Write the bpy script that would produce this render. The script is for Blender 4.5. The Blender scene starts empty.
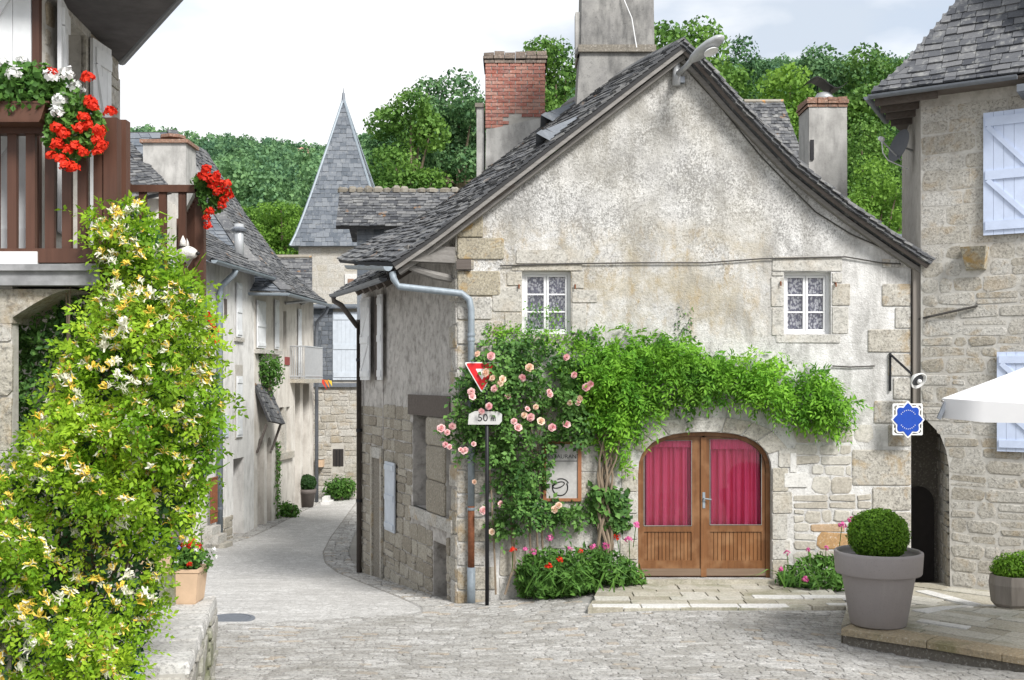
import bpy, math, random
import numpy as np
from mathutils import Vector, Matrix, noise
from mathutils.geometry import tessellate_polygon

SC = bpy.context.scene
COL = SC.collection
RAD = math.radians

# ------------------------------------------------------------------ camera, sky, sun, exposure
FPX, EYE, HZ = 1100.0, 3.4, 380.0          # focal length in pixels, eye height, horizon row
cam = bpy.data.cameras.new('camera'); cam_o = bpy.data.objects.new('camera', cam); COL.objects.link(cam_o)
cam.sensor_width = 36.0; cam.lens = 36.0*FPX/1024.0
cam.shift_y = (HZ-340.0)/1024.0
cam.clip_start = 0.1; cam.clip_end = 2000
cam_o.location = (0, 0, EYE); cam_o.rotation_euler = (RAD(90), 0, 0)
SC.camera = cam_o

SUN_EL, SUN_AZ = RAD(42), RAD(147)          # azimuth clockwise from +Y: behind the camera, to the right
world = bpy.data.worlds.new('World'); SC.world = world; world.use_nodes = True
wn = world.node_tree; wn.nodes.clear()
w_out = wn.nodes.new('ShaderNodeOutputWorld'); w_bg = wn.nodes.new('ShaderNodeBackground')
w_sky = wn.nodes.new('ShaderNodeTexSky'); w_sky.sky_type = 'NISHITA'; w_sky.sun_disc = False
w_sky.sun_elevation = SUN_EL; w_sky.sun_rotation = SUN_AZ
w_sky.air_density = 1.0; w_sky.dust_density = 2.0
w_tc = wn.nodes.new('ShaderNodeTexCoord'); w_map = wn.nodes.new('ShaderNodeMapping')
w_map.inputs['Scale'].default_value = (1.0, 1.0, 2.6)
w_n = wn.nodes.new('ShaderNodeTexNoise'); w_n.inputs['Scale'].default_value = 2.1; w_n.inputs['Detail'].default_value = 7; w_n.inputs['Roughness'].default_value = .55
w_r = wn.nodes.new('ShaderNodeValToRGB'); w_r.color_ramp.elements[0].position = .34; w_r.color_ramp.elements[1].position = .5
w_r.color_ramp.elements[0].color = (.66, .66, .66, 1); w_r.color_ramp.elements[1].color = (.97, .97, .97, 1)
w_mix = wn.nodes.new('ShaderNodeMix'); w_mix.data_type = 'RGBA'
w_c2 = wn.nodes.new('ShaderNodeTexNoise'); w_c2.inputs['Scale'].default_value = 3.4; w_c2.inputs['Detail'].default_value = 6; w_c2.inputs['Roughness'].default_value = .5
w_cr = wn.nodes.new('ShaderNodeValToRGB'); w_cr.color_ramp.elements[0].position = .40; w_cr.color_ramp.elements[1].position = .56
w_cr.color_ramp.elements[0].color = (.355, .395, .45, 1); w_cr.color_ramp.elements[1].color = (.60, .605, .61, 1)   # grey-blue hollows, white tops
w_ml = wn.nodes.new('ShaderNodeMix'); w_ml.data_type = 'RGBA'; w_ml.blend_type = 'MULTIPLY'; w_ml.inputs['Factor'].default_value = 1; w_ml.inputs['B'].default_value = (8.6, 8.6, 8.6, 1)   # cloud brightness in the units of the sky node
wn.links.new(w_map.outputs[0], w_c2.inputs['Vector']); wn.links.new(w_c2.outputs['Fac'], w_cr.inputs['Fac']); wn.links.new(w_cr.outputs['Color'], w_ml.inputs['A']); wn.links.new(w_ml.outputs['Result'], w_mix.inputs['B'])
wn.links.new(w_tc.outputs['Generated'], w_map.inputs['Vector']); wn.links.new(w_map.outputs[0], w_n.inputs['Vector'])
wn.links.new(w_n.outputs['Fac'], w_r.inputs['Fac']); wn.links.new(w_r.outputs['Color'], w_mix.inputs['Factor'])
wn.links.new(w_sky.outputs[0], w_mix.inputs['A']); wn.links.new(w_mix.outputs['Result'], w_bg.inputs['Color'])
w_bg.inputs['Strength'].default_value = 0.1
wn.links.new(w_bg.outputs[0], w_out.inputs[0])

sun = bpy.data.lights.new('sun', 'SUN'); sun.energy = 2.3; sun.angle = RAD(16); sun.color = (1, .98, .945)
sun_o = bpy.data.objects.new('sun', sun); COL.objects.link(sun_o); sun_o.location = (20, -20, 40)
sd = Vector((math.sin(SUN_AZ)*math.cos(SUN_EL), math.cos(SUN_AZ)*math.cos(SUN_EL), math.sin(SUN_EL)))
sun_o.rotation_euler = (-sd).to_track_quat('-Z', 'Y').to_euler()

SC.view_settings.view_transform = 'Standard'; SC.view_settings.look = 'None'
SC.view_settings.gamma = 1; SC.view_settings.exposure = 1.2
SC.render.engine = 'CYCLES'

# ------------------------------------------------------------------ helpers: points and planes
UP = Vector((0, 0, 1))
def P(px, py, d):
    return Vector(((px-512)*d/FPX, d, EYE-(py-HZ)*d/FPX))

class Plane:
    """vertical wall plane: u along the wall, v = world height, n = outwards"""
    def __init__(s, O, U, toward=(0, 0)):
        s.O = Vector((O[0], O[1], 0)); s.U = Vector((U[0], U[1], 0)).normalized()
        n = Vector((s.U.y, -s.U.x, 0))
        if n.dot(Vector((toward[0], toward[1], 0))-s.O) < 0: n = -n
        s.N = n
    def pt(s, u, v, n=0.0): return s.O + s.U*u + UP*v + s.N*n
    def uv(s, px, py):
        D = Vector(((px-512)/FPX, 1, -(py-HZ)/FPX)); C = Vector((0, 0, EYE))
        t = (s.O-C).dot(s.N)/D.dot(s.N); p = C+D*t
        return (p-s.O).dot(s.U), p.z
    def rect(s, x0, y0, x1, y1):
        """pixel box -> (u0,u1,v0,v1) on this wall, heights taken at the middle"""
        u0 = s.uv(x0, 300)[0]; u1 = s.uv(x1, 300)[0]; xm = (x0+x1)/2
        return min(u0, u1), max(u0, u1), s.uv(xm, y1)[1], s.uv(xm, y0)[1]

def smooth(a, b, x):
    t = min(1, max(0, (x-a)/(b-a))); return t*t*(3-2*t)
def lerp(a, b, t): return a+(b-a)*t
def interp(pts, x):
    if x <= pts[0][0]: return pts[0][1]
    for (a, b), (c, d) in zip(pts, pts[1:]):
        if x <= c: return b+(d-b)*(x-a)/(c-a)
    return pts[-1][1]

# ------------------------------------------------------------------ helpers: meshes and objects
WL = {}
def _place(o, loc, parent):
    if parent is not None:
        o.parent = parent; o.location = Vector(loc)-WL[parent.name]
    else: o.location = loc
    COL.objects.link(o); WL[o.name] = Vector(loc)
    return o
def thing(name, label, cat, loc, group=None):
    o = bpy.data.objects.new(name, None); o.empty_display_size = .2
    o['label'] = label; o['category'] = cat
    if group: o['group'] = group
    return _place(o, Vector(loc), None)
def tag(o, label=None, cat=None, group=None, kind=None):
    if label: o['label'] = label
    if cat: o['category'] = cat
    if group: o['group'] = group
    if kind: o['kind'] = kind
    return o

class MB:
    def __init__(s): s.V = []; s.F = []
    def add(s, V, F):
        b = len(s.V); s.V.extend(Vector(v) for v in V); s.F.extend(tuple(i+b for i in f) for f in F); return s
    def build(s, name, mat, parent=None, smooth_=False):
        V = np.array([tuple(v) for v in s.V], dtype=float)
        c = (V.min(0)+V.max(0))/2
        me = bpy.data.meshes.new(name); me.from_pydata((V-c).tolist(), [], s.F); me.materials.append(mat)
        if smooth_: me.polygons.foreach_set('use_smooth', [True]*len(me.polygons))
        me.update()
        return _place(bpy.data.objects.new(name, me), Vector(c), parent)
    # shapes
    def hexa(s, c8):            # c8: bottom ring 0-3, top ring 4-7
        return s.add(c8, [(3, 2, 1, 0), (4, 5, 6, 7), (0, 1, 5, 4), (1, 2, 6, 5), (2, 3, 7, 6), (3, 0, 4, 7)])
    def box(s, c, ex, ey, ez, hx, hy, hz):
        c = Vector(c); X = Vector(ex)*hx; Y = Vector(ey)*hy; Z = Vector(ez)*hz
        return s.hexa([c-X-Y-Z, c+X-Y-Z, c+X+Y-Z, c-X+Y-Z, c-X-Y+Z, c+X-Y+Z, c+X+Y+Z, c-X+Y+Z])
    def abox(s, x0, x1, y0, y1, z0, z1):
        return s.box(((x0+x1)/2, (y0+y1)/2, (z0+z1)/2), (1, 0, 0), (0, 1, 0), UP, (x1-x0)/2, (y1-y0)/2, (z1-z0)/2)
    def wbox(s, pl, u0, u1, v0, v1, n0, n1):
        return s.hexa([pl.pt(u0, v0, n0), pl.pt(u1, v0, n0), pl.pt(u1, v0, n1), pl.pt(u0, v0, n1),
                       pl.pt(u0, v1, n0), pl.pt(u1, v1, n0), pl.pt(u1, v1, n1), pl.pt(u0, v1, n1)])
    def slab(s, pl, outer, holes, n0, n1):
        loops = [outer]+list(holes); flat = [p for l in loops for p in l]
        tris = tessellate_polygon([[Vector((p[0], p[1], 0)) for p in l] for l in loops])
        k = len(flat)
        V = [pl.pt(u, v, n1) for u, v in flat]+[pl.pt(u, v, n0) for u, v in flat]
        Fs = [tuple(t) for t in tris]+[tuple(i+k for i in reversed(t)) for t in tris]
        b = 0
        for l in loops:
            m = len(l)
            for i in range(m):
                j = (i+1) % m; Fs.append((b+i, b+j, b+j+k, b+i+k))
            b += m
        return s.add(V, Fs)
    def prism(s, pts, off):     # polygon of 3D points extruded by off
        off = Vector(off); k = len(pts); pts = [Vector(p) for p in pts]
        V = pts+[p+off for p in pts]
        Fs = [tuple(range(k)), tuple(reversed(range(k, 2*k)))]+[(i, (i+1) % k, (i+1) % k+k, i+k) for i in range(k)]
        return s.add(V, Fs)
    def tube(s, path, r, n=8, cap=True):
        path = [Vector(p) for p in path]; m = len(path)
        rs = r if isinstance(r, (list, tuple)) else [r]*m
        V = []; Fs = []; ref = None
        for i, p in enumerate(path):
            t = (path[min(i+1, m-1)]-path[max(i-1, 0)])
            t = t.normalized() if t.length > 1e-9 else UP
            if ref is None:
                ref = UP.cross(t)
                if ref.length < .1: ref = Vector((1, 0, 0)).cross(t)
            a = (ref-t*ref.dot(t)).normalized(); b = t.cross(a); ref = a
            for k in range(n):
                an = 2*math.pi*k/n; V.append(p+(a*math.cos(an)+b*math.sin(an))*rs[i])
        for i in range(m-1):
            for k in range(n):
                k2 = (k+1) % n; Fs.append((i*n+k, i*n+k2, (i+1)*n+k2, (i+1)*n+k))
        if cap: Fs.append(tuple(reversed(range(n)))); Fs.append(tuple(range((m-1)*n, m*n)))
        return s.add(V, Fs)
    def lathe(s, c, prof, n=24, ax=None, caps=True):
        c = Vector(c); V = []; Fs = []
        W = Vector(ax).normalized() if ax else UP
        A = W.orthogonal().normalized() if ax else Vector((1, 0, 0)); B = W.cross(A)
        for r, z in prof:
            for k in range(n):
                a = 2*math.pi*k/n; V.append(c+(A*math.cos(a)+B*math.sin(a))*r+W*z)
        m = len(prof)
        for i in range(m-1):
            for k in range(n):
                k2 = (k+1) % n; Fs.append((i*n+k, i*n+k2, (i+1)*n+k2, (i+1)*n+k))
        if caps:
            Fs.append(tuple(reversed(range(n)))); Fs.append(tuple(range((m-1)*n, m*n)))
        return s.add(V, Fs)

def stone(c4, nrm, h, rng, back=.02, cut=.14, jit=.05, inset=.1):
    """one irregular dressed or rubble stone: c4 corner points in order, nrm outwards, h how far it stands proud"""
    c4 = [Vector(c) for c in c4]; nrm = Vector(nrm)
    e = [(c4[(i+1) % 4]-c4[i]) for i in range(4)]; mn = min(x.length for x in e)
    ring = []
    for i in range(4):
        prv = -e[i-1].normalized(); nxt = e[i].normalized()
        k1 = mn*cut*rng.uniform(.5, 1.5); k2 = mn*cut*rng.uniform(.5, 1.5)
        j = lambda: (nxt*rng.uniform(-1, 1)+prv*rng.uniform(-1, 1))*mn*jit
        ring += [c4[i]+prv*k1+j(), c4[i]+nxt*k2+j()]
    cen = sum(ring, Vector())/8
    ins = mn*inset
    tilt = Vector((rng.uniform(-1, 1), rng.uniform(-1, 1), rng.uniform(-1, 1)))*.12*h/max(mn, .05)
    V = [p-nrm*back for p in ring]+[p+nrm*h*.55 for p in ring]
    for p in ring:
        d = (cen-p); V.append(p+d.normalized()*min(ins, d.length*.4)+nrm*(h*rng.uniform(.9, 1.08)+d.dot(tilt)))
    V.append(cen+nrm*h*rng.uniform(1.0, 1.12))
    Fs = []
    for i in range(8):
        j = (i+1) % 8
        Fs += [(i, j, j+8, i+8), (i+8, j+8, j+16, i+16), (i+16, j+16, 24)]
    return V, Fs

CAMV = Vector((0, 0, EYE))
def pieces(parent, plist, name, mat, limit=300, rest='stuff', key=None):
    """the pieces that show largest become single parts, the rest one joined part"""
    def size(p):
        c = sum((Vector(v) for v in p[0]), Vector())/len(p[0]); return (c-CAMV).length
    L = sorted(plist, key=key or size)
    for V, Fs in L[:limit]:
        m = MB(); m.add(V, Fs); m.build(name, mat, parent)
    if len(L) > limit:
        m = MB()
        for V, Fs in L[limit:]: m.add(V, Fs)
        o = m.build(rest, mat, parent); o['kind'] = 'stuff'
    return len(L)

def wall_stones(pl, bounds, v0, v1, hrange, wrange, rng, excl=(), h=(.012, .03), gap=.012, **kw):
    """coursed stones on a wall plane. bounds(v) -> (umin, umax); excl: rectangles (u0,u1,v0,v1)"""
    out = []; v = v0
    while v < v1-.03:
        hh = min(rng.uniform(*hrange), v1-v)
        if v1-(v+hh) < hrange[0]*.5: hh = v1-v
        a, b = bounds(v+hh/2); iv = [(a, b)]
        for e in excl:
            if e[2] < v+hh-.01 and e[3] > v+.01:
                nv = []
                for p, q in iv:
                    if e[1] <= p or e[0] >= q: nv.append((p, q)); continue
                    if e[0] > p: nv.append((p, e[0]))
                    if e[1] < q: nv.append((e[1], q))
                iv = nv
        for p, q in iv:
            u = p
            while q-u > .03:
                w = rng.uniform(*wrange)
                if q-(u+w) < wrange[0]*.6: w = q-u
                w = min(w, q-u)
                # now and then two thin stones instead of one
                cells = [(v, v+hh)]
                if hh > hrange[0]*1.35 and rng.random() < .22:
                    m = v+hh*rng.uniform(.4, .6); cells = [(v, m), (m, v+hh)]
                for (a0, a1) in cells:
                    g = gap/2
                    s1, s2, s3, s4 = (rng.uniform(-1, 1)*gap*.6 for _ in range(4))
                    c4 = [pl.pt(u+g, a0+g+s1), pl.pt(u+w-g, a0+g+s2), pl.pt(u+w-g+s4*.5, a1-g+s3), pl.pt(u+g+s4*.5, a1-g+s4)]
                    out.append(stone(c4, pl.N, rng.uniform(*h), rng, **kw))
                u += w
        v += hh
    return out

# ------------------------------------------------------------------ helpers: foliage
def tri_mesh(name, V, T, mat, parent=None, kind=None, smooth_=False, mats=None, mi=None):
    V = np.asarray(V, dtype=np.float64); T = np.asarray(T, dtype=np.int32)
    c = (V.min(0)+V.max(0))/2
    me = bpy.data.meshes.new(name)
    me.vertices.add(len(V)); me.vertices.foreach_set('co', (V-c).astype(np.float32).ravel())
    me.loops.add(T.size); me.loops.foreach_set('vertex_index', T.ravel())
    me.polygons.add(len(T)); me.polygons.foreach_set('loop_start', np.arange(0, T.size, 3, dtype=np.int32))
    me.materials.append(mat)
    if mats:
        for m in mats: me.materials.append(m)
        me.polygons.foreach_set('material_index', np.asarray(mi, dtype=np.int32))
    me.update(calc_edges=True); me.validate()
    o = _place(bpy.data.objects.new(name, me), Vector(c), parent)
    if kind: o['kind'] = kind
    return o
def unit(a): return a/np.maximum(np.linalg.norm(a, axis=1, keepdims=True), 1e-9)
def leaves(pts, nrm, size, rs, aspect=.55, spread=.7, fold=.12, down=0.0):
    """folded leaf blades, two triangles each"""
    n = len(pts); size = np.broadcast_to(np.asarray(size, float), (n,))[:, None]*rs.uniform(.65, 1.3, (n, 1))
    nn = unit(nrm+spread*rs.normal(size=(n, 3)))
    t = rs.normal(size=(n, 3)); t[:, 2] -= down
    t = unit(t-nn*np.sum(t*nn, 1, keepdims=True)); b = np.cross(nn, t)
    V = np.stack([pts-t*size*.5, pts+b*size*aspect*.5+nn*size*fold-t*size*.05, pts+t*size*.5-nn*size*fold*.5, pts-b*size*aspect*.5+nn*size*fold-t*size*.05], 1).reshape(-1, 3)
    i = np.arange(n)[:, None]*4
    T = np.concatenate([i+np.array([[0, 1, 2]]), i+np.array([[0, 2, 3]])], 1).reshape(-1, 3)
    return V, T
def sprigs(pts, nrm, length, rs, n=7, leaf=.05, aspect=.42, droop=.5, out=.6, sag=.25):
    """short shoots carrying leaflets on both sides and one at the tip"""
    N = len(pts); L = length*rs.uniform(.6, 1.35, (N, 1)); d = unit(nrm*out+rs.normal(0, .65, (N, 3))+np.array([0, 0, -droop]))
    s = unit(np.cross(d, nrm+rs.normal(0, .35, (N, 3)))); nn = np.cross(s, d); nn *= np.where(np.sum(nn*nrm, 1, keepdims=True) < 0, -1, 1)
    VV = []
    for k in range(n):
        f = (k+1)/n; p = pts+d*L*f-np.array([0, 0, 1])*L*sag*f*f
        sg = 0 if k == n-1 else (1 if k % 2 else -1)
        t = unit(s*sg*1.0+d*(.65 if sg else 1.0)+rs.normal(0, .22, (N, 3))+np.array([0, 0, -.18])); b = np.cross(nn+rs.normal(0, .25, (N, 3)), t); b = unit(b)
        lz = leaf*rs.uniform(.5, 1.4, (N, 1))*(1-.25*abs(f-.5)); nz = np.cross(t, b)
        VV.append(np.stack([p, p+t*lz*.45+b*lz*aspect*.5+nz*lz*.08, p+t*lz-nn*lz*.1, p+t*lz*.45-b*lz*aspect*.5+nz*lz*.08], 1))
    V = np.concatenate(VV, 0).reshape(-1, 3); i = np.arange(len(V)//4)[:, None]*4
    return V, np.concatenate([i+np.array([[0, 1, 2]]), i+np.array([[0, 2, 3]])], 1).reshape(-1, 3)
def lobes_sample(lobes, n, rs, inner=.72):
    """points through the outer volume of overlapping ellipsoids, with normals; buried points dropped"""
    vol = np.array([l[3]*l[4]+l[4]*l[5]+l[3]*l[5] for l in lobes]); k = rs.choice(len(lobes), n, p=vol/vol.sum())
    L = np.array(lobes)[k]
    d = unit(rs.normal(size=(n, 3))); r = rs.uniform(inner, 1.03, (n, 1))
    p = L[:, :3]+d*L[:, 3:6]*r
    keep = np.ones(n, bool)
    for l in lobes:
        q = np.sum(((p-np.array(l[:3]))/np.array(l[3:6]))**2, 1); keep &= q > inner**2*.8
    return p[keep], unit(d/L[:, 3:6])[keep]
def in_poly(x, y, poly):
    c = np.zeros(len(x), bool); m = len(poly)
    for i in range(m):
        x1, y1 = poly[i]; x2, y2 = poly[(i+1) % m]
        hit = ((y1 > y) != (y2 > y)) & (x < (x2-x1)*(y-y1)/(y2-y1+1e-12)+x1); c ^= hit
    return c
def edge_dist(x, y, poly):
    d = np.full(len(x), 1e9); m = len(poly)
    for i in range(m):
        ax, ay = poly[i]; bx, by = poly[(i+1) % m]; ex, ey = bx-ax, by-ay
        t = np.clip(((x-ax)*ex+(y-ay)*ey)/(ex*ex+ey*ey), 0, 1)
        d = np.minimum(d, np.hypot(x-ax-t*ex, y-ay-t*ey))
    return d
def lump(x, z, f, seed=0):
    return np.array([noise.noise((a*f+seed, b*f-seed, seed*.7)) for a, b in zip(x, z)])
def shrub_sheet(poly, d, thick, n, rs, edge=25, lumps=2.2, both=False, seed=3, fuzz=6, bias=.45, gaps=0.0):
    """points in a hanging or wall-grown mass whose outline is poly (pixels taken at distance d), its depth in metres"""
    xs = [p[0] for p in poly]; ys = [p[1] for p in poly]
    x = rs.uniform(min(xs), max(xs), n*3); y = rs.uniform(min(ys), max(ys), n*3)
    k = in_poly(x, y, poly); x = x[k][:n]; y = y[k][:n]
    e = np.clip(edge_dist(x, y, poly)/edge, 0.03, 1)**.5
    X = (x-512)*d/FPX; Z = EYE-(y-HZ)*d/FPX
    L = lump(X, Z, lumps, seed); L2 = lump(X, Z, lumps*2.7, seed+9)
    t = thick*e*np.clip(.68+.8*L+.45*L2, .1, 1.35)
    if gaps:
        k = rs.random(len(x)) > gaps*np.clip(-(L+.8*L2)*4-.1, 0, 1)*np.clip(e*1.6-.3, .35, 1); X, Z, x, y, L, L2, t, e = [q[k] for q in (X, Z, x, y, L, L2, t, e)]
    r = rs.uniform(0, 1, len(x))**bias
    Y = d-t*r
    sgn = np.ones(len(x))
    if both:
        sgn = np.where(rs.random(len(x)) < .72, 1, -1); Y = d-sgn*t*r
    X = X+rs.normal(0, fuzz*.2, len(x))*d/FPX; Z = Z+rs.normal(0, fuzz*.2, len(x))*d/FPX
    nr = np.stack([rs.normal(0, .35, len(x))+.6*(L2-.1), -.75*sgn, .55+.5*L], 1)
    return np.stack([X, Y, Z], 1), unit(nr)

# ------------------------------------------------------------------ helpers: materials
class NT:
    def __init__(s, name):
        s.m = bpy.data.materials.new(name); s.m.use_nodes = True; s.t = s.m.node_tree; s.t.nodes.clear()
        s.out = s.t.nodes.new('ShaderNodeOutputMaterial')
    def n(s, typ): return s.t.nodes.new(typ)
    def L(s, a, b): s.t.links.new(a, b)
    def set(s, sock, v):
        if hasattr(v, 'is_output'): s.L(v, sock)
        elif v is not None:
            if sock.type == 'RGBA' and len(v) == 3: v = (*v, 1)
            sock.default_value = v
    def pos(s): return s.n('ShaderNodeNewGeometry').outputs['Position']
    def mapped(s, sc=(1, 1, 1), rot=(0, 0, 0)):
        m = s.n('ShaderNodeMapping'); m.inputs['Scale'].default_value = sc; m.inputs['Rotation'].default_value = rot; s.L(s.pos(), m.inputs['Vector']); return m.outputs[0]
    def noise(s, scale, detail=4, rough=.55, vec=None, dist=0.0):
        k = s.n('ShaderNodeTexNoise'); s.L(vec or s.pos(), k.inputs['Vector'])
        k.inputs['Scale'].default_value = scale; k.inputs['Detail'].default_value = detail; k.inputs['Roughness'].default_value = rough; k.inputs['Distortion'].default_value = dist
        return k.outputs['Fac']
    def voro(s, scale, vec=None, feature='F1', out='Distance'):
        k = s.n('ShaderNodeTexVoronoi'); k.feature = feature; s.L(vec or s.pos(), k.inputs['Vector']); k.inputs['Scale'].default_value = scale; return k.outputs[out]
    def ramp(s, fac, stops):
        k = s.n('ShaderNodeValToRGB'); cr = k.color_ramp
        while len(cr.elements) < len(stops): cr.elements.new(.5)
        for e, (p, c) in zip(cr.elements, stops):
            e.position = p; e.color = (c, c, c, 1) if isinstance(c, (int, float)) else (*c, 1)
        s.L(fac, k.inputs['Fac']); return k.outputs['Color']
    def mix(s, fac, a, b, blend='MIX'):
        k = s.n('ShaderNodeMix'); k.data_type = 'RGBA'; k.blend_type = blend
        s.set(k.inputs['Factor'], fac); s.set(k.inputs['A'], a); s.set(k.inputs['B'], b); return k.outputs['Result']
    def math(s, op, a, b=None, c=None):
        k = s.n('ShaderNodeMath'); k.operation = op
        s.set(k.inputs[0], a)
        if b is not None: s.set(k.inputs[1], b)
        if c is not None: s.set(k.inputs[2], c)
        return k.outputs[0]
    def rnd(s, mul=1.0):
        g = s.n('ShaderNodeNewGeometry').outputs['Random Per Island']; o = s.n('ShaderNodeObjectInfo').outputs['Random']
        return s.math('FRACT', s.math('ADD', s.math('MULTIPLY', g, mul*7.13), s.math('MULTIPLY', o, mul*3.71)))
    def xyz(s):
        k = s.n('ShaderNodeSeparateXYZ'); s.L(s.pos(), k.inputs[0]); return k.outputs
    def smst(s, v, a, b):
        k = s.n('ShaderNodeMapRange'); k.interpolation_type = 'SMOOTHSTEP'; s.L(v, k.inputs['Value'])
        k.inputs['From Min'].default_value = a; k.inputs['From Max'].default_value = b; return k.outputs['Result']
    def bump(s, h, strength=.4, dist=.01):
        k = s.n('ShaderNodeBump'); k.inputs['Strength'].default_value = strength; k.inputs['Distance'].default_value = dist; s.L(h, k.inputs['Height']); return k.outputs[0]
    def fin(s, color, rough=.85, normal=None, metal=0.0, spec=.3, trans=None, coat=None):
        b = s.n('ShaderNodeBsdfPrincipled'); s.set(b.inputs['Base Color'], color); s.set(b.inputs['Roughness'], rough)
        s.set(b.inputs['Metallic'], metal); s.set(b.inputs['Specular IOR Level'], spec)
        if normal is not None: s.L(normal, b.inputs['Normal'])
        if coat: b.inputs['Coat Weight'].default_value = coat; b.inputs['Coat Roughness'].default_value = .2
        if trans:
            t = s.n('ShaderNodeBsdfTranslucent'); s.set(t.inputs['Color'], color if trans is True else trans[1])
            mx = s.n('ShaderNodeMixShader'); mx.inputs[0].default_value = .35 if trans is True else trans[0]
            s.L(b.outputs[0], mx.inputs[1]); s.L(t.outputs[0], mx.inputs[2]); s.L(mx.outputs[0], s.out.inputs[0])
        else: s.L(b.outputs[0], s.out.inputs[0])
        return s.m

def m_stone(name, stops, stain=(.20, .18, .14), stain_amt=.55, speck=.4, rough=.9, ochre=0.0, moss=0.0, bump=.5, dirt=0.0):
    k = NT(name); base = k.ramp(k.rnd(), stops)
    n1 = k.noise(6.5, 7, .7); n2 = k.noise(30, 6, .75); n3 = k.noise(1.6, 4, .6)
    c = k.mix(k.ramp(n1, [(.35, .0), (.75, stain_amt)]), base, stain)
    c = k.mix(k.ramp(n2, [(.5, 0), (.62, speck*1.35)]), c, (.11, .105, .10))
    c = k.mix(k.ramp(n2, [(.32, .55), (.45, 0)]), c, (.66, .64, .60))
    if ochre: c = k.mix(k.ramp(k.noise(3.1, 5, .6, dist=.6), [(.52, 0), (.66, ochre)]), c, (.36, .235, .09))
    if moss: c = k.mix(k.ramp(n3, [(.5, 0), (.68, moss)]), c, (.10, .115, .035))
    if dirt: c = k.mix(k.ramp(k.noise(.9, 7, .7, None, .6), [(.44, 0), (.66, dirt)]), c, (.24, .225, .195))
    h = k.math('ADD', k.math('MULTIPLY', n1, .6), n2)
    return k.fin(c, rough, k.bump(h, bump, .02), spec=.2)
def m_leaf(name, stops, trans=.3, rough=.55, vary=0.0):
    k = NT(name); r = k.rnd()
    if vary: r = k.math('MULTIPLY_ADD', r, .45, k.math('MULTIPLY_ADD', k.noise(vary, 2, .5), 1.9, -.72))
    c = k.ramp(r, stops)
    n = k.noise(1.7 if not vary else vary*3.3, 3, .5); c = k.mix(k.ramp(n, [(.4, .0), (.62, .4)]), c, tuple(min(1, x*1.25) for x in stops[-1][1]))
    return k.fin(c, rough, None, spec=.22, trans=(trans, c))
def m_plain(name, col, rough=.6, metal=0.0, var=.12, scale=9, spec=.35, bump=.0, coat=None):
    k = NT(name); n = k.noise(scale, 5, .6)
    c = k.mix(k.ramp(n, [(.3, 0), (.75, 1)]), tuple(x*(1-var) for x in col), tuple(min(1, x*(1+var)) for x in col))
    return k.fin(c, rough, k.bump(n, bump, .01) if bump else None, metal, spec, coat=coat)
def m_slate(name, stops, lichen=.25, orange=.0, rough=.75):
    k = NT(name); base = k.ramp(k.rnd(), stops); n = k.noise(9, 6, .65); n2 = k.noise(42, 4, .7)
    c = k.mix(k.ramp(n, [(.52, 0), (.68, lichen)]), base, (.36, .36, .34))
    c = k.mix(k.ramp(n2, [(.55, 0), (.7, .5)]), c, (.03, .032, .035))
    if orange: c = k.mix(k.ramp(k.noise(2.3, 5, .55), [(.645, 0), (.69, orange)]), c, (.55, .24, .03))
    return k.fin(c, rough, k.bump(n2, .35, .006), spec=.35)
def m_wood(name, a, b, axis=2, rough=.6, ring=26, spec=.35, wear=None):
    k = NT(name); sc = [ring, ring, ring]; sc[axis] = ring*.06
    n = k.noise(1, 6, .6, k.mapped(tuple(sc)), .4); n2 = k.noise(4, 3, .5)
    r = k.math('MULTIPLY', k.rnd(), .35)
    c = k.mix(k.math('MULTIPLY_ADD', n, 1.0, k.math('SUBTRACT', r, .2)), a, b)
    if wear: c = k.mix(k.ramp(n2, [(.5, 0), (.7, .55)]), c, wear)
    return k.fin(c, rough, k.bump(n, .25, .004), spec=spec)

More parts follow.
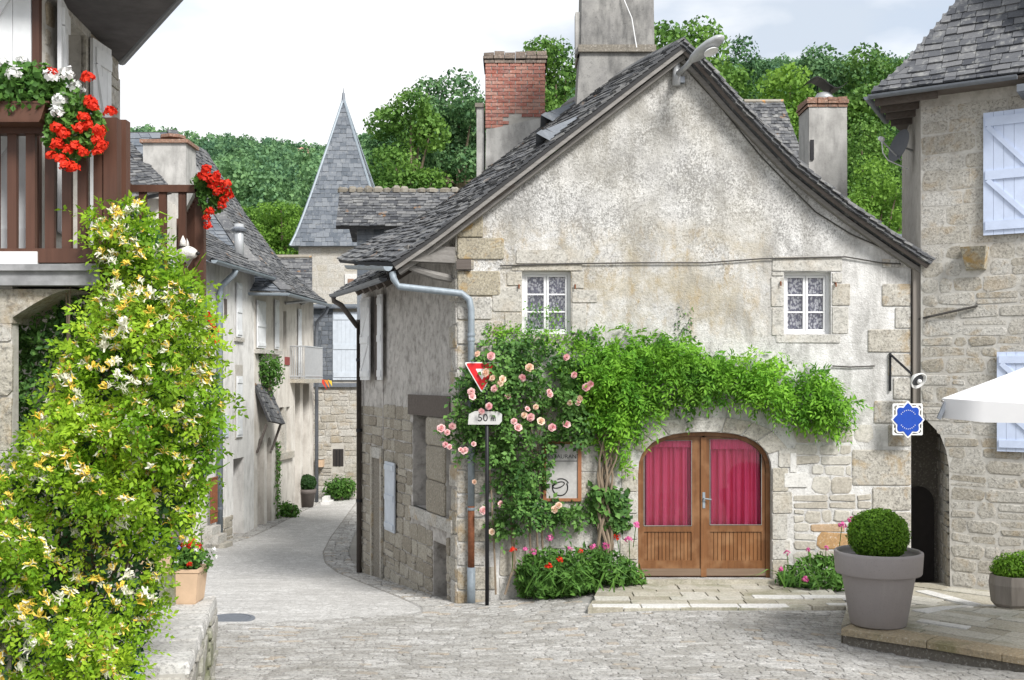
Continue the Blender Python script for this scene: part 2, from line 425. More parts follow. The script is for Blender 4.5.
# ------------------------------------------------------------------ materials
M = {}
def _plaster_facade():
    k = NT('plaster_facade'); x, y, z = k.xyz()
    big = k.noise(.7, 5, .6); mid = k.noise(3.2, 7, .68); fine = k.noise(26, 6, .75); fine2 = k.noise(1, 5, .7, k.mapped((58, 58, 40))); cl = k.noise(1.5, 5, .65, None, .4)
    c = k.ramp(mid, [(.28, (.54, .525, .505)), (.5, (.66, .65, .63)), (.72, (.74, .73, .71))])
    # lichen specks in drifts, dense in the gable, thinning low and on the re-rendered right side
    clean = k.math('MULTIPLY', k.smst(x, 4.1, 5.0), k.math('SUBTRACT', 1.0, k.smst(z, 5.0, 5.7)))
    dens = k.math('SUBTRACT', k.math('MULTIPLY_ADD', k.smst(z, 4.2, 6.2), .07, k.math('MULTIPLY_ADD', cl, .34, -.17)), k.math('MULTIPLY', clean, .16))
    sp = k.ramp(k.math('ADD', fine, dens), [(.57, 0), (.67, .72)]); sp2 = k.ramp(k.math('ADD', fine2, dens), [(.575, 0), (.68, .75)])
    c = k.mix(k.math('MAXIMUM', sp, sp2), c, (.13, .126, .12))
    c = k.mix(k.ramp(k.noise(1.15, 7, .72, None, .6), [(.46, 0), (.68, .68)]), c, (.29, .28, .262))
    c = k.mix(k.ramp(k.noise(1, 6, .65, k.mapped((3.0, 3.0, .5))), [(.51, 0), (.70, .5)]), c, (.24, .228, .205))
    # brown weathering band between the window heads and the vine
    band = k.math('MULTIPLY', k.math('MULTIPLY', k.smst(z, 3.7, 4.5), k.math('SUBTRACT', 1.0, k.smst(z, 5.3, 6.0))), k.math('SUBTRACT', 1.0, k.smst(x, 3.4, 4.2)))
    c = k.mix(k.math('MULTIPLY', band, k.ramp(k.noise(1.7, 7, .72, None, .5), [(.42, 0), (.62, .7)])), c, (.36, .305, .205))
    c = k.mix(k.math('MULTIPLY', band, k.ramp(k.noise(1, 7, .75, k.mapped((4.2, 4.2, 2.0))), [(.52, 0), (.64, .65)])), c, (.36, .26, .125))
    c = k.mix(k.ramp(k.noise(1, 7, .75, k.mapped((3.4, 3.4, 1.3)), .5), [(.50, 0), (.66, .55)]), c, (.23, .222, .205))
    c = k.mix(k.math('MULTIPLY', k.math('SUBTRACT', 1.0, k.smst(x, 3.6, 4.6)), k.ramp(k.noise(.8, 5, .65), [(.45, 0), (.65, .2)])), c, (.47, .42, .31))
    # hairline cracks
    cr = k.ramp(k.voro(.9, k.mapped((1, 1, 1.3)), 'DISTANCE_TO_EDGE'), [(0, 1), (.006, 0)])
    h = k.math('ADD', k.math('ADD', fine, k.math('MULTIPLY', mid, 1.5)), k.math('MULTIPLY', fine2, .5))
    return k.fin(c, .93, k.bump(h, .8, .025), spec=.15)
M['facade'] = _plaster_facade()
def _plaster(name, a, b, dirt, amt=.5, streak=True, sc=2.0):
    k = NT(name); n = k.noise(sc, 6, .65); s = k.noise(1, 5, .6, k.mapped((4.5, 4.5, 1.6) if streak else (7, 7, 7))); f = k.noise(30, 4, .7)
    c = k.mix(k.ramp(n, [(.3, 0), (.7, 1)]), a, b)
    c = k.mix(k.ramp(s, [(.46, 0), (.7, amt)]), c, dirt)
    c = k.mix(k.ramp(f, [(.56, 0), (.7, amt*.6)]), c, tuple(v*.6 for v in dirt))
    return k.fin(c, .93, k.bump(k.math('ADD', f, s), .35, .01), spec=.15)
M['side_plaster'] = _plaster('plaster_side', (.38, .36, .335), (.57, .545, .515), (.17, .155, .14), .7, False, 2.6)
M['white_plaster'] = _plaster('plaster_pale', (.62, .605, .575), (.74, .725, .70), (.27, .255, .24), .5)
M['beige_plaster'] = _plaster('plaster_beige', (.56, .525, .47), (.69, .655, .60), (.26, .225, .19), .5)
M['chim_plaster'] = _plaster('plaster_chimney', (.36, .35, .33), (.53, .515, .49), (.15, .145, .14), .6)
M['dark_chim'] = _plaster('plaster_chimney_dark', (.20, .195, .19), (.34, .33, .31), (.07, .07, .07), .75)
M['old_wall'] = _plaster('wall_old', (.40, .375, .335), (.54, .515, .47), (.23, .20, .16), .6, False, 3.5)
M['mortar'] = _plaster('mortar', (.36, .345, .315), (.45, .43, .40), (.25, .23, .20), .4, False, 4)
M['mortar_right'] = _plaster('mortar_right', (.43, .41, .375), (.55, .53, .49), (.25, .225, .19), .55, False, 4)
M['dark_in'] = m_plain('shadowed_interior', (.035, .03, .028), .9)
M['quoin'] = m_stone('stone_quoin', [(0, (.47, .435, .365)), (.5, (.53, .505, .455)), (1, (.58, .565, .53))], stain_amt=.6, speck=.5, ochre=.5, bump=.9)
M['ashlar'] = m_stone('stone_ashlar', [(0, (.49, .455, .385)), (.5, (.55, .53, .485)), (1, (.60, .585, .55))], stain_amt=.45, speck=.4, ochre=.15, bump=.9)
M['lichen_quoin'] = m_stone('stone_lichen', [(0, (.36, .315, .225)), (1, (.45, .41, .325))], stain_amt=.6, speck=.6, ochre=.95)
M['rubble'] = m_stone('stone_rubble', [(0, (.42, .385, .325)), (.5, (.50, .475, .42)), (.93, (.55, .53, .48)), (.955, (.42, .25, .11)), (1, (.42, .25, .11))], stain_amt=.35, speck=.25)
M['right_stone'] = m_stone('stone_right_house', [(0, (.38, .345, .285)), (.35, (.47, .44, .385)), (.7, (.53, .505, .455)), (1, (.58, .56, .52))], stain_amt=.5, speck=.45, ochre=.3, bump=.8)
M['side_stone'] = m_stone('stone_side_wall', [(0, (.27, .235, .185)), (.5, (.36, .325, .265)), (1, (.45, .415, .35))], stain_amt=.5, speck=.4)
M['white_stone'] = m_stone('stone_white', [(0, (.62, .61, .585)), (1, (.70, .69, .67))], stain_amt=.2, speck=.2)
M['bench_stone'] = m_stone('stone_bench', [(0, (.40, .39, .37)), (.5, (.52, .51, .49)), (1, (.60, .59, .57))], stain_amt=.4, speck=.45, moss=.15)
M['bench_side'] = m_stone('stone_bench_side', [(0, (.36, .345, .31)), (1, (.50, .48, .44))], stain_amt=.45, speck=.4, moss=.75)
M['dark_stone'] = m_stone('stone_dark', [(0, (.14, .125, .105)), (1, (.24, .215, .18))], stain_amt=.4)
M['cobble'] = m_stone('cobble', [(0, (.38, .365, .34)), (.3, (.48, .465, .44)), (.6, (.555, .54, .515)), (.95, (.64, .625, .60)), (.955, (.50, .42, .33)), (1, (.53, .46, .38))], stain=(.24, .23, .215), stain_amt=.65, speck=.5, bump=1.0, dirt=.5)
M['joint'] = _plaster('joint_sand', (.28, .27, .255), (.38, .37, .355), (.20, .19, .175), .5, False, 5)
M['paving'] = m_stone('paving', [(0, (.36, .33, .26)), (.5, (.45, .42, .345)), (1, (.54, .52, .465))], stain_amt=.4, speck=.3, moss=.5)
M['paving_edge'] = m_stone('paving_edge', [(0, (.33, .25, .15)), (1, (.42, .35, .24))], stain_amt=.4, speck=.3, moss=.45)
M['brick'] = m_stone('brick', [(0, (.26, .07, .05)), (.35, (.36, .11, .075)), (.7, (.44, .165, .11)), (1, (.40, .22, .17))], stain=(.42, .34, .31), stain_amt=.5, speck=.3)
M['brick_cap'] = m_stone('brick_cap', [(0, (.17, .13, .11)), (1, (.28, .21, .17))], stain_amt=.6, speck=.6)
M['tile_brick'] = m_stone('brick_flue', [(0, (.25, .12, .08)), (1, (.33, .18, .12))], stain_amt=.5, speck=.6)
M['slate'] = m_slate('slate', [(0, (.04, .042, .048)), (.5, (.09, .092, .098)), (1, (.18, .178, .176))], .5, .3)
M['slate_blue'] = m_slate('slate_blue', [(0, (.09, .105, .125)), (.5, (.13, .145, .168)), (1, (.18, .195, .215))], .3, .0)
M['slate_right'] = m_slate('slate_right', [(0, (.045, .048, .057)), (.5, (.09, .093, .102)), (1, (.165, .165, .17))], .55, .0)
M['slate_base'] = m_plain('slate_shadow_bed', (.05, .05, .052), .9)
M['mossy_ridge'] = m_slate('ridge_moss', [(0, (.16, .14, .11)), (1, (.30, .27, .22))], .5, .9)
M['grey_wood'] = m_wood('wood_weathered', (.13, .12, .11), (.34, .325, .305), 0, .85)
M['grey_wood_z'] = m_wood('wood_weathered_upright', (.15, .13, .11), (.32, .29, .26), 2, .85)
M['beam'] = m_wood('wood_beam', (.075, .06, .05), (.19, .165, .15), 0, .9)
M['door_wood'] = m_wood('wood_door', (.10, .04, .014), (.27, .12, .045), 2, .42, 26, .4, (.30, .165, .08))
M['door_kick'] = m_wood('wood_door_worn', (.13, .085, .055), (.27, .20, .145), 0, .7, 24, .3)
M['red_wood'] = m_wood('wood_balcony', (.05, .021, .013), (.125, .057, .036), 2, .5, 20, .4)
M['white_paint'] = m_plain('paint_white', (.74, .74, .74), .55, var=.06, scale=6)
M['shutter_white'] = m_plain('paint_shutter_white', (.70, .71, .72), .6, var=.1, scale=5, bump=.1)
M['shutter_blue'] = m_plain('paint_shutter_blue', (.53, .60, .76), .6, var=.07, scale=5, bump=.1)
M['shutter_pale'] = m_plain('paint_shutter_pale', (.52, .565, .62), .6, var=.1, scale=5)
M['zinc'] = m_plain('zinc', (.25, .29, .325), .5, .1, .18, 12)
M['zinc_dark'] = m_plain('zinc_dark', (.17, .185, .21), .5, .3, .15, 12)
M['pipe_brown'] = m_plain('pipe_brown', (.10, .085, .075), .6, .1, .2)
M['rust'] = m_plain('rust', (.20, .075, .035), .8, .1, .35, 25)
M['iron'] = m_plain('iron_black', (.022, .022, .025), .5, .3, .2)
M['lamp_grey'] = m_plain('lamp_grey', (.42, .43, .44), .4, .2, .08)
M['terracotta'] = m_plain('terracotta', (.56, .40, .27), .8, 0, .1, 8)
def _pot():
    k = NT('pot_taupe'); n = k.noise(3, 6, .65); s = k.noise(1, 5, .65, k.mapped((16, 16, 1.6))); f = k.noise(55, 4, .7)
    c = k.mix(n, (.27, .245, .24), (.335, .305, .30)); c = k.mix(k.ramp(s, [(.54, 0), (.7, .4)]), c, (.36, .335, .32)); c = k.mix(k.ramp(f, [(.58, 0), (.7, .35)]), c, (.15, .125, .115))
    return k.fin(c, k.ramp(s, [(.3, .5), (.7, .75)]), k.bump(f, .15, .004), spec=.35)
M['pot'] = _pot()
M['pot_far'] = m_plain('pot_brown', (.13, .11, .10), .7)
M['soil'] = m_plain('soil', (.05, .038, .028), .95, 0, .4, 40)
M['bark'] = m_wood('bark', (.13, .095, .065), (.30, .24, .175), 2, .95, 18)
M['canvas'] = m_plain('canvas_white', (.78, .77, .77), .8, 0, .03, 4)
M['concrete'] = m_plain('slab_concrete', (.25, .25, .255), .85, 0, .35, 7, bump=.3)
M['under'] = m_plain('soffit_grey', (.10, .095, .10), .85, 0, .3, 5)
M['red'] = m_plain('sign_red', (.62, .02, .025), .4, 0, .05)
M['sign_white'] = m_plain('sign_white', (.74, .74, .73), .45, 0, .1, 30)
M['sign_cream'] = m_plain('sign_cream', (.50, .495, .48), .6, 0, .12, 14)
M['black'] = m_plain('sign_black', (.02, .02, .022), .5)
M['sign_blue'] = m_plain('sign_blue', (.012, .06, .36), .35, 0, .08)
M['disc_blue'] = m_plain('disc_blue', (.04, .22, .55), .4)
M['board_paper'] = m_plain('board_paper', (.40, .39, .38), .7, 0, .12, 20)
M['board_frame'] = m_wood('wood_board_frame', (.19, .07, .03), (.36, .16, .075), 2, .6)
M['orange'] = m_plain('cloth_orange', (.72, .22, .03), .8)
M['yellow'] = m_plain('cloth_yellow', (.75, .52, .05), .8)
M['redcloth'] = m_plain('cloth_red', (.6, .05, .03), .8)
M['plaque'] = m_plain('plaque_red', (.26, .06, .055), .6)
M['fur'] = m_plain('fur_white', (.72, .70, .66), .95, 0, .12, 60, bump=.8)
M['nose'] = m_plain('nose_black', (.015, .013, .013), .35)
M['pink_roof'] = m_plain('roof_tile_pink', (.42, .24, .19), .9)
M['dish'] = m_plain('dish_dark', (.075, .08, .09), .5, .2)
M['cable'] = m_plain('cable', (.06, .055, .05), .7)
# lace, curtains, glass
def _lace():
    k = NT('lace'); v = k.voro(26, k.mapped((1, 1, .8))); n = k.noise(17, 3, .5, None, 1.2)
    f = k.ramp(k.math('ADD', k.math('MULTIPLY', v, .6), k.math('MULTIPLY', n, .6)), [(.55, 0), (.64, 1)])
    return k.fin(k.mix(f, (.88, .88, .92), (.26, .26, .34)), .9, None, spec=.1)
M['lace'] = _lace()
def _curtain():
    k = NT('curtain_pink'); n = k.noise(1, 4, .5, k.mapped((14, 14, 1.2)))
    return k.fin(k.mix(n, (.68, .04, .15), (.90, .17, .33)), .8, None, spec=.2)
M['curtain'] = _curtain()
def _glass(name='glass', tint=(1, 1, 1)):
    k = NT(name); fr = k.n('ShaderNodeFresnel'); fr.inputs[0].default_value = 1.5
    a = k.n('ShaderNodeBsdfTransparent'); a.inputs[0].default_value = (*tint, 1); g = k.n('ShaderNodeBsdfGlossy'); g.inputs['Roughness'].default_value = .02
    bp = k.bump(k.noise(3, 2, .5), .06, .02); k.L(bp, g.inputs['Normal'])
    mx = k.n('ShaderNodeMixShader'); k.L(k.math('MULTIPLY', fr.outputs[0], .85), mx.inputs[0]); k.L(a.outputs[0], mx.inputs[1]); k.L(g.outputs[0], mx.inputs[2]); k.L(mx.outputs[0], k.out.inputs[0])
    return k.m
M['glass'] = _glass()
# foliage
G = lambda *c: [(i/(len(c)-1), x) for i, x in enumerate(c)]
M['leaf_wood'] = m_leaf('leaf_wood', G((.045, .11, .03), (.08, .18, .04), (.13, .26, .05), (.20, .34, .065)), .35, .55, .22)
M['leaf_far'] = m_leaf('leaf_far_hazed', G((.06, .14, .085), (.095, .20, .105), (.15, .28, .125), (.22, .37, .14)), .35, .55, .075)  # paler and bluer greens, distance haze put into the leaf colour
M['leaf_light'] = m_leaf('leaf_light_tree', G((.09, .20, .035), (.15, .29, .045), (.25, .42, .065)), .4, .55, .25)
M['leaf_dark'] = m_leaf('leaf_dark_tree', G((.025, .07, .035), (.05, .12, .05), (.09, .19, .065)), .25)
M['leaf_blue'] = m_leaf('leaf_blue_tree', G((.05, .12, .055), (.09, .19, .08), (.15, .27, .10)), .3)
M['leaf_honey'] = m_leaf('leaf_honeysuckle', G((.08, .19, .010), (.16, .33, .018), (.27, .47, .028), (.46, .60, .05)), .42, .55, 1.1)
M['leaf_vine'] = m_leaf('leaf_vine', G((.04, .135, .016), (.09, .25, .026), (.17, .40, .038), (.32, .57, .06)), .4, .6, .9)
M['leaf_rose'] = m_leaf('leaf_rose', G((.03, .085, .022), (.05, .13, .03), (.09, .20, .045), (.15, .29, .065)), .25)
M['leaf_bed'] = m_leaf('leaf_bed', G((.04, .11, .02), (.07, .17, .03), (.12, .25, .045)), .3)
M['leaf_box'] = m_leaf('leaf_box', G((.06, .15, .012), (.11, .24, .02), (.18, .34, .03)), .25)
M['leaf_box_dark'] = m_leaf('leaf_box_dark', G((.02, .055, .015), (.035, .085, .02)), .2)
M['leaf_ger'] = m_leaf('leaf_geranium', G((.045, .12, .025), (.08, .19, .035), (.13, .26, .05)), .3)
def m_petal(name, stops): return m_leaf(name, stops, .3, .6)
M['pet_red'] = m_petal('petal_red', G((.50, .012, .008), (.66, .03, .012), (.76, .06, .025)))
M['pet_white'] = m_petal('petal_white', G((.72, .72, .70), (.82, .82, .80)))
M['pet_cream'] = m_petal('petal_cream', G((.78, .76, .60), (.82, .80, .70)))
M['pet_yellow'] = m_petal('petal_yellow', G((.78, .50, .03), (.86, .70, .16)))
M['pet_pink'] = m_petal('petal_pink', G((.74, .27, .33), (.84, .48, .50), (.86, .66, .62)))
M['pet_peach'] = m_petal('petal_peach', G((.84, .54, .40), (.86, .70, .56)))
M['pet_magenta'] = m_petal('petal_magenta', G((.55, .07, .25), (.70, .18, .40)))
M['pet_blue'] = m_petal('petal_blue', G((.20, .20, .62), (.32, .32, .74)))
def _ground():
    k = NT('ground'); n = k.noise(2.2, 6, .65); f = k.noise(60, 4, .7)
    c = k.mix(n, (.23, .215, .19), (.36, .345, .315)); c = k.mix(k.ramp(f, [(.5, 0), (.7, .5)]), c, (.12, .11, .10))
    return k.fin(c, .95, k.bump(f, .4, .008), spec=.15)
M['ground'] = _ground()
def _street():
    k = NT('street'); n = k.noise(.9, 6, .65); f = k.noise(45, 5, .75); g = k.noise(130, 3, .7); s = k.noise(1, 5, .65, k.mapped((.6, 3.2, 1)))
    wv = k.mapped((1, 1.25, .2)); cell = k.voro(11, wv, 'F1', 'Color'); ed = k.voro(11, wv, 'DISTANCE_TO_EDGE')     # small worn setts
    sep = k.n('ShaderNodeSeparateColor'); k.L(cell, sep.inputs[0]); cv = sep.outputs[0]
    c = k.ramp(cv, [(0, (.45, .435, .41)), (.6, (.57, .555, .53)), (1, (.67, .655, .63))])
    c = k.mix(k.ramp(ed, [(.0, .65), (.09, 0)]), c, (.24, .23, .215))
    c = k.mix(k.ramp(n, [(.42, 0), (.68, .5)]), c, (.33, .315, .295)); c = k.mix(k.ramp(s, [(.5, 0), (.68, .5)]), c, (.29, .28, .265))
    c = k.mix(k.ramp(f, [(.48, 0), (.62, .45)]), c, (.22, .21, .20)); c = k.mix(k.ramp(g, [(.5, 0), (.62, .5)]), c, (.68, .67, .655))
    h = k.math('ADD', f, k.math('MULTIPLY', k.ramp(ed, [(0, 0), (.12, 1)]), 1.2))
    return k.fin(c, .9, k.bump(h, .6, .012), spec=.2)
M['street'] = _street()
def _hill():
    k = NT('hill'); n = k.noise(.12, 5, .6); return k.fin(k.mix(n, (.025, .06, .02), (.06, .12, .03)), .95, spec=.1)
M['hill'] = _hill()

# ------------------------------------------------------------------ the ground, street and hills
def g_z(x, y):
    if y < 10: a = .5025+.125*(10-y)
    elif y < 16.7: a = .075*(16.7-y)
    else: a = interp([(16.7, 0), (22, -.46), (29, -.76), (37, -.62), (60, -.6)], y)
    L = .05*min(2.6, max(0, x+.84))*(1+.8*smooth(14, 16.7, y))*smooth(12.0, 14.6, y)
    L -= (.09*smooth(2.5, 4.6, x)+.3*smooth(6.2, 9, x))*(1-smooth(13.4, 14.6, y))
    return a+L*(1-smooth(17.5, 19, y))
SKY = [(-600, 150), (120, 190), (330, 198), (420, 165), (520, 140), (650, 112), (800, 116), (905, 122), (1500, 110)]
def hill_z(x, y):
    r = math.hypot(x, y)
    if y < 20 or r < 48: return 0
    px = 512+FPX*x/max(y, 1); zt = EYE+(HZ-interp(SKY, px))*220/FPX
    t = min(1, max(0, (r-48)/172)); z = (zt+.6)*t**.85
    return z+min(1, t*6)*1.5*noise.noise((x*.03, y*.03, 0))
def z_terr(x, y=13.0): return .325+.135*smooth(3.84, 3.93, x)*(1-smooth(14.0, 15.1, y))

def grid_sheet(name, xs, ys, fz, mat, smooth_=True):
    V = [(x, y, fz(x, y)) for y in ys for x in xs]; nx = len(xs)
    Fs = [(j*nx+i, j*nx+i+1, (j+1)*nx+i+1, (j+1)*nx+i) for j in range(len(ys)-1) for i in range(nx-1)]
    return MB().add(V, Fs).build(name, mat, None, smooth_)
xs = sorted(set([-420, -300, -220, -160, -120, -90, -70, -55, -42, -32, -24, -18, -14]+[round(-12+.5*i, 2) for i in range(49)]+[14, 18, 24, 32, 42, 55, 70, 90, 120, 160, 220, 300, 420]))
ys = [-300, -120, -50, -20, -8, -3]+[round(0.5*i, 2) for i in range(82)]+[44, 47, 50, 53, 57, 62, 68, 75, 83, 92, 102, 114, 128, 144, 160, 178, 198, 220, 245, 300, 420]
gr = grid_sheet('ground', xs, ys, lambda x, y: g_z(x, max(y, -8))+hill_z(x, y), M['ground'])
gr['kind'] = 'structure'
gr.data.materials.append(M['hill'])
for p in gr.data.polygons:
    if (gr.matrix_world @ p.center+gr.location).y > 44: p.material_index = 1

# the lane: one sheet that follows the ground
SIDE_DIR = Vector((-.405, 1, 0)); SIDE_L = SIDE_DIR.length
CORN = Vector((-.835, 16.7, 0))
def lane_edges(y):
    right = interp([(13, -1.5), (15.6, -1.3), (16.2, -1.36), (17, -1.62), (18, -1.98), (20, -2.75), (22, -3.5), (23.5, -4.0), (25.5, -4.4), (29, -4.8), (37.5, -5.2)], y)
    left = interp([(13.6, -7.5), (14.4, -7.5), (26, -8.2), (27, -7.1), (30.5, -6.72), (37.5, -6.2)], y)
    return left, right
def lane_sheet():
    V = []; Fs = []; ny = 60; nx = 12
    for j in range(ny+1):
        for i in range(nx+1):
            t = i/nx; y = lerp(14.0, 38.0, (j/ny)**1.2)
            l, r = lane_edges(y); x = lerp(l, r, t)
            yy = y
            if j == 0: yy = interp([(-7.5, 13.4), (-3.9, 14.4), (-1.2, 15.6)], x)
            elif j < 8: yy = max(y, interp([(-7.5, 13.4), (-3.9, 14.4), (-1.2, 15.6)], x)+.05*j)
            V.append((x, yy, g_z(x, yy)+.006))
    for j in range(ny):
        for i in range(nx):
            a = j*(nx+1)+i; Fs.append((a, a+1, a+nx+2, a+nx+1))
    return MB().add(V, Fs).build('lane', M['street'], None, True)
tag(lane_sheet(), kind='structure')

# cobbles of the square
cob = MB().add([(x, y, g_z(x, y)+.003) for y in np.linspace(7.0, 17.0, 24) for x in np.linspace(-6, 8.5, 26)],
               [(j*26+i, j*26+i+1, (j+1)*26+i+1, (j+1)*26+i) for j in range(23) for i in range(25)]).build('cobbled_square', M['joint'], None, True)
tag(cob, kind='structure')
def terrace_poly(): return [(1.02, 14.8), (1.35, 16.64), (5.95, 16.64), (5.9, 15.72), (9.2, 13.6), (9.2, 8.05), (3.94, 13.1), (4.6, 14.8)]
def inside(poly, x, y): return bool(in_poly(np.array([x]), np.array([y]), poly)[0])
rng = random.Random(11)
TP = terrace_poly(); cob_list = []
y = 7.6
while y < 17.0:
    dy = rng.uniform(.09, .155)
    x = -6+rng.uniform(0, .15)
    while x < 8.5:
        w = rng.uniform(.11, .30)
        xm, ym = x+w/2, y+dy/2
        wob = lambda X, Y: Y+.10*math.sin(X*1.1+Y*.4)+.05*math.sin(X*2.7)
        ymw = wob(xm, ym)
        edge = interp([(-7.5, 13.4), (-3.9, 14.4), (-1.2, 15.6), (-.9, 17.0)], xm)
        ok = ymw < edge+.03 and not inside([(a, b) for a, b in TP], xm, ymw+.06) and not (ymw > 16.55 and xm > -.85) and not (xm > 1.0 and ymw > 14.75)
        if abs(xm)*FPX/ymw > 640: ok = False
        if ok:
            g = .006; sk = rng.uniform(-.02, .02)
            c = []
            for (a, b) in ((x+g, y+g), (x+w-g, y+g), (x+w-g+sk, y+dy-g), (x+g+sk, y+dy-g)):
                yy = wob(a, b)+rng.uniform(-.008, .008); aa = a+rng.uniform(-.008, .008)
                c.append(Vector((aa, yy, g_z(aa, yy)+.008)))
            cob_list.append(stone(c, UP, rng.uniform(.003, .009), rng, back=.01, cut=.22, jit=.08, inset=.15))
        x += w
    y += dy
vis = lambda p: (lambda c: c.y if (abs(c.x)*FPX/c.y < 512 and (EYE-c.z)*FPX/c.y+HZ < 684) else 100+c.y)(sum((Vector(v) for v in p[0]), Vector())/len(p[0]))
pieces(cob, cob_list, 'cobble', M['cobble'], 300, 'cobbles', key=vis)

# cobbled margins of the lane
def margin(name, side):
    out = []
    y = 15.4 if side > 0 else 26.6
    while y < 37.3:
        dy = rng.uniform(.1, .16); l, r = lane_edges(y)
        if side > 0: a, b = r+.02, CORN.x-.405*(y-16.7)-.02 if y < 23 else r+.6
        else: a, b = l-.75, l-.02
        if y < 16.7 and side > 0: a, b = r+.02, -.86
        x = a
        while x < b-.05:
            w = min(rng.uniform(.14, .3), b-x)
            c = [Vector((X, Y, g_z(X, Y)+.004)) for X, Y in ((x+.008, y+.008), (x+w-.008, y+.008), (x+w-.008, y+dy-.008), (x+.008, y+dy-.008))]
            out.append(stone(c, UP, rng.uniform(.012, .022), rng, back=.01, cut=.2, jit=.06, inset=.14)); x += w
        y += dy
    return out
mg = MB()
for V, Fs in margin('m', 1)+margin('m', -1): mg.add(V, Fs)
o = mg.build('cobbled_margin', M['cobble'], None); o['kind'] = 'structure'
# manhole cover in the lane
mp = P(231, 603, 15.0); mz = g_z(-3.85, 15.0)
mt = thing('manhole_cover', 'dark round manhole cover in the lane beside the stone bench wall', 'manhole', (-3.85, 15.0, mz+.006))
MB().lathe((-3.85, 15.0, mz+.008), [(.34, 0), (.34, .012), (.29, .014), (.29, .008)], 28).build('rim', M['zinc_dark'], mt)
m = MB()
for i in range(-4, 5):
    hw = math.sqrt(max(0, .27**2-(i*.06)**2)); m.abox(-3.85-hw, -3.85+hw, 15.0+i*.06-.02, 15.0+i*.06+.02, mz+.012, mz+.021)
m.build('tread', M['zinc_dark'], mt)

# paved terrace in front of the door
base = MB().prism([(x, y, .0) for x, y in TP], (0, 0, .01))
ter = MB()
tx = [1.02+.35*i for i in range(25)]
V = []; idx = {}
tri = tessellate_polygon([[Vector((x, y, 0)) for x, y in TP]])
def ter_top(n0):
    mm = MB()
    pts = [(x, y) for x, y in TP]
    # fine strips in x so that the top follows the slope
    xs_ = np.linspace(1.02, 9.2, 42)
    for a, b in zip(xs_, xs_[1:]):
        def yr(x):
            ys_ = []
            for i in range(len(TP)):
                (x1, y1), (x2, y2) = TP[i], TP[(i+1) % len(TP)]
                if (x1 <= x < x2) or (x2 <= x < x1): ys_.append(y1+(y2-y1)*(x-x1)/(x2-x1))
            return (min(ys_), max(ys_)) if len(ys_) >= 2 else None
        A, B = yr(a+1e-4), yr(b-1e-4)
        if not A or not B: continue
        za, zb = .24, .24
        mm.hexa([(a, A[0], -.1), (b, B[0], -.1), (b, B[1], -.1), (a, A[1], -.1), (a, A[0], za), (b, B[0], zb), (b, B[1], zb), (a, A[1], za)])
    return mm
te = ter_top(0).build('terrace', M['ground'], None); te['kind'] = 'structure'
sl = []; wh = []
rng = random.Random(5)
def clip_convex(poly, clip):
    out = poly
    for i in range(len(clip)):
        a, b = clip[i], clip[(i+1) % len(clip)]; inp, out = out, []
        f = lambda p: (b[0]-a[0])*(p[1]-a[1])-(b[1]-a[1])*(p[0]-a[0])
        for k in range(len(inp)):
            p, q = inp[k-1], inp[k]; fp, fq = f(p), f(q)
            if (fp >= 0) != (fq >= 0): t = fp/(fp-fq); out.append((p[0]+(q[0]-p[0])*t, p[1]+(q[1]-p[1])*t))
            if fq >= 0: out.append(q)
        if not out: return []
    return out
def area(p): return abs(sum(p[i-1][0]*p[i][1]-p[i][0]*p[i-1][1] for i in range(len(p))))/2
def slab_piece(poly, h):
    k = len(poly); cx = sum(p[0] for p in poly)/k; cy = sum(p[1] for p in poly)/k; V = []
    tz = rng.uniform(-.004, .004)
    for (s_, z) in ((1, -.08), (1, h-.006), (.985, h)):
        for x, y in poly: xx, yy = cx+(x-cx)*s_, cy+(y-cy)*s_; V.append((xx, yy, z_terr(xx, yy)+z+(tz if z > 0 else 0)))
    Fs = [tuple(range(2*k, 3*k))]
    for r in (0, k): Fs += [(r+i, r+(i+1) % k, r+k+(i+1) % k, r+k+i) for i in range(k)]
    return V, Fs
def lay(region, o, d, dyr, wr, s0, s1, t0, t1):
    d = Vector(d).normalized(); n = Vector((-d.y, d.x)); t = t0
    if area(region) and sum((region[i-1][0]*region[i][1]-region[i][0]*region[i-1][1]) for i in range(len(region))) < 0: region = region[::-1]
    while t < t1:
        h = rng.uniform(*dyr); s = s0+rng.uniform(0, .4)
        while s < s1:
            w = rng.uniform(*wr); g = .007
            q = [Vector(o)+d*a+n*b for a, b in ((s+g, t+g), (s+w-g, t+g), (s+w-g, t+h-g), (s+g, t+h-g))]
            c = clip_convex([(v.x, v.y) for v in q], region)
            if len(c) > 2 and area(c) > .012: sl.append(slab_piece(c, rng.uniform(.0, .012)))
            s += w
        t += h
lay([(1.02, 14.8), (4.6, 14.8), (4.7, 16.64), (1.35, 16.64)], (1, 14.8), (1, .0), (.2, .32), (.35, .8), -.5, 4.5, 0, 2)
_ed = (Vector((9.2, 8.05))-Vector((3.94, 13.1))).normalized(); _en = Vector((-_ed.y, _ed.x))
_c0 = Vector((3.94, 13.1))+_en*.3; _c1 = Vector((9.2, 8.05))+_en*.3
lay([(4.6, 14.8), (_c0.x, _c0.y), (_c1.x, _c1.y), (9.2, 13.6), (7.2, 16.64), (4.7, 16.64)], (3.94, 13.1), (_ed.x, _ed.y), (.22, .36), (.4, .95), -4, 9, .25, 7)
pieces(te, sl, 'paving_slab', M['paving'], 300, 'paving_rest')
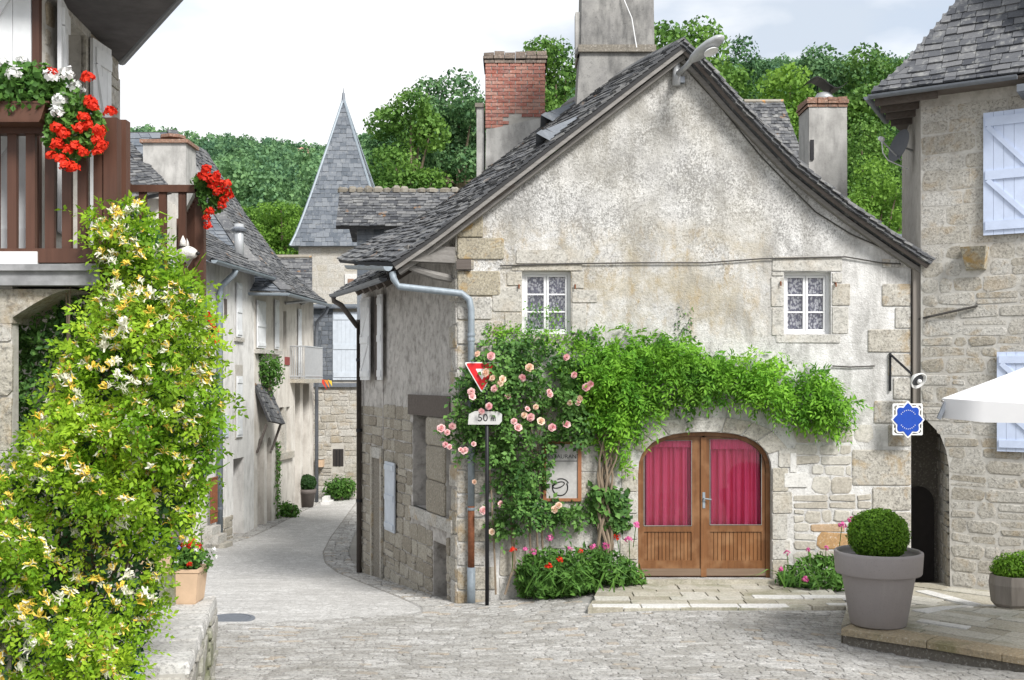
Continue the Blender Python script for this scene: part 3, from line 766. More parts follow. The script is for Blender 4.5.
# white slabs laid as bands
def band(x0, y0, x1, y1, wid, n):
    a = Vector((x0, y0, 0)); b = Vector((x1, y1, 0)); d = (b-a); t = Vector((-d.y, d.x, 0)).normalized()*wid/2
    for i in range(n):
        p = a+d*(i/n+.004); q = a+d*((i+1)/n-.004)
        c = [Vector((v.x, v.y, z_terr(v.x, v.y)+.010)) for v in (p-t, q-t, q+t, p+t)]
        wh.append(stone(c, UP, .009, rng, back=.03, cut=.03, jit=.01, inset=.03))
band(1.08, 14.93, 3.75, 14.93, .2, 4); band(3.4, 15.55, 4.8, 15.55, .2, 2); band(4.3, 15.0, 5.0, 15.0, .18, 1)
band(5.95, 16.0, 6.3, 14.95, .22, 2); band(6.35, 14.85, 7.2, 14.75, .2, 2); band(5.15, 13.9, 6.25, 14.8, .22, 2); band(4.95, 13.4, 5.4, 13.0, .16, 1)
pieces(te, wh, 'white_slab', M['white_stone'], 300)
# edging stones of the step
ed = []
a = Vector((3.94, 13.1, 0)); b = Vector((9.2, 8.05, 0)); d = (b-a).normalized(); nn = Vector((-d.y, d.x, 0))*-1
if nn.y > 0: nn = -nn
s = 0; Ltot = (b-a).length
while s < Ltot-.1:
    w = rng.uniform(.8, 1.25); e = min(s+w, Ltot)
    p, q = a+d*(s+.006), a+d*(e-.006)
    m = MB(); zt = lambda v: z_terr(v.x, v.y)+.012
    ring = [p+nn*.05, q+nn*.05, q-nn*.3, p-nn*.3]
    V8 = [Vector((v.x, v.y, zt(v)-.085)) for v in ring]+[Vector((v.x, v.y, zt(v)-.012)) for v in ring]
    V8 += [Vector((lerp(v.x, (p.x+q.x)/2, .02), v.y, zt(v)))-nn*(.018 if i < 2 else -.0) for i, v in enumerate(ring)]
    Fq = [(3, 2, 1, 0), (8, 9, 10, 11)]
    for k0 in (0, 4):
        for i in range(4): Fq.append((k0+i, k0+(i+1) % 4, k0+4+(i+1) % 4, k0+4+i))
    ed.append((V8, Fq)); s = e
pieces(te, ed, 'edging_stone', M['paving_edge'], 300)
for ya, yb, xa, xb_ in ((13.3, 14.05, 4.16, 4.40), (14.06, 14.8, 4.41, 4.62)):
    V8 = [(3.93 if ya < 13.5 else xa-.13, ya-.17 if ya < 13.5 else ya, 0), (xa, ya, 0), (xb_, yb, 0), (xb_-.13, yb, 0)]
    MB().hexa([(x, y, -.05) for x, y, z in V8]+[(x, y, z_terr(4.2, y)+.012) for x, y, z in V8]).build('edging_stone', M['paving'], te)
MB().hexa([Vector((v.x, v.y, z)) for z in (-.05, .37) for v in (a-nn*.0, b-nn*.0, b-nn*.2, a-nn*.2)]).build('riser', M['dark_stone'], te)

# ------------------------------------------------------------------ slate roofs
def slates(surf, rows, width, rng, u_range, thick=.022, gap=.004, lift=.012):
    """surf(u, t) -> (point, normal), t measured in metres up the slope; rows: list of (t0, t1); u_range(t)->(a,b)"""
    out = []
    for r, (t0, t1) in enumerate(rows):
        a, b = u_range((t0+t1)/2); u = a-rng.uniform(0, width*.8)
        while u < b:
            w = width*rng.uniform(.7, 1.35); p, q = max(u, a), min(u+w, b)
            if q-p > .03:
                e = (t1-t0)*.45; th = thick*rng.uniform(.6, 1.5); dt = rng.uniform(-.012, .012); tl = rng.uniform(-.004, .008)
                V = []
                for (uu, tt, off) in ((p+gap, t0+dt+rng.uniform(-.01, .01), lift+tl), (q-gap, t0+dt+rng.uniform(-.01, .01), lift+rng.uniform(-.004, .006)), (q-gap, t1+e, -.004), (p+gap, t1+e, -.004)):
                    P0, n = surf(uu, tt); V.append((P0+n*off, n))
                bot = [v for v, n in V]; top = [v+n*(th if i < 2 else th*.8) for i, (v, n) in enumerate(V)]
                out.append((bot+top, [(3, 2, 1, 0), (4, 5, 6, 7), (0, 1, 5, 4), (1, 2, 6, 5), (2, 3, 7, 6), (3, 0, 4, 7)]))
            u += w
    return out
def profile(pts):
    """polyline (a, z) -> function of arc length -> (a, z, slope normal), total length"""
    pts = [Vector((p[0], p[1])) for p in pts]; L = [0]
    for p, q in zip(pts, pts[1:]): L.append(L[-1]+(q-p).length)
    def f(t):
        t = min(max(t, 0), L[-1]-1e-6) if t <= L[-1] else L[-1]-1e-6
        i = 0
        while i < len(L)-2 and L[i+1] < t: i += 1
        k = (t-L[i])/(L[i+1]-L[i]); p = pts[i].lerp(pts[i+1], k); d = (pts[i+1]-pts[i]).normalized()
        return p, d
    return f, L[-1]

# ------------------------------------------------------------------ the house with the gable and the arched door
FY = 16.7; S = FPX/FY
FA = Plane((0, FY), (1, 0))
SD = Plane((CORN.x, CORN.y), (-.405, 1))
def fx(px): return (px-512)/S
def fz(py): return EYE-(py-HZ)/S
def FR(x0, y0, x1, y1): return fx(x0), fx(x1), fz(y1), fz(y0)
house = thing('gable_house', 'old stone gable house with slate roof, pink curtained double door and climbing plants', 'house', (2.5, 17.5, 0))
WALL_T = .5
win_l = FR(522, 271, 571, 334); win_r = FR(784, 272, 831, 334)
def arch_pts(xc, hw, ysp, rise, ybot, n=16, ex=2.6):
    pts = [(xc-hw, ybot)]
    for i in range(n+1):
        a = math.pi*(1-i/n); c, s_ = math.cos(a), math.sin(a)
        pts.append((xc+hw*math.copysign(abs(c)**(2/ex), c), ysp-rise*abs(s_)**(2/ex)))
    pts.append((xc+hw, ybot)); return pts
door_px = arch_pts(705, 67, 474, 42, 579)
door_uv = [(fx(a), fz(b)) for a, b in door_px]
top_px = [(a, b-7) for a, b in [(911, 258), (880, 243), (840, 217), (800, 186), (760, 146), (720, 98), (683, 60), (640, 94), (580, 139), (520, 186), (457, 232)]]
outer = [(fx(457), -.7), (fx(911), -.3)]+[(fx(a), fz(b)) for a, b in top_px]
rect_hole = lambda r: [(r[0], r[2]), (r[1], r[2]), (r[1], r[3]), (r[0], r[3])]
wall = MB().slab(FA, outer, [rect_hole(win_l), rect_hole(win_r), door_uv], -WALL_T, 0).build('front_wall', M['facade'], house)
# side wall towards the lane
def SU(px): return SD.uv(px, 380)[0]
S_END = SU(384)
o1 = SD.rect(413, 418, 428, 506); o2 = SD.rect(446.5, 420, 452, 524); o3 = SD.rect(433.5, 540, 447, 606)
o1 = (o1[0], o1[1], SD.uv(420, 508)[1], SD.uv(420, 415)[1]); o2 = (o2[0], o2[1]-.0, o1[2]-.02, o1[3])
o3 = (o3[0], o3[1], -.1, SD.uv(440, 543)[1])
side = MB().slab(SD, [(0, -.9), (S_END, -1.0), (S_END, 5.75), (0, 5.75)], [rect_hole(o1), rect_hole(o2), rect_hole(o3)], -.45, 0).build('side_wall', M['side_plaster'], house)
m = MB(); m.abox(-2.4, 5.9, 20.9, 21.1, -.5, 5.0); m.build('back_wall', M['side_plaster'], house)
for o_, nm in ((o1, 'M'), (o2, 'M'), (o3, 'D')):
    m = MB(); m.wbox(SD, o_[0]-.05, o_[1]+.05, o_[2]-.05, o_[3]+.05, -.49, -.46); m.build('door_leaf' if nm == 'D' else 'dark_backing', M['beam'], house)  # dark panels stand in for the unlit inside behind each opening
# stones of the side wall: bottom storey and dressed jambs
rng = random.Random(21)
lint = (o1[0]-.12, o2[1]+.06 if o2[1] > o1[1] else o1[1]+.06, o1[3], o1[3]+.36)
lint = (min(o1[0], o2[0])-.0, max(o1[1], o2[1])+.15, o1[3], o1[3]+.34)
ex = [(a-.02, b+.02, c-.0, d+.0) for a, b, c, d in (o1, o2, o3)]+[lint]
sill = (min(o1[0], o2[0])-.1, max(o1[1], o2[1])+.1, o1[2]-.2, o1[2])
sillo = MB(); sillo.wbox(SD, sill[0], sill[1], sill[2], sill[3], -.05, .05); sillo.build('sill', M['quoin'], house)
MB().wbox(SD, min(o1[0], o2[0])+.0, lint[1], lint[2], lint[3], -.3, .05).build('lintel', M['beam'], house)
mul = (max(min(o1[1], o2[1]), min(o1[0], o2[0])), max(o1[0], o2[0]))
mul = tuple(sorted((min(o1[1], o2[1]), max(o1[0], o2[0]))))
lst = []
for i, (a, b) in enumerate([(0, .34), (.34, .7), (.7, 1)]):
    va = lerp(o1[2], o1[3], a)+.006; vb = lerp(o1[2], o1[3], b)-.006
    lst.append(stone([SD.pt(mul[0]+.005, va), SD.pt(mul[1]-.005, va), SD.pt(mul[1]-.005, vb), SD.pt(mul[0]+.005, vb)], SD.N, .05, rng, cut=.08, jit=.01, inset=.1))
ex += [sill, (mul[0], mul[1], o1[2], o1[3])]
lst += wall_stones(SD, lambda v: (.3, S_END-.02), -.6, 2.95, (.16, .3), (.22, .6), rng, ex, (.012, .035), .02, cut=.16, jit=.05)
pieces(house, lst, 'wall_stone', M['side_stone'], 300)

# quoins and dressed blocks on the gable front
rng = random.Random(3)
q = []; lq = []
yy = 214; i = 0
for (x1, y0, y1, li) in [(483, 214, 238, 1), (504, 238, 260, 1), (474, 260, 270, 0), (500, 271, 296, 1), (492, 297, 320, 0), (503, 321, 345, 0), (490, 346, 370, 0), (506, 371, 396, 0), (488, 397, 421, 0), (500, 422, 446, 0), (486, 447, 470, 0), (498, 471, 494, 0), (484, 495, 518, 0), (497, 519, 542, 0), (485, 543, 566, 0), (496, 567, 590, 0), (488, 591, 612, 0)]:
    u0, u1, v0, v1 = FR(457, y0, x1, y1-.8); u0 += .004
    s_ = stone([FA.pt(u0, v0), FA.pt(u1, v0), FA.pt(u1, v1), FA.pt(u0, v1)], FA.N, .03 if li else .022, rng, cut=.06, jit=.015, inset=.05)
    (lq if li else q).append(s_)
# return faces of the same corner on the lane side
for k in range(16):
    v0 = fz(605)+k*.355; w = .34 if k % 2 else .24
    q.append(stone([SD.pt(.004, v0+.008), SD.pt(w, v0+.008), SD.pt(w, v0+.345), SD.pt(.004, v0+.345)], SD.N, .02, rng, cut=.07, jit=.02, inset=.06))
for (x0, y0, x1, y1) in [(882, 284, 910.6, 307), (895, 307.5, 910.6, 329), (868, 329.5, 910.6, 353), (888, 354, 910.6, 377), (893, 378, 910.6, 400), (874, 401, 910.6, 424), (888, 425, 910.6, 447), (852, 450, 910.6, 486), (872, 487, 910.6, 511), (886, 512, 910.6, 535), (866, 536, 910.6, 560), (884, 561, 910.6, 585), (882, 259, 906, 268)]:
    u0, u1, v0, v1 = FR(x0, y0, x1, y1-.8)
    q.append(stone([FA.pt(u0, v0), FA.pt(u1, v0), FA.pt(u1, v1), FA.pt(u0, v1)], FA.N, .02, rng, cut=.05, jit=.012, inset=.05))
pieces(house, q, 'quoin', M['quoin']); pieces(house, lq, 'lichened_quoin', M['lichen_quoin'])
# window surrounds
ws = []
for (x0, y0, x1, y1) in [(516, 250, 584, 264), (512, 264.5, 582, 271), (507, 272, 521.5, 286), (492, 287, 521.5, 312), (505, 313, 521.5, 334), (572, 272, 584, 289), (572, 290, 597, 303), (572, 304, 586, 334), (515, 335, 578, 343),
                         (772, 257, 842, 271.5), (772, 272, 783.5, 276), (771, 277, 783.5, 307), (772, 308, 783.5, 336), (832, 273, 842, 283), (832, 284, 850, 306), (832, 307, 848, 334), (776, 335, 840, 343)]:
    u0, u1, v0, v1 = FR(x0, y0, x1, y1-.5)
    ws.append(stone([FA.pt(u0, v0), FA.pt(u1, v0), FA.pt(u1, v1), FA.pt(u0, v1)], FA.N, .016, rng, cut=.05, jit=.015, inset=.04))
pieces(house, ws, 'surround_stone', M['ashlar'])
# dressed blocks left of the door, rubble to its right
vx = [(620, 660)]
door_ex = [FR(616, 410, 794, 590)]
dressed = wall_stones(FA, lambda v: (fx(499), fx(634)), fz(600), fz(398), (.34, .44), (.42, .8), rng, [FR(617, 410, 800, 600)]+[FR(460, 0, 497, 600)], (.008, .016), .014, cut=.05, jit=.015, inset=.03)
pieces(house, dressed, 'wall_block', M['ashlar'])
rub = wall_stones(FA, lambda v: (fx(793), fx(909)), fz(592), fz(424), (.12, .3), (.16, .62), rng, [FR(852, 450, 912, 486), FR(872, 487, 912, 511), FR(886, 512, 912, 535), FR(866, 536, 912, 560), FR(884, 561, 912, 600), FR(888, 425, 912, 448), FR(874, 401, 912, 425), FR(790, 474, 811, 487)], (.006, .02), .03, cut=.2, jit=.07, inset=.12)
pieces(house, rub, 'rubble_stone', M['rubble'])
wq = []
for (x0, y0, x1, y1) in [(784, 473, 807, 487), (790, 453, 796, 472)]:
    u0, u1, v0, v1 = FR(x0, y0, x1, y1)
    wq.append(stone([FA.pt(u0, v0), FA.pt(u1, v0), FA.pt(u1, v1), FA.pt(u0, v1)], FA.N, .022, rng, cut=.04, jit=.01, inset=.03))
pieces(house, wq, 'repair_block', M['white_stone'])
# arch stones and jambs round the door
vs = []
def ring(px, off):  # outwards offset of the arch in pixels
    return arch_pts(705, 67+off, 474, 42+off*.75, 579, 60)
inn = arch_pts(705, 67, 474, 42, 579, 60)[1:-1]; out_ = ring(705, 20)[1:-1]
cuts = [8, 15, 21, 27, 33, 39, 45, 53]
for a, b in zip(cuts, cuts[1:]):
    A0, A1 = inn[a], inn[b]; B0, B1 = out_[a], out_[b]
    c4 = [FA.pt(fx(A0[0]), fz(A0[1]-.6)), FA.pt(fx(B0[0]), fz(B0[1])), FA.pt(fx(B1[0]), fz(B1[1])), FA.pt(fx(A1[0]), fz(A1[1]-.6))]
    sh = (c4[3]-c4[0]).normalized()*.006
    c4 = [c4[0]+sh, c4[1]+sh, c4[2]-sh, c4[3]-sh]
    vs.append(stone(c4, FA.N, .02, rng, cut=.04, jit=.01, inset=.03))
yj = 450
for side_ in (-1, 1):
    y0 = 448
    for k in range(6):
        y1 = y0+[20, 24, 22, 26, 20, 24][k]; w = [17, 14, 18, 13, 16, 15][k]
        y1 = min(y1, 580)
        if side_ < 0: r = (638-w-2, y0, 637.6, y1-.8)
        else: r = (772.4, y0, 772+w+2, y1-.8)
        if k == 0: r = (r[0]-6, y0, r[2]-6, y1-.8) if side_ < 0 else (r[0]+6, y0, r[2]+6, y1-.8)
        u0, u1, v0, v1 = FR(*r)
        vs.append(stone([FA.pt(u0, v0), FA.pt(u1, v0), FA.pt(u1, v1), FA.pt(u0, v1)], FA.N, .018, rng, cut=.05, jit=.012, inset=.03)); y0 = y1
pieces(house, vs, 'arch_stone', M['ashlar'])

# windows
def casement(parent, pl, r, rec, label=None, ncol=2, nrow=3, cur=M['lace'], paint=M['white_paint']):
    u0, u1, v0, v1 = r; n = -rec
    f = MB(); t = .045
    f.wbox(pl, u0, u0+t, v0, v1, n-.05, n+.03); f.wbox(pl, u1-t, u1, v0, v1, n-.05, n+.03)
    f.wbox(pl, u0+t, u1-t, v0, v0+t, n-.05, n+.028); f.wbox(pl, u0+t, u1-t, v1-t, v1, n-.05, n+.028)
    w = f.build('window', paint, parent)
    iu0, iu1, iv0, iv1 = u0+t, u1-t, v0+t, v1-t; cw = (iu1-iu0)/ncol
    for c in range(ncol):
        a, b = iu0+c*cw+.004, iu0+(c+1)*cw-.004; s_ = MB(); st = .034
        s_.wbox(pl, a, a+st, iv0+.004, iv1-.004, n-.03, n+.02); s_.wbox(pl, b-st, b, iv0+.004, iv1-.004, n-.03, n+.02)
        s_.wbox(pl, a+st, b-st, iv0+.004, iv0+st, n-.03, n+.018); s_.wbox(pl, a+st, b-st, iv1-st, iv1-.004, n-.03, n+.018)
        rh = (iv1-iv0-2*st)/nrow
        for k in range(1, nrow): s_.wbox(pl, a+st, b-st, iv0+st+k*rh-.011, iv0+st+k*rh+.011, n-.025, n+.015)
        s_.build('casement', paint, w)
        for k in range(nrow):
            MB().wbox(pl, a+st, b-st, iv0+st+k*rh+.011, iv0+st+(k+1)*rh-.011, n-.008, n-.004).build('pane', M['glass'], w)
    # gathered curtain just behind
    V = []; Fs = []; N_ = 60
    for i in range(N_+1):
        u = lerp(iu0, iu1, i/N_); d = n-.06-.012*math.sin(i*1.1)-.008*math.sin(i*.37)
        V += [pl.pt(u, iv0, d), pl.pt(u, iv1, d)]
    for i in range(N_): Fs.append((2*i, 2*i+2, 2*i+3, 2*i+1))
    MB().add(V, Fs).build('curtain', cur, w, True)
    MB().wbox(pl, u0-.02, u1+.02, v0-.02, v1+.02, n-.25, n-.22).build('dark_room_sheet', M['dark_in'], w)  # dark sheet in place of the unlit room behind the curtain
    return w
casement(house, FA, win_l, .14); casement(house, FA, win_r, .14)
# shutter hooks beside the windows
for (x, y) in [(519, 285), (575, 285), (780, 282), (835, 283)]:
    MB().tube([FA.pt(fx(x), fz(y), 0), FA.pt(fx(x), fz(y), .05), FA.pt(fx(x), fz(y+4), .055)], .012, 6).build('hinge_pin', M['rust'], house)

# double door with arched glass
dn = -.16
def half_arch(x0, x1, inner=0):
    """upper outline of the door between x0 and x1 (pixels), pulled in by `inner`"""
    a = arch_pts(705, 67-inner, 474, 42-inner, 579, 48)[1:-1]
    return [(p, q_) for p, q_ in a if x0 <= p <= x1]
door = thing  # placeholder name kept short below
dframe_out = [(fx(a), fz(b)) for a, b in arch_pts(705, 66.6, 474, 41.6, 579)]
dframe_in = [(fx(a), fz(b)) for a, b in arch_pts(705, 62.5, 474, 37.5, 578.5)]
m = MB()
oa = [(fx(a), fz(b)) for a, b in arch_pts(705, 66.6, 474, 41.6, 579, 40)]; ia = [(fx(a), fz(b)) for a, b in arch_pts(705, 62.8, 474, 37.8, 579, 40)]
for i in range(len(oa)-1):
    m.hexa([FA.pt(*oa[i], dn-.06), FA.pt(*oa[i+1], dn-.06), FA.pt(*ia[i+1], dn-.06), FA.pt(*ia[i], dn-.06), FA.pt(*oa[i], dn+.05), FA.pt(*oa[i+1], dn+.05), FA.pt(*ia[i+1], dn+.05), FA.pt(*ia[i], dn+.05)])
dr = m.build('door', M['door_wood'], house)
def leaf(x0, x1, gx0, gx1, gy0, gy1, left):
    arch = half_arch(x0, x1, 4.6)
    yl = 578
    top = arch
    def atx(x):
        a = arch_pts(705, 62.4, 474, 37.4, 579, 200)[1:-1]; return min(a, key=lambda p: abs(p[0]-x))[1]
    outer_ = [(x0, yl), (x1, yl), (x1, atx(x1))]+[p for p in reversed(top) if x0+.5 < p[0] < x1-.5]+[(x0, atx(x0))]
    cx = 12
    if left: hole = [(gx0, gy1), (gx1, gy1), (gx1, gy0)]+[(gx0+cx*(1-math.sin(t)), gy0+1.0+cx*1.0*(1-math.cos(t))*1.0) for t in [math.pi/2*k/5 for k in range(5, -1, -1)]][::1]
    else: hole = [(gx0, gy1), (gx1, gy1)]+[(gx1-cx*(1-math.sin(t)), gy0+1.0+cx*(1-math.cos(t))) for t in [math.pi/2*k/5 for k in range(0, 6)]][::-1]+[(gx0, gy0)]
    if left:
        hole = [(gx0, gy1), (gx1, gy1), (gx1, gy0)]+[(gx0+cx-cx*math.sin(t), gy0+cx-cx*math.cos(t)) for t in [math.pi/2*k/5 for k in range(6)]]
    else:
        hole = [(gx0, gy1), (gx1, gy1)]+[(gx1-cx+cx*math.cos(t), gy0+cx-cx*math.sin(t)) for t in [math.pi/2*k/5 for k in range(6)]]+[(gx0, gy0)]
    py0, py1 = 533, 562
    panel = [(gx0, py1), (gx1, py1), (gx1, py0), (gx0, py0)]
    conv = lambda L: [(fx(a), fz(b)) for a, b in L]
    o_ = MB().slab(FA, conv(outer_), [conv(hole), conv(panel)], dn-.025, dn+.025).build('door_leaf', M['door_wood'], dr)
    MB().slab(FA, conv(hole), [], dn-.006, dn-.002).build('glass_pane', M['glass'], dr)
    # beading round the glass
    bd = MB(); pts = [FA.pt(fx(a), fz(b), dn+.026) for a, b in hole]; bd.tube(pts+[pts[0]], .008, 5, False); bd.build('beading', M['grey_wood'], dr)
    n = 13; w = (gx1-gx0)/n
    for i in range(n):
        a, b = gx0+i*w+.25, gx0+(i+1)*w-.25
        MB().wbox(FA, fx(a), fx(b), fz(py1), fz(py0), dn-.02, dn+.006).build('plank', M['door_wood'], dr)
    MB().wbox(FA, fx(x0+1), fx(x1-1), fz(577), fz(570), dn+.02, dn+.045).build('kick_board', M['door_kick'], dr)
leaf(641.5, 703.5, 645, 693, 441, 527, True); leaf(706.5, 768.5, 711.5, 763.5, 439.5, 526, False)
MB().wbox(FA, fx(702.2), fx(707.8), fz(578), fz(437.6), dn-.0, dn+.05).build('meeting_stile', M['door_wood'], dr)
hd = MB(); hd.wbox(FA, fx(703.8), fx(706.4), fz(509), fz(493), dn+.05, dn+.058); hd.tube([FA.pt(fx(705), fz(499), dn+.05), FA.pt(fx(705), fz(499), dn+.1), FA.pt(fx(712), fz(500), dn+.1)], .011, 8)
hd.build('handle', M['zinc'], dr)
def curtain(x0, x1, y0, y1, dep, mat, parent, folds=9, amp=.03, tie=None):
    V = []; Fs = []; N_ = 110; K = 10
    for k in range(K+1):
        for i in range(N_+1):
            t = i/N_; kk = k/K; ph = folds*2*math.pi*t
            x = lerp(x0, x1, t)
            d = dep-amp*(.4+.6*kk)*math.sin(ph+1.3*math.sin(t*5))-amp*.35*math.sin(ph*2.3+1)
            V.append(FA.pt(fx(x), fz(lerp(y0, y1, kk)), d))
    for k in range(K):
        for i in range(N_):
            a = k*(N_+1)+i; Fs.append((a, a+1, a+N_+2, a+N_+1))
    MB().add(V, Fs).build('curtain', mat, parent, True)
curtain(642, 698, 436, 530, dn-.085, M['curtain'], dr, 6, .055); curtain(708, 768, 436, 530, dn-.085, M['curtain'], dr, 7, .055)
curtain(642, 698, 436, 448, dn-.035, M['curtain'], dr, 13, .012); curtain(708, 768, 436, 450, dn-.035, M['curtain'], dr, 14, .012)
MB().wbox(FA, fx(634), fx(776), fz(582), fz(428), -.49, -.46).build('dark_room_panel', M['dark_in'], dr)  # dark panel painted as the unlit room behind the door glass
MB().wbox(FA, fx(634), fx(776), fz(585), fz(579), -.2, .12).build('threshold', M['paving'], house)

# roof: curved slate slopes with overhanging eaves
RY = 16.38; SR = FPX/RY
rx = lambda px: (px-512)/SR
rz = lambda py: EYE-(py-HZ)/SR
lp = [(392, 263), (430, 238), (470, 208), (520, 169), (580, 121), (640, 74), (684, 41)]
rp = [(933, 261), (900, 239), (850, 204), (800, 164), (740, 101), (705, 61), (684, 41)]
fl, LL = profile([(rx(a), rz(b)) for a, b in lp]); fr_, LR = profile([(rx(a), rz(b)) for a, b in rp])
RL = 3.25
def surf_l(u, t):
    p, d = fl(t); q_ = Vector((p.x-.405*u, RY+u, p.y+.12*u*(1-smooth(0, 2.6, t))+.02*math.sin(u*2.1+t)))
    n = Vector((d.x, 0, d.y)).cross(SIDE_DIR.normalized()); n = n if n.z > 0 else -n
    return q_, n.normalized()
def surf_r(u, t):
    p, d = fr_(t); q_ = Vector((p.x-.405*u, RY+u, p.y))
    n = Vector((d.x, 0, d.y)).cross(SIDE_DIR.normalized()); n = n if n.z > 0 else -n
    return q_, n.normalized()
roof = None
def roof_bed(name, surf, L, u0, u1, th, mat, parent, nt=14, nu=2):
    V = []; Fs = []
    for j in range(nt+1):
        for i in range(nu+1):
            p, n = surf(lerp(u0, u1, i/nu), L*j/nt); V += [p, p-n*th]
    k = 2*(nu+1)
    for j in range(nt):
        for i in range(nu):
            a = j*k+2*i; Fs += [(a, a+2, a+k+2, a+k), (a+1, a+k+1, a+k+3, a+3)]
        Fs += [(j*k, (j+1)*k, (j+1)*k+1, j*k+1), (j*k+2*nu, j*k+2*nu+1, (j+1)*k+2*nu+1, (j+1)*k+2*nu)]
    for i in range(nu): Fs += [(2*i, 2*i+1, 2*i+3, 2*i+2), (nt*k+2*i, nt*k+2*i+2, nt*k+2*i+3, nt*k+2*i+1)]
    return MB().add(V, Fs).build(name, mat, parent)
roof = roof_bed('roof', surf_l, LL, 0, RL, .06, M['slate_base'], house)
roof_bed('roof_slope', surf_r, LR, 0, RL, .06, M['slate'], roof)
rng = random.Random(8)
def rows(L, e, jit=.0): 
    out = []; t = -.03
    while t < L-.02:
        ee = e*rng.uniform(.85, 1.15); out.append((t, min(t+ee, L+.02))); t += ee
    return out
sl_list = slates(surf_l, rows(LL, .135), .2, rng, lambda t: (-.02, RL+.03), .026, .004, .014)
pieces(roof, sl_list, 'slate', M['slate'], 300, 'slates', key=lambda p: p[0][0].y)
sr_list = slates(surf_r, rows(LR, .14), .22, rng, lambda t: (-.03, .4), .026, .004, .014)
pieces(roof, sr_list, 'slate', M['slate'], 120, 'slates')
# ridge capping
rd = []
for k in range(12):
    u = k*.31; a, _ = surf_l(u, LL); b, _ = surf_l(u+.3, LL); a = a+UP*.02; b = b+UP*.02
    s1 = Vector((-.17, 0, -.105)); s2 = Vector((.15, 0, -.13))
    rd.append(([a+s1, b+s1, b+UP*.03, a+UP*.03, a+s2, b+s2]+[v+UP*.03 for v in (a+s1, b+s1, b+UP*.03, a+UP*.03, a+s2, b+s2)],
               [(0, 1, 2, 3), (3, 2, 5, 4), (6, 9, 8, 7), (9, 10, 11, 8), (0, 3, 9, 6), (3, 4, 10, 9), (1, 7, 8, 2), (2, 8, 11, 5), (0, 6, 7, 1), (4, 5, 11, 10)]))
pieces(roof, rd, 'ridge_slate', M['slate'])
# verge boards under the slates and mortar line
def verge(surf, L, off, hgt, y0, y1, mat, name, n=18):
    V = []; Fs = []
    for j in range(n+1):
        p, nn = surf(0, L*j/n); dn_ = Vector((nn.x, 0, nn.z)).normalized()
        a = Vector((p.x, 0, p.z))-dn_*off; b = a-dn_*hgt
        for yv in (y0, y1): V += [Vector((a.x, yv, a.z)), Vector((b.x, yv, b.z))]
    for j in range(n):
        k = 4*j; Fs += [(k, k+1, k+5, k+4), (k+2, k+6, k+7, k+3), (k, k+4, k+6, k+2), (k+1, k+3, k+7, k+5)]
    Fs += [(0, 2, 3, 1), (4*n, 4*n+1, 4*n+3, 4*n+2)]
    return MB().add(V, Fs).build(name, mat, house)
verge(surf_l, LL, .05, .065, RY+.03, RY+.07, M['grey_wood'], 'bargeboard')
verge(surf_l, LL, .12, .06, RY+.16, FY+.02, M['grey_wood'], 'verge_trim')
verge(surf_r, LR, .06, .06, RY+.05, RY+.09, M['beam'], 'bargeboard')
verge(surf_r, LR, .13, .06, RY+.2, FY+.02, M['grey_wood'], 'verge_trim')
# stacked slate edge along the right verge
lay = []
for j in range(64):
    t = LR*j/64; p, nn = surf_r(0, t); p2, _ = surf_r(0, min(LR, t+LR/64*1.7))
    o0 = rng.uniform(-.035, .02)
    for kx in range(2):
        h0 = .005-.05*kx; a = p-nn*h0*-1*0; y0 = RY-.03+o0+.03*kx
        base = [p-nn*(.055*kx+.0), p2-nn*(.055*kx+.02)]
        lay.append(([Vector((b.x, yv, b.z)) for b in base for yv in (y0, y0+.3)]+[Vector((b.x, yv, b.z))+nn*.03 for b in base for yv in (y0, y0+.3)],
                    [(0, 1, 3, 2), (4, 6, 7, 5), (0, 4, 5, 1), (1, 5, 7, 3), (3, 7, 6, 2), (2, 6, 4, 0)]))
pieces(roof, lay, 'verge_slate', M['slate'])
# rafters and bracket under the deep eave on the lane side
for u in (.15, .75, 1.4, 2.1, 2.8):
    pa, na = surf_l(u, .12); pb, nb = surf_l(u, 2.2)
    a = pa-na*.12; b = pb-nb*.12; MB().box((a+b)/2, (b-a).normalized(), SIDE_DIR.normalized(), (b-a).normalized().cross(SIDE_DIR.normalized()), (b-a).length/2, .05, .055).build('rafter', M['beam'], roof)
bk = MB(); bk.box(SD.pt(.12, 5.3, .35), SD.N, SD.U, UP, .42, .1, .12); bk.build('corbel_beam', M['grey_wood'], house)
bk = MB(); pth = [SD.pt(.2, 4.95, 0), SD.pt(.2, 5.0, .3), SD.pt(.2, 5.08, .6), SD.pt(.2, 5.16, .8)]; bk.tube(pth, [.06, .07, .06, .04], 8); bk.build('bracket', M['grey_wood'], house)
MB().box(FA.pt(fx(464), fz(265), .03), (1, 0, 0), (0, 1, 0), UP, .11, .07, .075).build('beam_end', M['beam'], house)
# two little roof vents
for (t, u) in ((3.25, .55), (4.55, 2.75)):
    p0, n0 = surf_l(u, t); d = (surf_l(u, t+.1)[0]-p0).normalized(); sd_ = SIDE_DIR.normalized()
    v = MB(); A = p0+d*.65+n0*.02; w = .22
    L_, R_ = p0-sd_*w, p0+sd_*w; T = p0+n0*.2
    v.add([L_+n0*.02, R_+n0*.02, T+n0*.02, A, T-d*.1+n0*.03, L_-d*.12+n0*.04-sd_*.05, R_-d*.12+n0*.04+sd_*.05], [(5, 4, 3), (4, 6, 3), (5, 0, 3), (6, 3, 1), (5, 4, 2, 0), (4, 6, 1, 2)])
    ve = v.build('roof_vent', M['slate_blue'], roof)
    MB().add([L_+n0*.02+d*.06, R_+n0*.02+d*.06, T+n0*.0+d*.06], [(0, 1, 2)]).build('vent_opening', M['dark_in'], ve)
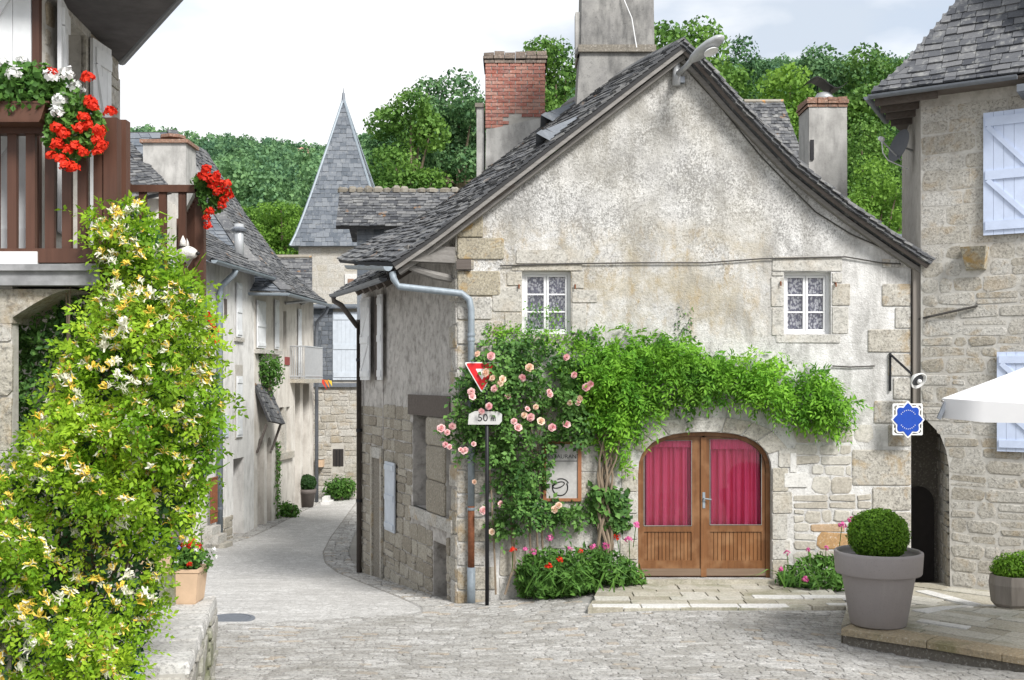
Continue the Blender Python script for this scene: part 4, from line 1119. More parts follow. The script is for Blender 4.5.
# tall rendered chimney on the ridge
ch = MB()
cb = lambda x0, x1, y0, y1, z0, z1, tx0, tx1, ty0, ty1: ch.hexa([(x0, y0, z0), (x1, y0, z0), (x1, y1, z0), (x0, y1, z0), (tx0, ty0, z1), (tx1, ty0, z1), (tx1, ty1, z1), (tx0, ty1, z1)])
DC = 18.3; sc = DC/FPX; cx0, cx1 = (577-512)*sc, (656-512)*sc; zc = lambda y: EYE-(y-HZ)*sc
cb(cx0-.05, cx1-.03, DC, DC+.95, zc(150), zc(52), cx0+.05, cx1-.03, DC+.03, DC+.95)
chm = ch.build('chimney', M['dark_chim'], house)
ch = MB(); cb(cx0+.02, cx1+.0, DC-.03, DC+.98, zc(52), zc(45), cx0+.02, cx1+.0, DC-.03, DC+.98); ch.build('ledge', M['dark_stone'], chm)
ch = MB(); cb(cx0+.07, cx1-.02, DC+.04, DC+.93, zc(45), zc(-42), cx0+.09, cx1-.04, DC+.06, DC+.9); ch.build('shaft', M['dark_chim'], chm)
ch = MB(); cb(cx0+.03, cx1+.02, DC, DC+.97, zc(-42), zc(-50), cx0+.03, cx1+.02, DC, DC+.97); ch.build('cap', M['dark_stone'], chm)
ch = MB(); ch.abox(cx0-.02, cx0+.16, DC+.1, DC+.35, zc(52), zc(10)); ch.build('flue_box', M['chim_plaster'], chm)
pt, T_ = [], None
# wire down to the chimney foot
MB().tube([(cx0+.75, DC+.0, zc(-5)), (cx0+.9, DC-.1, zc(20)), (cx1-.35, DC-.25, zc(52))], .008, 5).build('wire', M['white_paint'], chm)

# gutter and pipe of the front house
gm = MB()
def gutter(path, r, mat, parent, name='gutter', n=7):
    path = [Vector(p) for p in path]; V = []; Fs = []
    for i, p in enumerate(path):
        t = (path[min(i+1, len(path)-1)]-path[max(i-1, 0)]).normalized(); b = t.cross(UP).normalized()
        for k in range(n+1):
            a = math.pi*k/n; V.append(p+b*math.cos(a)*r-UP*math.sin(a)*r)
        for k in range(n+1):
            a = math.pi*k/n; V.append(p+b*math.cos(a)*(r-.008)-UP*math.sin(a)*(r-.008))
    m_ = 2*(n+1)
    for i in range(len(path)-1):
        for k in range(n):
            Fs += [(i*m_+k, i*m_+k+1, (i+1)*m_+k+1, (i+1)*m_+k), (i*m_+n+1+k, (i+1)*m_+n+1+k, (i+1)*m_+n+2+k, i*m_+n+2+k)]
        Fs += [(i*m_, (i+1)*m_, (i+1)*m_+n+1, i*m_+n+1), (i*m_+n, i*m_+2*n+1, (i+1)*m_+2*n+1, (i+1)*m_+n)]
    for i in (0, len(path)-1):
        Fs.append(tuple(i*m_+k for k in range(n+1)))
    return MB().add(V, Fs).build(name, mat, parent, False)
e0, _ = surf_l(.0, 0); e1, _ = surf_l(2.3, 0)
off = Vector((-.06, 0, -.05))
gutter([e0+off, e1+off], .07, M['zinc'], house)
pipe = thing('drainpipe', 'grey zinc drainpipe with rusty section at the corner of the gable house', 'drainpipe', FA.pt(fx(472), fz(606), .12))
p0 = e0+off+Vector((.05, .12, -.07)); X = fx(471.5); py_ = FY-.11
path = [p0, p0+Vector((.02, 0, -.1)), p0+Vector((.1, 0, -.22)), Vector((fx(462), py_, fz(294))), Vector((X-.03, py_, fz(300))), Vector((X, py_, fz(310))), Vector((X, py_, fz(505)))]
MB().tube(path, .052, 12).build('upper_pipe', M['zinc'], pipe, True)
MB().tube([(X, py_, fz(505)), (X, py_, fz(568))], .05, 12).build('rusty_section', M['rust'], pipe, True)
MB().tube([(X, py_, fz(566)), (X, py_, fz(609))], .062, 12).build('foot', M['zinc'], pipe, True)
for y in (335, 340, 454, 508): MB().lathe((X, py_, fz(y)), [(.06, -.02), (.062, 0), (.06, .02)], 12).build('collar', M['zinc'], pipe)
# cables strung over the gable
def cable(name, pts, label, r=.011):
    o_ = MB().tube(pts, r, 5).build(name, M['cable'], None); tag(o_, label, 'cable'); return o_
cable('cable', [FA.pt(fx(a), fz(b), .035) for a, b in [(500, 266), (560, 264), (640, 263), (706, 263), (760, 259), (845, 257), (880, 263), (900, 264)]], 'thin dark cable strung across the gable above both windows')
cable('cable', [FA.pt(fx(a), fz(b), .03) for a, b in [(690, 74), (720, 107), (760, 156), (790, 187), (815, 212), (850, 234), (882, 248), (905, 262)]], 'dark cable following the right slope of the gable under the verge')
cable('cable', [FA.pt(fx(a), fz(b), .03) for a, b in [(832, 366), (850, 367), (874, 366)]], 'short dark cable on the wall right of the vine')

# ------------------------------------------------------------------ shutters
def shutter(parent, pl, r, n, mat, boards=4, brace=True, name='shutter', flip=False, boards_m=None):
    u0, u1, v0, v1 = r; w = (u1-u0)/boards
    sh = None
    for i in range(boards):
        b = MB(); b.wbox(pl, u0+i*w+.002, u0+(i+1)*w-.002, v0, v1, n, n+.028)
        if sh is None: sh = b.build(name, mat, parent)
        else: b.build('board', mat, sh)
    H = v1-v0
    rails = [(v0+H*.04, v0+H*.115), (v0+H*.45, v0+H*.525), (v1-H*.115, v1-H*.04)]
    for a, b in rails:
        MB().wbox(pl, u0+.03, u1-.03, a, b, n+.028, n+.048).build('batten', mat, sh)
    if brace:
        for (a, b) in ((rails[0][1], rails[1][0]), (rails[1][1], rails[2][0])):
            s0, s1 = (u0+.06, u1-.06) if not flip else (u1-.06, u0+.06)
            A, B = pl.pt(s0, b, n+.038), pl.pt(s1, a, n+.038); d = (B-A); t = d.normalized().cross(pl.N)
            MB().box((A+B)/2, d.normalized(), t, pl.N, d.length/2, .035, .0095).build('brace', mat, sh)
    return sh
def gable_or_pent(name, quad, mat, parent, th=.05):
    a, b, c, d = [Vector(p) for p in quad]; n = (b-a).cross(d-a).normalized(); n = n if n.z > 0 else -n
    return MB().hexa([a-n*th, b-n*th, c-n*th, d-n*th, a, b, c, d]).build(name, mat, parent), n
def slate_quad(parent, quad, e, w, mat, rng, limit=300, thick=.018, name='slate'):
    """slates over a four-cornered slope: quad = eave start, eave end, ridge end, ridge start"""
    a, b, c, d = [Vector(p) for p in quad]; n = (b-a).cross(d-a).normalized(); n = n if n.z > 0 else -n
    H = ((d-a).length+(c-b).length)/2; W = max((b-a).length, (c-d).length)
    def surf(u, t):
        k = t/H; l = a.lerp(d, k); r = b.lerp(c, k); return l.lerp(r, u/W), n
    rr = []; t = -.02
    while t < H-.02: rr.append((t, min(t+e, H))); t += e
    sc_ = lambda t: (0, W)
    L = slates(surf, rr, w, rng, sc_, thick, .003, .010)
    pieces(parent, L, name, mat, limit, 'slates'); return len(L)

# ------------------------------------------------------------------ right-hand house
rh = thing('stone_house', 'tall rubble stone house with blue shutters at the right edge of the square', 'house', (6.4, 16.4, .33))
RB = Plane((6.15, 16.55), (.841, -.5405))
RBU = lambda px: RB.uv(px, 380)[0]
ab = RBU(949)
def rb_left(v):        # left edge of the wall: corbelled over the passage
    return interp([(0, ab+.02), (2.1, ab), (2.35, ab-.04), (2.6, ab-.13), (2.78, .1), (2.86, .0), (3, 0)], v)
pts = [(3.6, -.2), (3.6, 8.05), (0, 8.05), (0, 2.88), (.1, 2.78), (ab-.13, 2.6), (ab-.04, 2.35), (ab, 2.1), (ab+.02, -.2)]
MB().slab(RB, pts, [], -.55, 0).build('front_wall', M['mortar_right'], rh)
rng = random.Random(31)
su = RB.rect(984, 112, 1026, 236); slw = RB.rect(997.5, 352, 1040, 451)
su = (RBU(984), RBU(1036), RB.uv(984, 236)[1], RB.uv(984, 114)[1]); slw = (RBU(997.5), RBU(1046), RB.uv(998, 451)[1], RB.uv(998, 352)[1])
cor = RB.rect(963, 248, 989, 271)
st = wall_stones(RB, lambda v: (rb_left(v)+.01, 3.2), .05, 5.4, (.13, .26), (.18, .62), rng, [cor], (.002, .012), .03, cut=.24, jit=.1, inset=.16)
st += wall_stones(RB, lambda v: (.01, 3.2), 5.4, 7.5, (.2, .32), (.3, .8), rng, [], (.001, .007), .02, cut=.16, jit=.07, inset=.14)
pieces(rh, st, 'wall_stone', M['right_stone'], 300, 'wall_stones', key=lambda p: -(RB.pt(0, 0)-p[0][0]).dot(RB.U)*1 if RBU(1024) > (p[0][0]-RB.O).dot(RB.U) else 50)
# corbel stone, shutters
cb_ = MB(); u0, u1, v0, v1 = cor
cb_.hexa([RB.pt(u0+.03, v0, -.05), RB.pt(u1-.03, v0, -.05), RB.pt(u1-.05, v0+.03, .1), RB.pt(u0+.06, v0+.03, .1), RB.pt(u0, v1, -.05), RB.pt(u1, v1, -.05), RB.pt(u1, v1, .26), RB.pt(u0, v1, .26)])
cb_.build('corbel', M['lichen_quoin'], rh)
shutter(rh, RB, su, .04, M['shutter_blue'], 5, True); shutter(rh, RB, slw, .04, M['shutter_blue'], 5, True, flip=False)
# side of the passage and its arched door
SW = Plane((6.15, 16.55), (.2565, 1))
SWl = Plane((RB.pt(ab, 0).x, RB.pt(ab, 0).y), (.2565, 1))
MB().wbox(SW, .0, 3.0, 2.86, 7.62, -.4, -.001).build('side_wall', M['old_wall'], rh)
MB().wbox(SWl, .3, 2.4, -.1, 2.86, -.3, -.001).build('passage_wall', M['mortar_right'], rh)
sp = wall_stones(SWl, lambda v: (.02, 1.9), .1, 2.5, (.14, .26), (.2, .5), rng, [], (.006, .02), .02, cut=.18, jit=.06)
pieces(rh, sp, 'passage_stone', M['right_stone'], 60)
# back of the passage: arched dark door between the two houses
BD = Plane((6.0, 17.6), (1, -.05))
MB().wbox(BD, -.1, 1.3, -.1, 2.95, -.3, 0).build('passage_end', M['dark_stone'], rh)
da = [(BD.uv(a, b)[0], BD.uv(a, b)[1]) for a, b in arch_pts(918, 15, 503, 17, 600, 12, 2)]
da = [(u, max(v, .2)) for u, v in da]
MB().slab(BD, da, [], .0, .05).build('door', M['dark_in'], rh)
# rafters on the lower edge and dark timber in the gap between houses
MB().hexa([Vector(v) for v in [(6.068, 16.63, 2.72), (6.16, 16.6, 2.72), (6.3, 17.2, 2.72), (6.1, 17.2, 2.72), (6.068, 16.63, 5.25), (6.16, 16.6, 5.25), (6.3, 17.2, 5.25), (6.1, 17.2, 5.25)]]).build('gap_post', M['grey_wood_z'], rh)
# roof
OV = .45; RE = Plane((RB.pt(0, 0, OV).x, RB.pt(0, 0, OV).y), (.841, -.5405)); (E0U, EZ) = RE.uv(871, 94)
rprof, RLn = profile([(0, 0), (.33, .37), (.6, .78), (1.0, 1.43), (1.5, 2.3), (2.2, 3.5)])
def surf_rb(u, t):
    p, d = rprof(t); q_ = RE.pt(u, EZ+p.y, -p.x); n = (-RE.N*d.x+UP*d.y).cross(RE.U); n = n if n.z > 0 else -n
    return q_, n.normalized()
UR = RBU(1015)+.1
bed = MB(); V = []; Fs = []; nt = 12
for j in range(nt+1):
    p, d = rprof(RLn*j/nt); V += [RE.pt(E0U+p.x, EZ+p.y, -p.x), RE.pt(3.2, EZ+p.y, -p.x)]
for j in range(nt): Fs.append((2*j, 2*j+1, 2*j+3, 2*j+2))
rr = MB().add(V, Fs).build('roof', M['slate_base'], rh)
# left hip face
V = []; Fs = []
ld = Vector((1.0, 1.9, 0)).normalized()
for j in range(nt+1):
    p, d = rprof(RLn*j/nt); h0 = RE.pt(E0U+p.x, EZ+p.y, -p.x); V += [h0, h0+ld*(3.2-p.x*.8)]
for j in range(nt): Fs.append((2*j+1, 2*j, 2*j+2, 2*j+3))
MB().add(V, Fs).build('hip_face', M['slate_right'], rr)
rng = random.Random(41)
rws = []; t = -.03
while t < RLn-.1: e = rng.uniform(.12, .16); rws.append((t, t+e)); t += e
sl3 = slates(surf_rb, rws, .21, rng, lambda t: (E0U+rprof(t)[0].x-.01, UR+.9), .026, .004, .014)
pieces(rr, sl3, 'slate', M['slate_right'], 300, 'slates', key=lambda p: p[0][0].z)
hip = []
for j in range(22):
    t0, t1 = RLn*j/22, RLn*(j+1.5)/22; a = rprof(t0)[0]; b = rprof(min(t1, RLn-.01))[0]
    A, B = RE.pt(E0U+a.x, EZ+a.y+.015, -a.x), RE.pt(E0U+b.x, EZ+b.y+.015, -b.x); s_ = RE.U*.09-RE.N*.0; s2 = -RE.N*.09
    hip.append(([A+s_, A, A+s2, B+s2, B, B+s_]+[v+UP*.035 for v in (A+s_, A, A+s2, B+s2, B, B+s_)], [(0, 1, 4, 5), (1, 2, 3, 4), (6, 11, 10, 7), (7, 10, 9, 8), (0, 6, 7, 1), (1, 7, 8, 2), (2, 8, 9, 3), (3, 9, 10, 4), (4, 10, 11, 5), (5, 11, 6, 0)]))
pieces(rr, hip, 'hip_slate', M['slate_right'])
gutter([RE.pt(E0U-.02, EZ-.03, .05), RE.pt(UR, EZ-.03, .05)], .058, M['zinc_dark'], rh)
gl = RE.pt(E0U, EZ-.03, .0)-RE.U*.06
gutter([gl, gl+ld*1.75], .055, M['zinc_dark'], rh)
sof = MB(); a = RE.pt(E0U+.02, EZ-.05, -.02); sof.prism([a, RE.pt(3.2, EZ-.05, -.02), RE.pt(3.2, EZ-.05, -OV), RB.pt(0, EZ-.05, 0), RB.pt(0, EZ-.05, 0)+Vector((.2565, 1, 0))*2.2, a+ld*2.4], (0, 0, .03)); sof.build('soffit', M['beam'], rh)
for k in range(4):
    a = RE.pt(E0U+.03, EZ-.10, -.03)+ld*(.15+.5*k); b = a+RE.U*.9; MB().box((a+b)/2, RE.U, ld, UP, .45, .04, .045).build('rafter', M['beam'], rh)
# wall dormer that rises beside the eave
MB().wbox(RB, UR+.12, 3.4, 7.6, 10.2, -.5, .01).build('wall_dormer', M['old_wall'], rh)
MB().wbox(RB, UR+.0, UR+.14, 7.42, 7.52, -.05, .55).build('gutter_end', M['zinc_dark'], rh)
# iron tie bar and cable
cable('cable', [FA.pt(fx(912), fz(321), -.05), RB.pt(.15, RB.uv(945, 316)[1], .05), RB.pt(RBU(978), RB.uv(978, 306)[1], .04)], 'dark cable from the gable house to the stone house wall', .018)
# satellite dish on the side wall
dp = P(900, 146, 17.6); sdish = thing('satellite_dish', 'dark satellite dish under the eave of the stone house', 'satellite dish', dp)
axd = Vector((-.93, -.22, .28)).normalized()
prof = [(r, .34*r*r) for r in [.0001]+[.045*i for i in range(1, 7)]]
MB().lathe(dp, prof, 22, axd, False).build('reflector', M['dish'], sdish, True)
fe = dp+axd*.34
MB().tube([dp-axd*.02-UP*.22, fe+Vector((0, 0, -.03))], .014, 6).build('feed_arm', M['lamp_grey'], sdish)
MB().lathe(fe, [(.03, -.04), (.045, 0), (.03, .05)], 10, axd).build('feed_horn', M['white_paint'], sdish)
MB().tube([dp-axd*.01, dp+Vector((.22, .1, -.05)), dp+Vector((.42, .18, -.05))], .02, 6).build('wall_arm', M['lamp_grey'], sdish)
MB().tube([fe-UP*.03, fe+Vector((.02, 0, -.22)), fe+Vector((.12, .05, -.33)), dp+Vector((.15, .05, -.36))], .01, 5).build('lead', M['white_paint'], sdish)

# ------------------------------------------------------------------ house along the lane behind the gable house
nb = thing('lane_house', 'narrow grey house with pale shutters and low slate eave beside the lane', 'house', SD.pt(S_END+.7, 0, 0))
NE = SU(362.5)
dfar = SD.rect(374, 455, 382, 577)
SB = Plane((SD.pt(0, 0, .02).x, SD.pt(0, 0, .02).y), (-.405, 1))
us = lambda px: SB.uv(px, 380)[0]
# pixels are read on the wall of this house, doorway and shutter belong to the gable house's long side wall
fd = (us(382), us(374), -.7, SB.uv(378, 458)[1])
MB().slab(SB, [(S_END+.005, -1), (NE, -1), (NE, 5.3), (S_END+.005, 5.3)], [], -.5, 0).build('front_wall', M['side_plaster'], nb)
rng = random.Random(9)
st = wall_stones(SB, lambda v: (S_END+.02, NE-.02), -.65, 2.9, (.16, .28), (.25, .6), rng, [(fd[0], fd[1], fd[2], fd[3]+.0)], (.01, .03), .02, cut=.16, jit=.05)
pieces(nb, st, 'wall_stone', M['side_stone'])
dd = MB(); dd.wbox(SB, fd[0], fd[1], fd[2], fd[3], .0, .012); dd.build('door', M['dark_stone'], nb)
fr2 = MB(); fr2.wbox(SB, fd[0]-.1, fd[0], fd[2], fd[3]+.2, 0, .05); fr2.wbox(SB, fd[1], fd[1]+.12, fd[2], fd[3]+.2, 0, .05); fr2.wbox(SB, fd[0], fd[1], fd[3], fd[3]+.2, 0, .05); fr2.build('door_surround', M['quoin'], nb)
bs = (us(397), us(387.5), SB.uv(392, 531)[1], SB.uv(392, 462)[1]); shutter(house, SB, bs, .03, M['shutter_pale'], 3, False)
s2 = (us(376), us(366), SB.uv(371, 380)[1], SB.uv(371, 298)[1])
shutter(nb, SB, (us(375.5), us(366.5), s2[2], s2[3]), .1, M['shutter_white'], 3, True)
shutter(nb, SB, (us(386), us(381.5), s2[2], s2[3]), .06, M['shutter_white'], 2, False)
MB().wbox(SB, us(381.3), us(375.8), s2[2], s2[3], 0, .02).build('window', M['beam'], nb)
# low eave roof
e0 = SD.pt(1.75, 5.1, .62); e1 = SD.pt(5.45, 5.1, .62); q3 = SD.pt(5.45, 5.56, -.1); q4 = SD.pt(1.75, 5.56, -.1)
o_, n_ = gable_or_pent('eave_roof', (e0, e1, q3, q4), M['slate_base'], nb, .07)
slate_quad(o_, (e0, e1, q3, q4), .14, .2, M['slate'], random.Random(4), 200, .024)
up = [SD.pt(S_END+.3, 5.56, -.1), SD.pt(5.45, 5.56, -.1), SD.pt(5.45, 6.6, -1.6), SD.pt(S_END+.3, 6.6, -1.6)]
o2_, n_ = gable_or_pent('upper_roof', up, M['slate'], nb, .07)
gutter([e0+SD.N*.06-UP*.02, (e0+e1)/2+SD.N*.06-UP*.035, e1+SD.N*.06-UP*.03], .07, M['zinc_dark'], nb)
for k in range(5):
    u = 2.1+k*.47; a = SD.pt(u, 5.06, .56); b = SD.pt(u, 5.44, -.05); d_ = (b-a).normalized(); MB().box((a+b)/2-UP*.07, d_, SD.U, d_.cross(SD.U), (b-a).length/2, .045, .05).build('rafter', M['beam'], nb)
dpn = thing('downpipe', 'dark brown downpipe on the far end of the lane house', 'drainpipe', SD.pt(NE-.1, -.5, .1))
pt0 = e1+SD.N*.06-UP*.08-SD.U*.12
MB().tube([pt0, pt0-UP*.08, pt0-UP*.16-SD.N*.15, SD.pt(NE-.12, 4.47, .14), SD.pt(NE-.12, 4.6, .1), SD.pt(NE-.12, -.52, .1)], .052, 10).build('pipe', M['pipe_brown'], dpn, True)
for z in (1.0, 2.4, 3.8): MB().lathe(SD.pt(NE-.12, z, .1), [(.06, -.03), (.062, .03)], 10).build('bracket', M['iron'], dpn)

# ------------------------------------------------------------------ roofs behind the gable house
rear = thing('rear_house', 'slate hung house with mossy lichened ridge behind the gable house', 'house', P(395, 420, 24))
DR = 24.0; rzq = lambda y, d=DR: EYE-(y-HZ)*d/FPX; rxq = lambda x, d=DR: (x-512)*d/FPX
RPL = Plane((0, DR), (1, 0))
MB().abox(rxq(357), rxq(470), DR, DR+3, -.6, rzq(226)).build('wall', M['slate_blue'], rear)
sw = wall_stones(RPL, lambda v: (rxq(357.5), rxq(405)), rzq(275), rzq(229), (.11, .11), (.16, .22), random.Random(2), [], (.008, .014), .006, cut=.02, jit=.02, inset=.03)
pieces(rear, sw, 'hung_slate', M['slate_blue'], 300)
qd = (Vector((rxq(338), DR-.3, rzq(226, DR-.3))), Vector((rxq(470), DR-.3, rzq(226, DR-.3))), Vector((rxq(470, DR+.9), DR+.9, rzq(190, DR+.9))), Vector((rxq(340, DR+.9), DR+.9, rzq(190, DR+.9))))
ro, _ = gable_or_pent('roof', qd, M['slate_base'], rear, .08)
slate_quad(ro, qd, .12, .19, M['slate'], random.Random(6), 300, .02)
qb = (Vector((qd[0].x, DR+2.2, qd[0].z)), Vector((qd[1].x, DR+2.2, qd[1].z)), qd[2], qd[3]); gable_or_pent('back_slope', qb, M['slate'], ro, .05)
rng = random.Random(12); rt = []
x = rxq(339, DR+.9)
while x < rxq(470):
    w = rng.uniform(.16, .3); zt = rzq(190, DR+.9)
    rt.append(stone([Vector((x, DR+.75, zt-.05)), Vector((x+w-.01, DR+.75, zt-.05)), Vector((x+w-.01, DR+1.05, zt-.05)), Vector((x, DR+1.05, zt-.05))], UP, rng.uniform(.06, .14), rng, cut=.25, jit=.08, inset=.3)); x += w
pieces(ro, rt, 'ridge_tile', M['mossy_ridge'])

# brick chimney
bc = thing('brick_chimney', 'square red brick chimney with dark cap behind the gable roof', 'chimney', P(515, 150, 20.6))
DB = 20.6; sb = DB/FPX; bx0, bx1 = (485.5-512)*sb, (545.5-512)*sb; bz = lambda y: EYE-(y-HZ)*sb
MB().abox(bx0+.012, bx1-.012, DB+.012, DB+1.0-.012, bz(205), bz(64)).build('core', M['mortar'], bc)
rng = random.Random(14); bl = []; z = bz(128); BH = .068; r = 0
BP = Plane((0, DB), (1, 0)); BS1 = Plane((bx0, DB), (0, 1), (-50, DB))
while z < bz(66):
    off_ = 0 if r % 2 else .11; u = bx0-off_
    while u < bx1-.01:
        a, b = max(u, bx0), min(u+.215, bx1)
        if b-a > .03 and not (z < bz(116)-rng.uniform(-.02, .06) and .25 < (a-bx0)):
            bl.append(stone([BP.pt(a+.004, z+.005), BP.pt(b-.004, z+.005), BP.pt(b-.004, z+BH-.005), BP.pt(a+.004, z+BH-.005)], BP.N, rng.uniform(.002, .008), rng, cut=.05, jit=.03, inset=.04))
        u += .225
    u = -off_
    while u < 1.0:
        a, b = max(u, 0), min(u+.215, 1.0)
        if b-a > .03: bl.append(stone([BS1.pt(a+.004, z+.005), BS1.pt(b-.004, z+.005), BS1.pt(b-.004, z+BH-.005), BS1.pt(a+.004, z+BH-.005)], BS1.N, .004, rng, cut=.05, jit=.03, inset=.04))
        u += .225
    z += BH; r += 1
pieces(bc, bl, 'brick', M['brick'], 300)
cp = []
for k, (y, o_) in enumerate(((63, .02), (59, .045), (55.5, .03))):
    for i in range(6):
        a = bx0-o_+i*(bx1-bx0+2*o_)/6; b = a+(bx1-bx0+2*o_)/6-.008
        cp.append(stone([Vector((a, DB-o_, bz(y))), Vector((b, DB-o_, bz(y))), Vector((b, DB+1+o_, bz(y))), Vector((a, DB+1+o_, bz(y)))], UP, .064, rng, back=.0, cut=.03, jit=.01, inset=.015))
pieces(bc, cp, 'cap_brick', M['brick_cap'])
pl_ = MB(); pl_.hexa([Vector(v) for v in [(bx0-.01, DB-.03, bz(205)), (bx1+.01, DB-.03, bz(205)), (bx1+.01, DB+1.02, bz(205)), (bx0-.01, DB+1.02, bz(205)), (bx0+.01, DB-.012, bz(130)), (bx1+.01, DB-.012, bz(117)), (bx1+.01, DB+1.01, bz(117)), (bx0+.01, DB+1.01, bz(130))]]); pl_.build('render_foot', M['chim_plaster'], bc)
MB().abox(bx0-.17, bx0-.03, DB+.1, DB+.9, bz(205), bz(106)).build('side_flue', M['chim_plaster'], bc)
MB().abox(bx0-.2, bx0-.035, DB+.06, DB+.94, bz(106), bz(102)).build('side_flue_cap', M['dark_stone'], bc)

# slate roof and plastered chimney behind the right slope
rr2 = thing('back_house', 'slate roofed house peeping over the right slope of the gable', 'house', P(770, 400, 25))
D2 = 25.0
q2 = (P(700, 190, D2), P(815, 190, D2), P(783, 102, D2+2), P(744, 102, D2+2))
o3_, _ = gable_or_pent('roof', q2, M['slate_base'], rr2, .08)
slate_quad(o3_, q2, .13, .2, M['slate'], random.Random(16), 260, .02)
MB().abox(P(702, 0, D2).x, P(812, 0, D2).x, D2+.25, D2+5, -.5, P(0, 192, D2).z).build('wall', M['beige_plaster'], rr2)
gable_or_pent('back_slope', (P(815, 190, D2)+Vector((.3, 5, 0)), P(700, 190, D2)+Vector((0, 5, 0)), P(744, 102, D2+2), P(783, 102, D2+2)), M['slate'], o3_, .06)
gable_or_pent('side_slope', (P(815, 190, D2), P(815, 190, D2)+Vector((.3, 5, 0)), P(783, 102, D2+2)+Vector((0, .02, 0)), P(783, 102, D2+2)), M['slate'], o3_, .06)
a, b = P(744, 102, D2+2), P(783, 102, D2+2); m = MB(); m.tube([a, b], .07, 6); m.build('ridge', M['mossy_ridge'], o3_)
pc = thing('plastered_chimney', 'tall pale plastered chimney with brick rim and metal cowl', 'chimney', P(828, 300, 19.6))
D3 = 19.6; s3 = D3/FPX; c0, c1 = (808.5-512)*s3, (847-512)*s3; z3 = lambda y: EYE-(y-HZ)*s3
MB().hexa([Vector(v) for v in [(c0, D3, z3(270)), (c1+.01, D3, z3(270)), (c1+.01, D3+.7, z3(270)), (c0, D3+.7, z3(270)), (c0+.01, D3, z3(107)), (c1, D3, z3(107)), (c1, D3+.7, z3(107)), (c0+.01, D3+.7, z3(107))]]).build('shaft', M['chim_plaster'], pc)
rng = random.Random(18); cl = []
for k in range(3):
    for i in range(4):
        o_ = .015+.02*(k == 1); a = c0-o_+i*(c1-c0+2*o_)/4; b = a+(c1-c0+2*o_)/4-.006; zz = z3(107)+k*.062
        cl.append(stone([Vector((a, D3-o_, zz)), Vector((b, D3-o_, zz)), Vector((b, D3+.7+o_, zz)), Vector((a, D3+.7+o_, zz))], UP, .056, rng, back=0, cut=.04, jit=.02, inset=.02))
pieces(pc, cl, 'rim_brick', M['tile_brick'])
cc = Vector(((c0+c1)/2+.03, D3+.35, z3(95)))
MB().lathe(cc, [(.2, -.02), (.16, .06), (.12, .12)], 14).build('cowl_base', M['lamp_grey'], pc, True)
for sx in (-1, 1): MB().tube([cc+Vector((sx*.1, 0, .1)), cc+Vector((sx*.12, 0, .25))], .012, 5).build('cowl_leg', M['iron'], pc)
cw = MB(); V = []; Fs = []
for i in range(13):
    t = i/12; xx = lerp(-.36, .36, t); V += [cc+Vector((xx, -.22, .24+.1*math.sin(t*math.pi*2)*1+.02)), cc+Vector((xx, .22, .24+.1*math.sin(t*math.pi*2)+.02))]
V += [v+UP*.012 for v in V]
for i in range(12): Fs += [(2*i, 2*i+2, 2*i+3, 2*i+1), (26+2*i, 26+2*i+1, 26+2*i+3, 26+2*i+2), (2*i, 26+2*i, 28+2*i, 2*i+2), (2*i+1, 2*i+3, 29+2*i, 27+2*i)]
cw.add(V, Fs).build('cowl_sheet', M['iron'], pc)
MB().wbox(Plane((c0, D3), (1, 0)), .03, .09, z3(160), z3(140), 0, .03).build('iron_hook', M['iron'], pc)
gb = thing('far_roof_slab', 'grey roof edge glimpsed between the gable eave and the stone house', 'roof', P(895, 245, 22))
q5 = (P(860, 262, 22), P(915, 262, 22), P(915, 234, 23), P(880, 234, 23)); gable_or_pent('slope', q5, M['slate_blue'], gb, .06)
MB().abox(P(862, 0, 22).x, P(913, 0, 22).x, 22.2, 24, -.5, P(0, 262, 22).z-.08).build('wall', M['beige_plaster'], gb)

# ------------------------------------------------------------------ left side of the lane
def wall_from_px(x0, d0, x1, d1): 
    a = P(x0, 380, d0); b = P(x1, 380, d1); return Plane((a.x, a.y), (b.x-a.x, b.y-a.y), (0, 10)), (Vector((b.x-a.x, b.y-a.y))).length
h1 = thing('white_house', 'tall pale rendered house with narrow white shutters on the left of the lane', 'house', (-7.3, 29, -.75))
H1, L1 = wall_from_px(200, 26.45, 254.6, 30.5)
hu = lambda px: H1.uv(px, 380)[0]
hr = lambda x0, y0, x1, y1: (hu(x0), hu(x1), H1.uv((x0+x1)/2, y1)[1], H1.uv((x0+x1)/2, y0)[1])
dh = hr(233.3, 458, 244, 534); dh = (dh[0], dh[1], -.8, dh[3])
MB().slab(H1, [(0, -1), (L1, -1), (L1, 6.3), (0, 6.3)], [rect_hole(dh)], -.5, 0).build('front_wall', M['white_plaster'], h1)
MB().wbox(H1, dh[0]-.05, dh[1]+.05, dh[2], dh[3]+.05, -.42, -.38).build('door', M['beam'], h1)
eb = H1.pt(L1, 0, 0); MB().abox(-12, eb.x-.02, eb.y-.3, eb.y-.02, -1, 6.2).build('end_wall', M['white_plaster'], h1)
sh1 = hr(235.5, 283, 240.6, 337); shutter(h1, H1, sh1, .02, M['shutter_white'], 2, False)
MB().wbox(H1, sh1[0]-.12, sh1[1]+.15, sh1[2]-.12, sh1[2]-.02, 0, .06).build('sill', M['ashlar'], h1)
sh2 = hr(235.5, 376, 241, 437); MB().wbox(H1, sh2[0]-.05, sh2[1]+.1, sh2[2]-.05, sh2[3]+.3, .0, .015).build('reveal', M['old_wall'], h1); shutter(h1, H1, sh2, .02, M['shutter_white'], 2, False)
MB().wbox(H1, *hr(224, 299, 226, 318), 0, .03).build('slit_window', M['beam'], h1)
MB().wbox(H1, *hr(223, 415, 228, 437), 0, .03).build('window', M['shutter_pale'], h1)
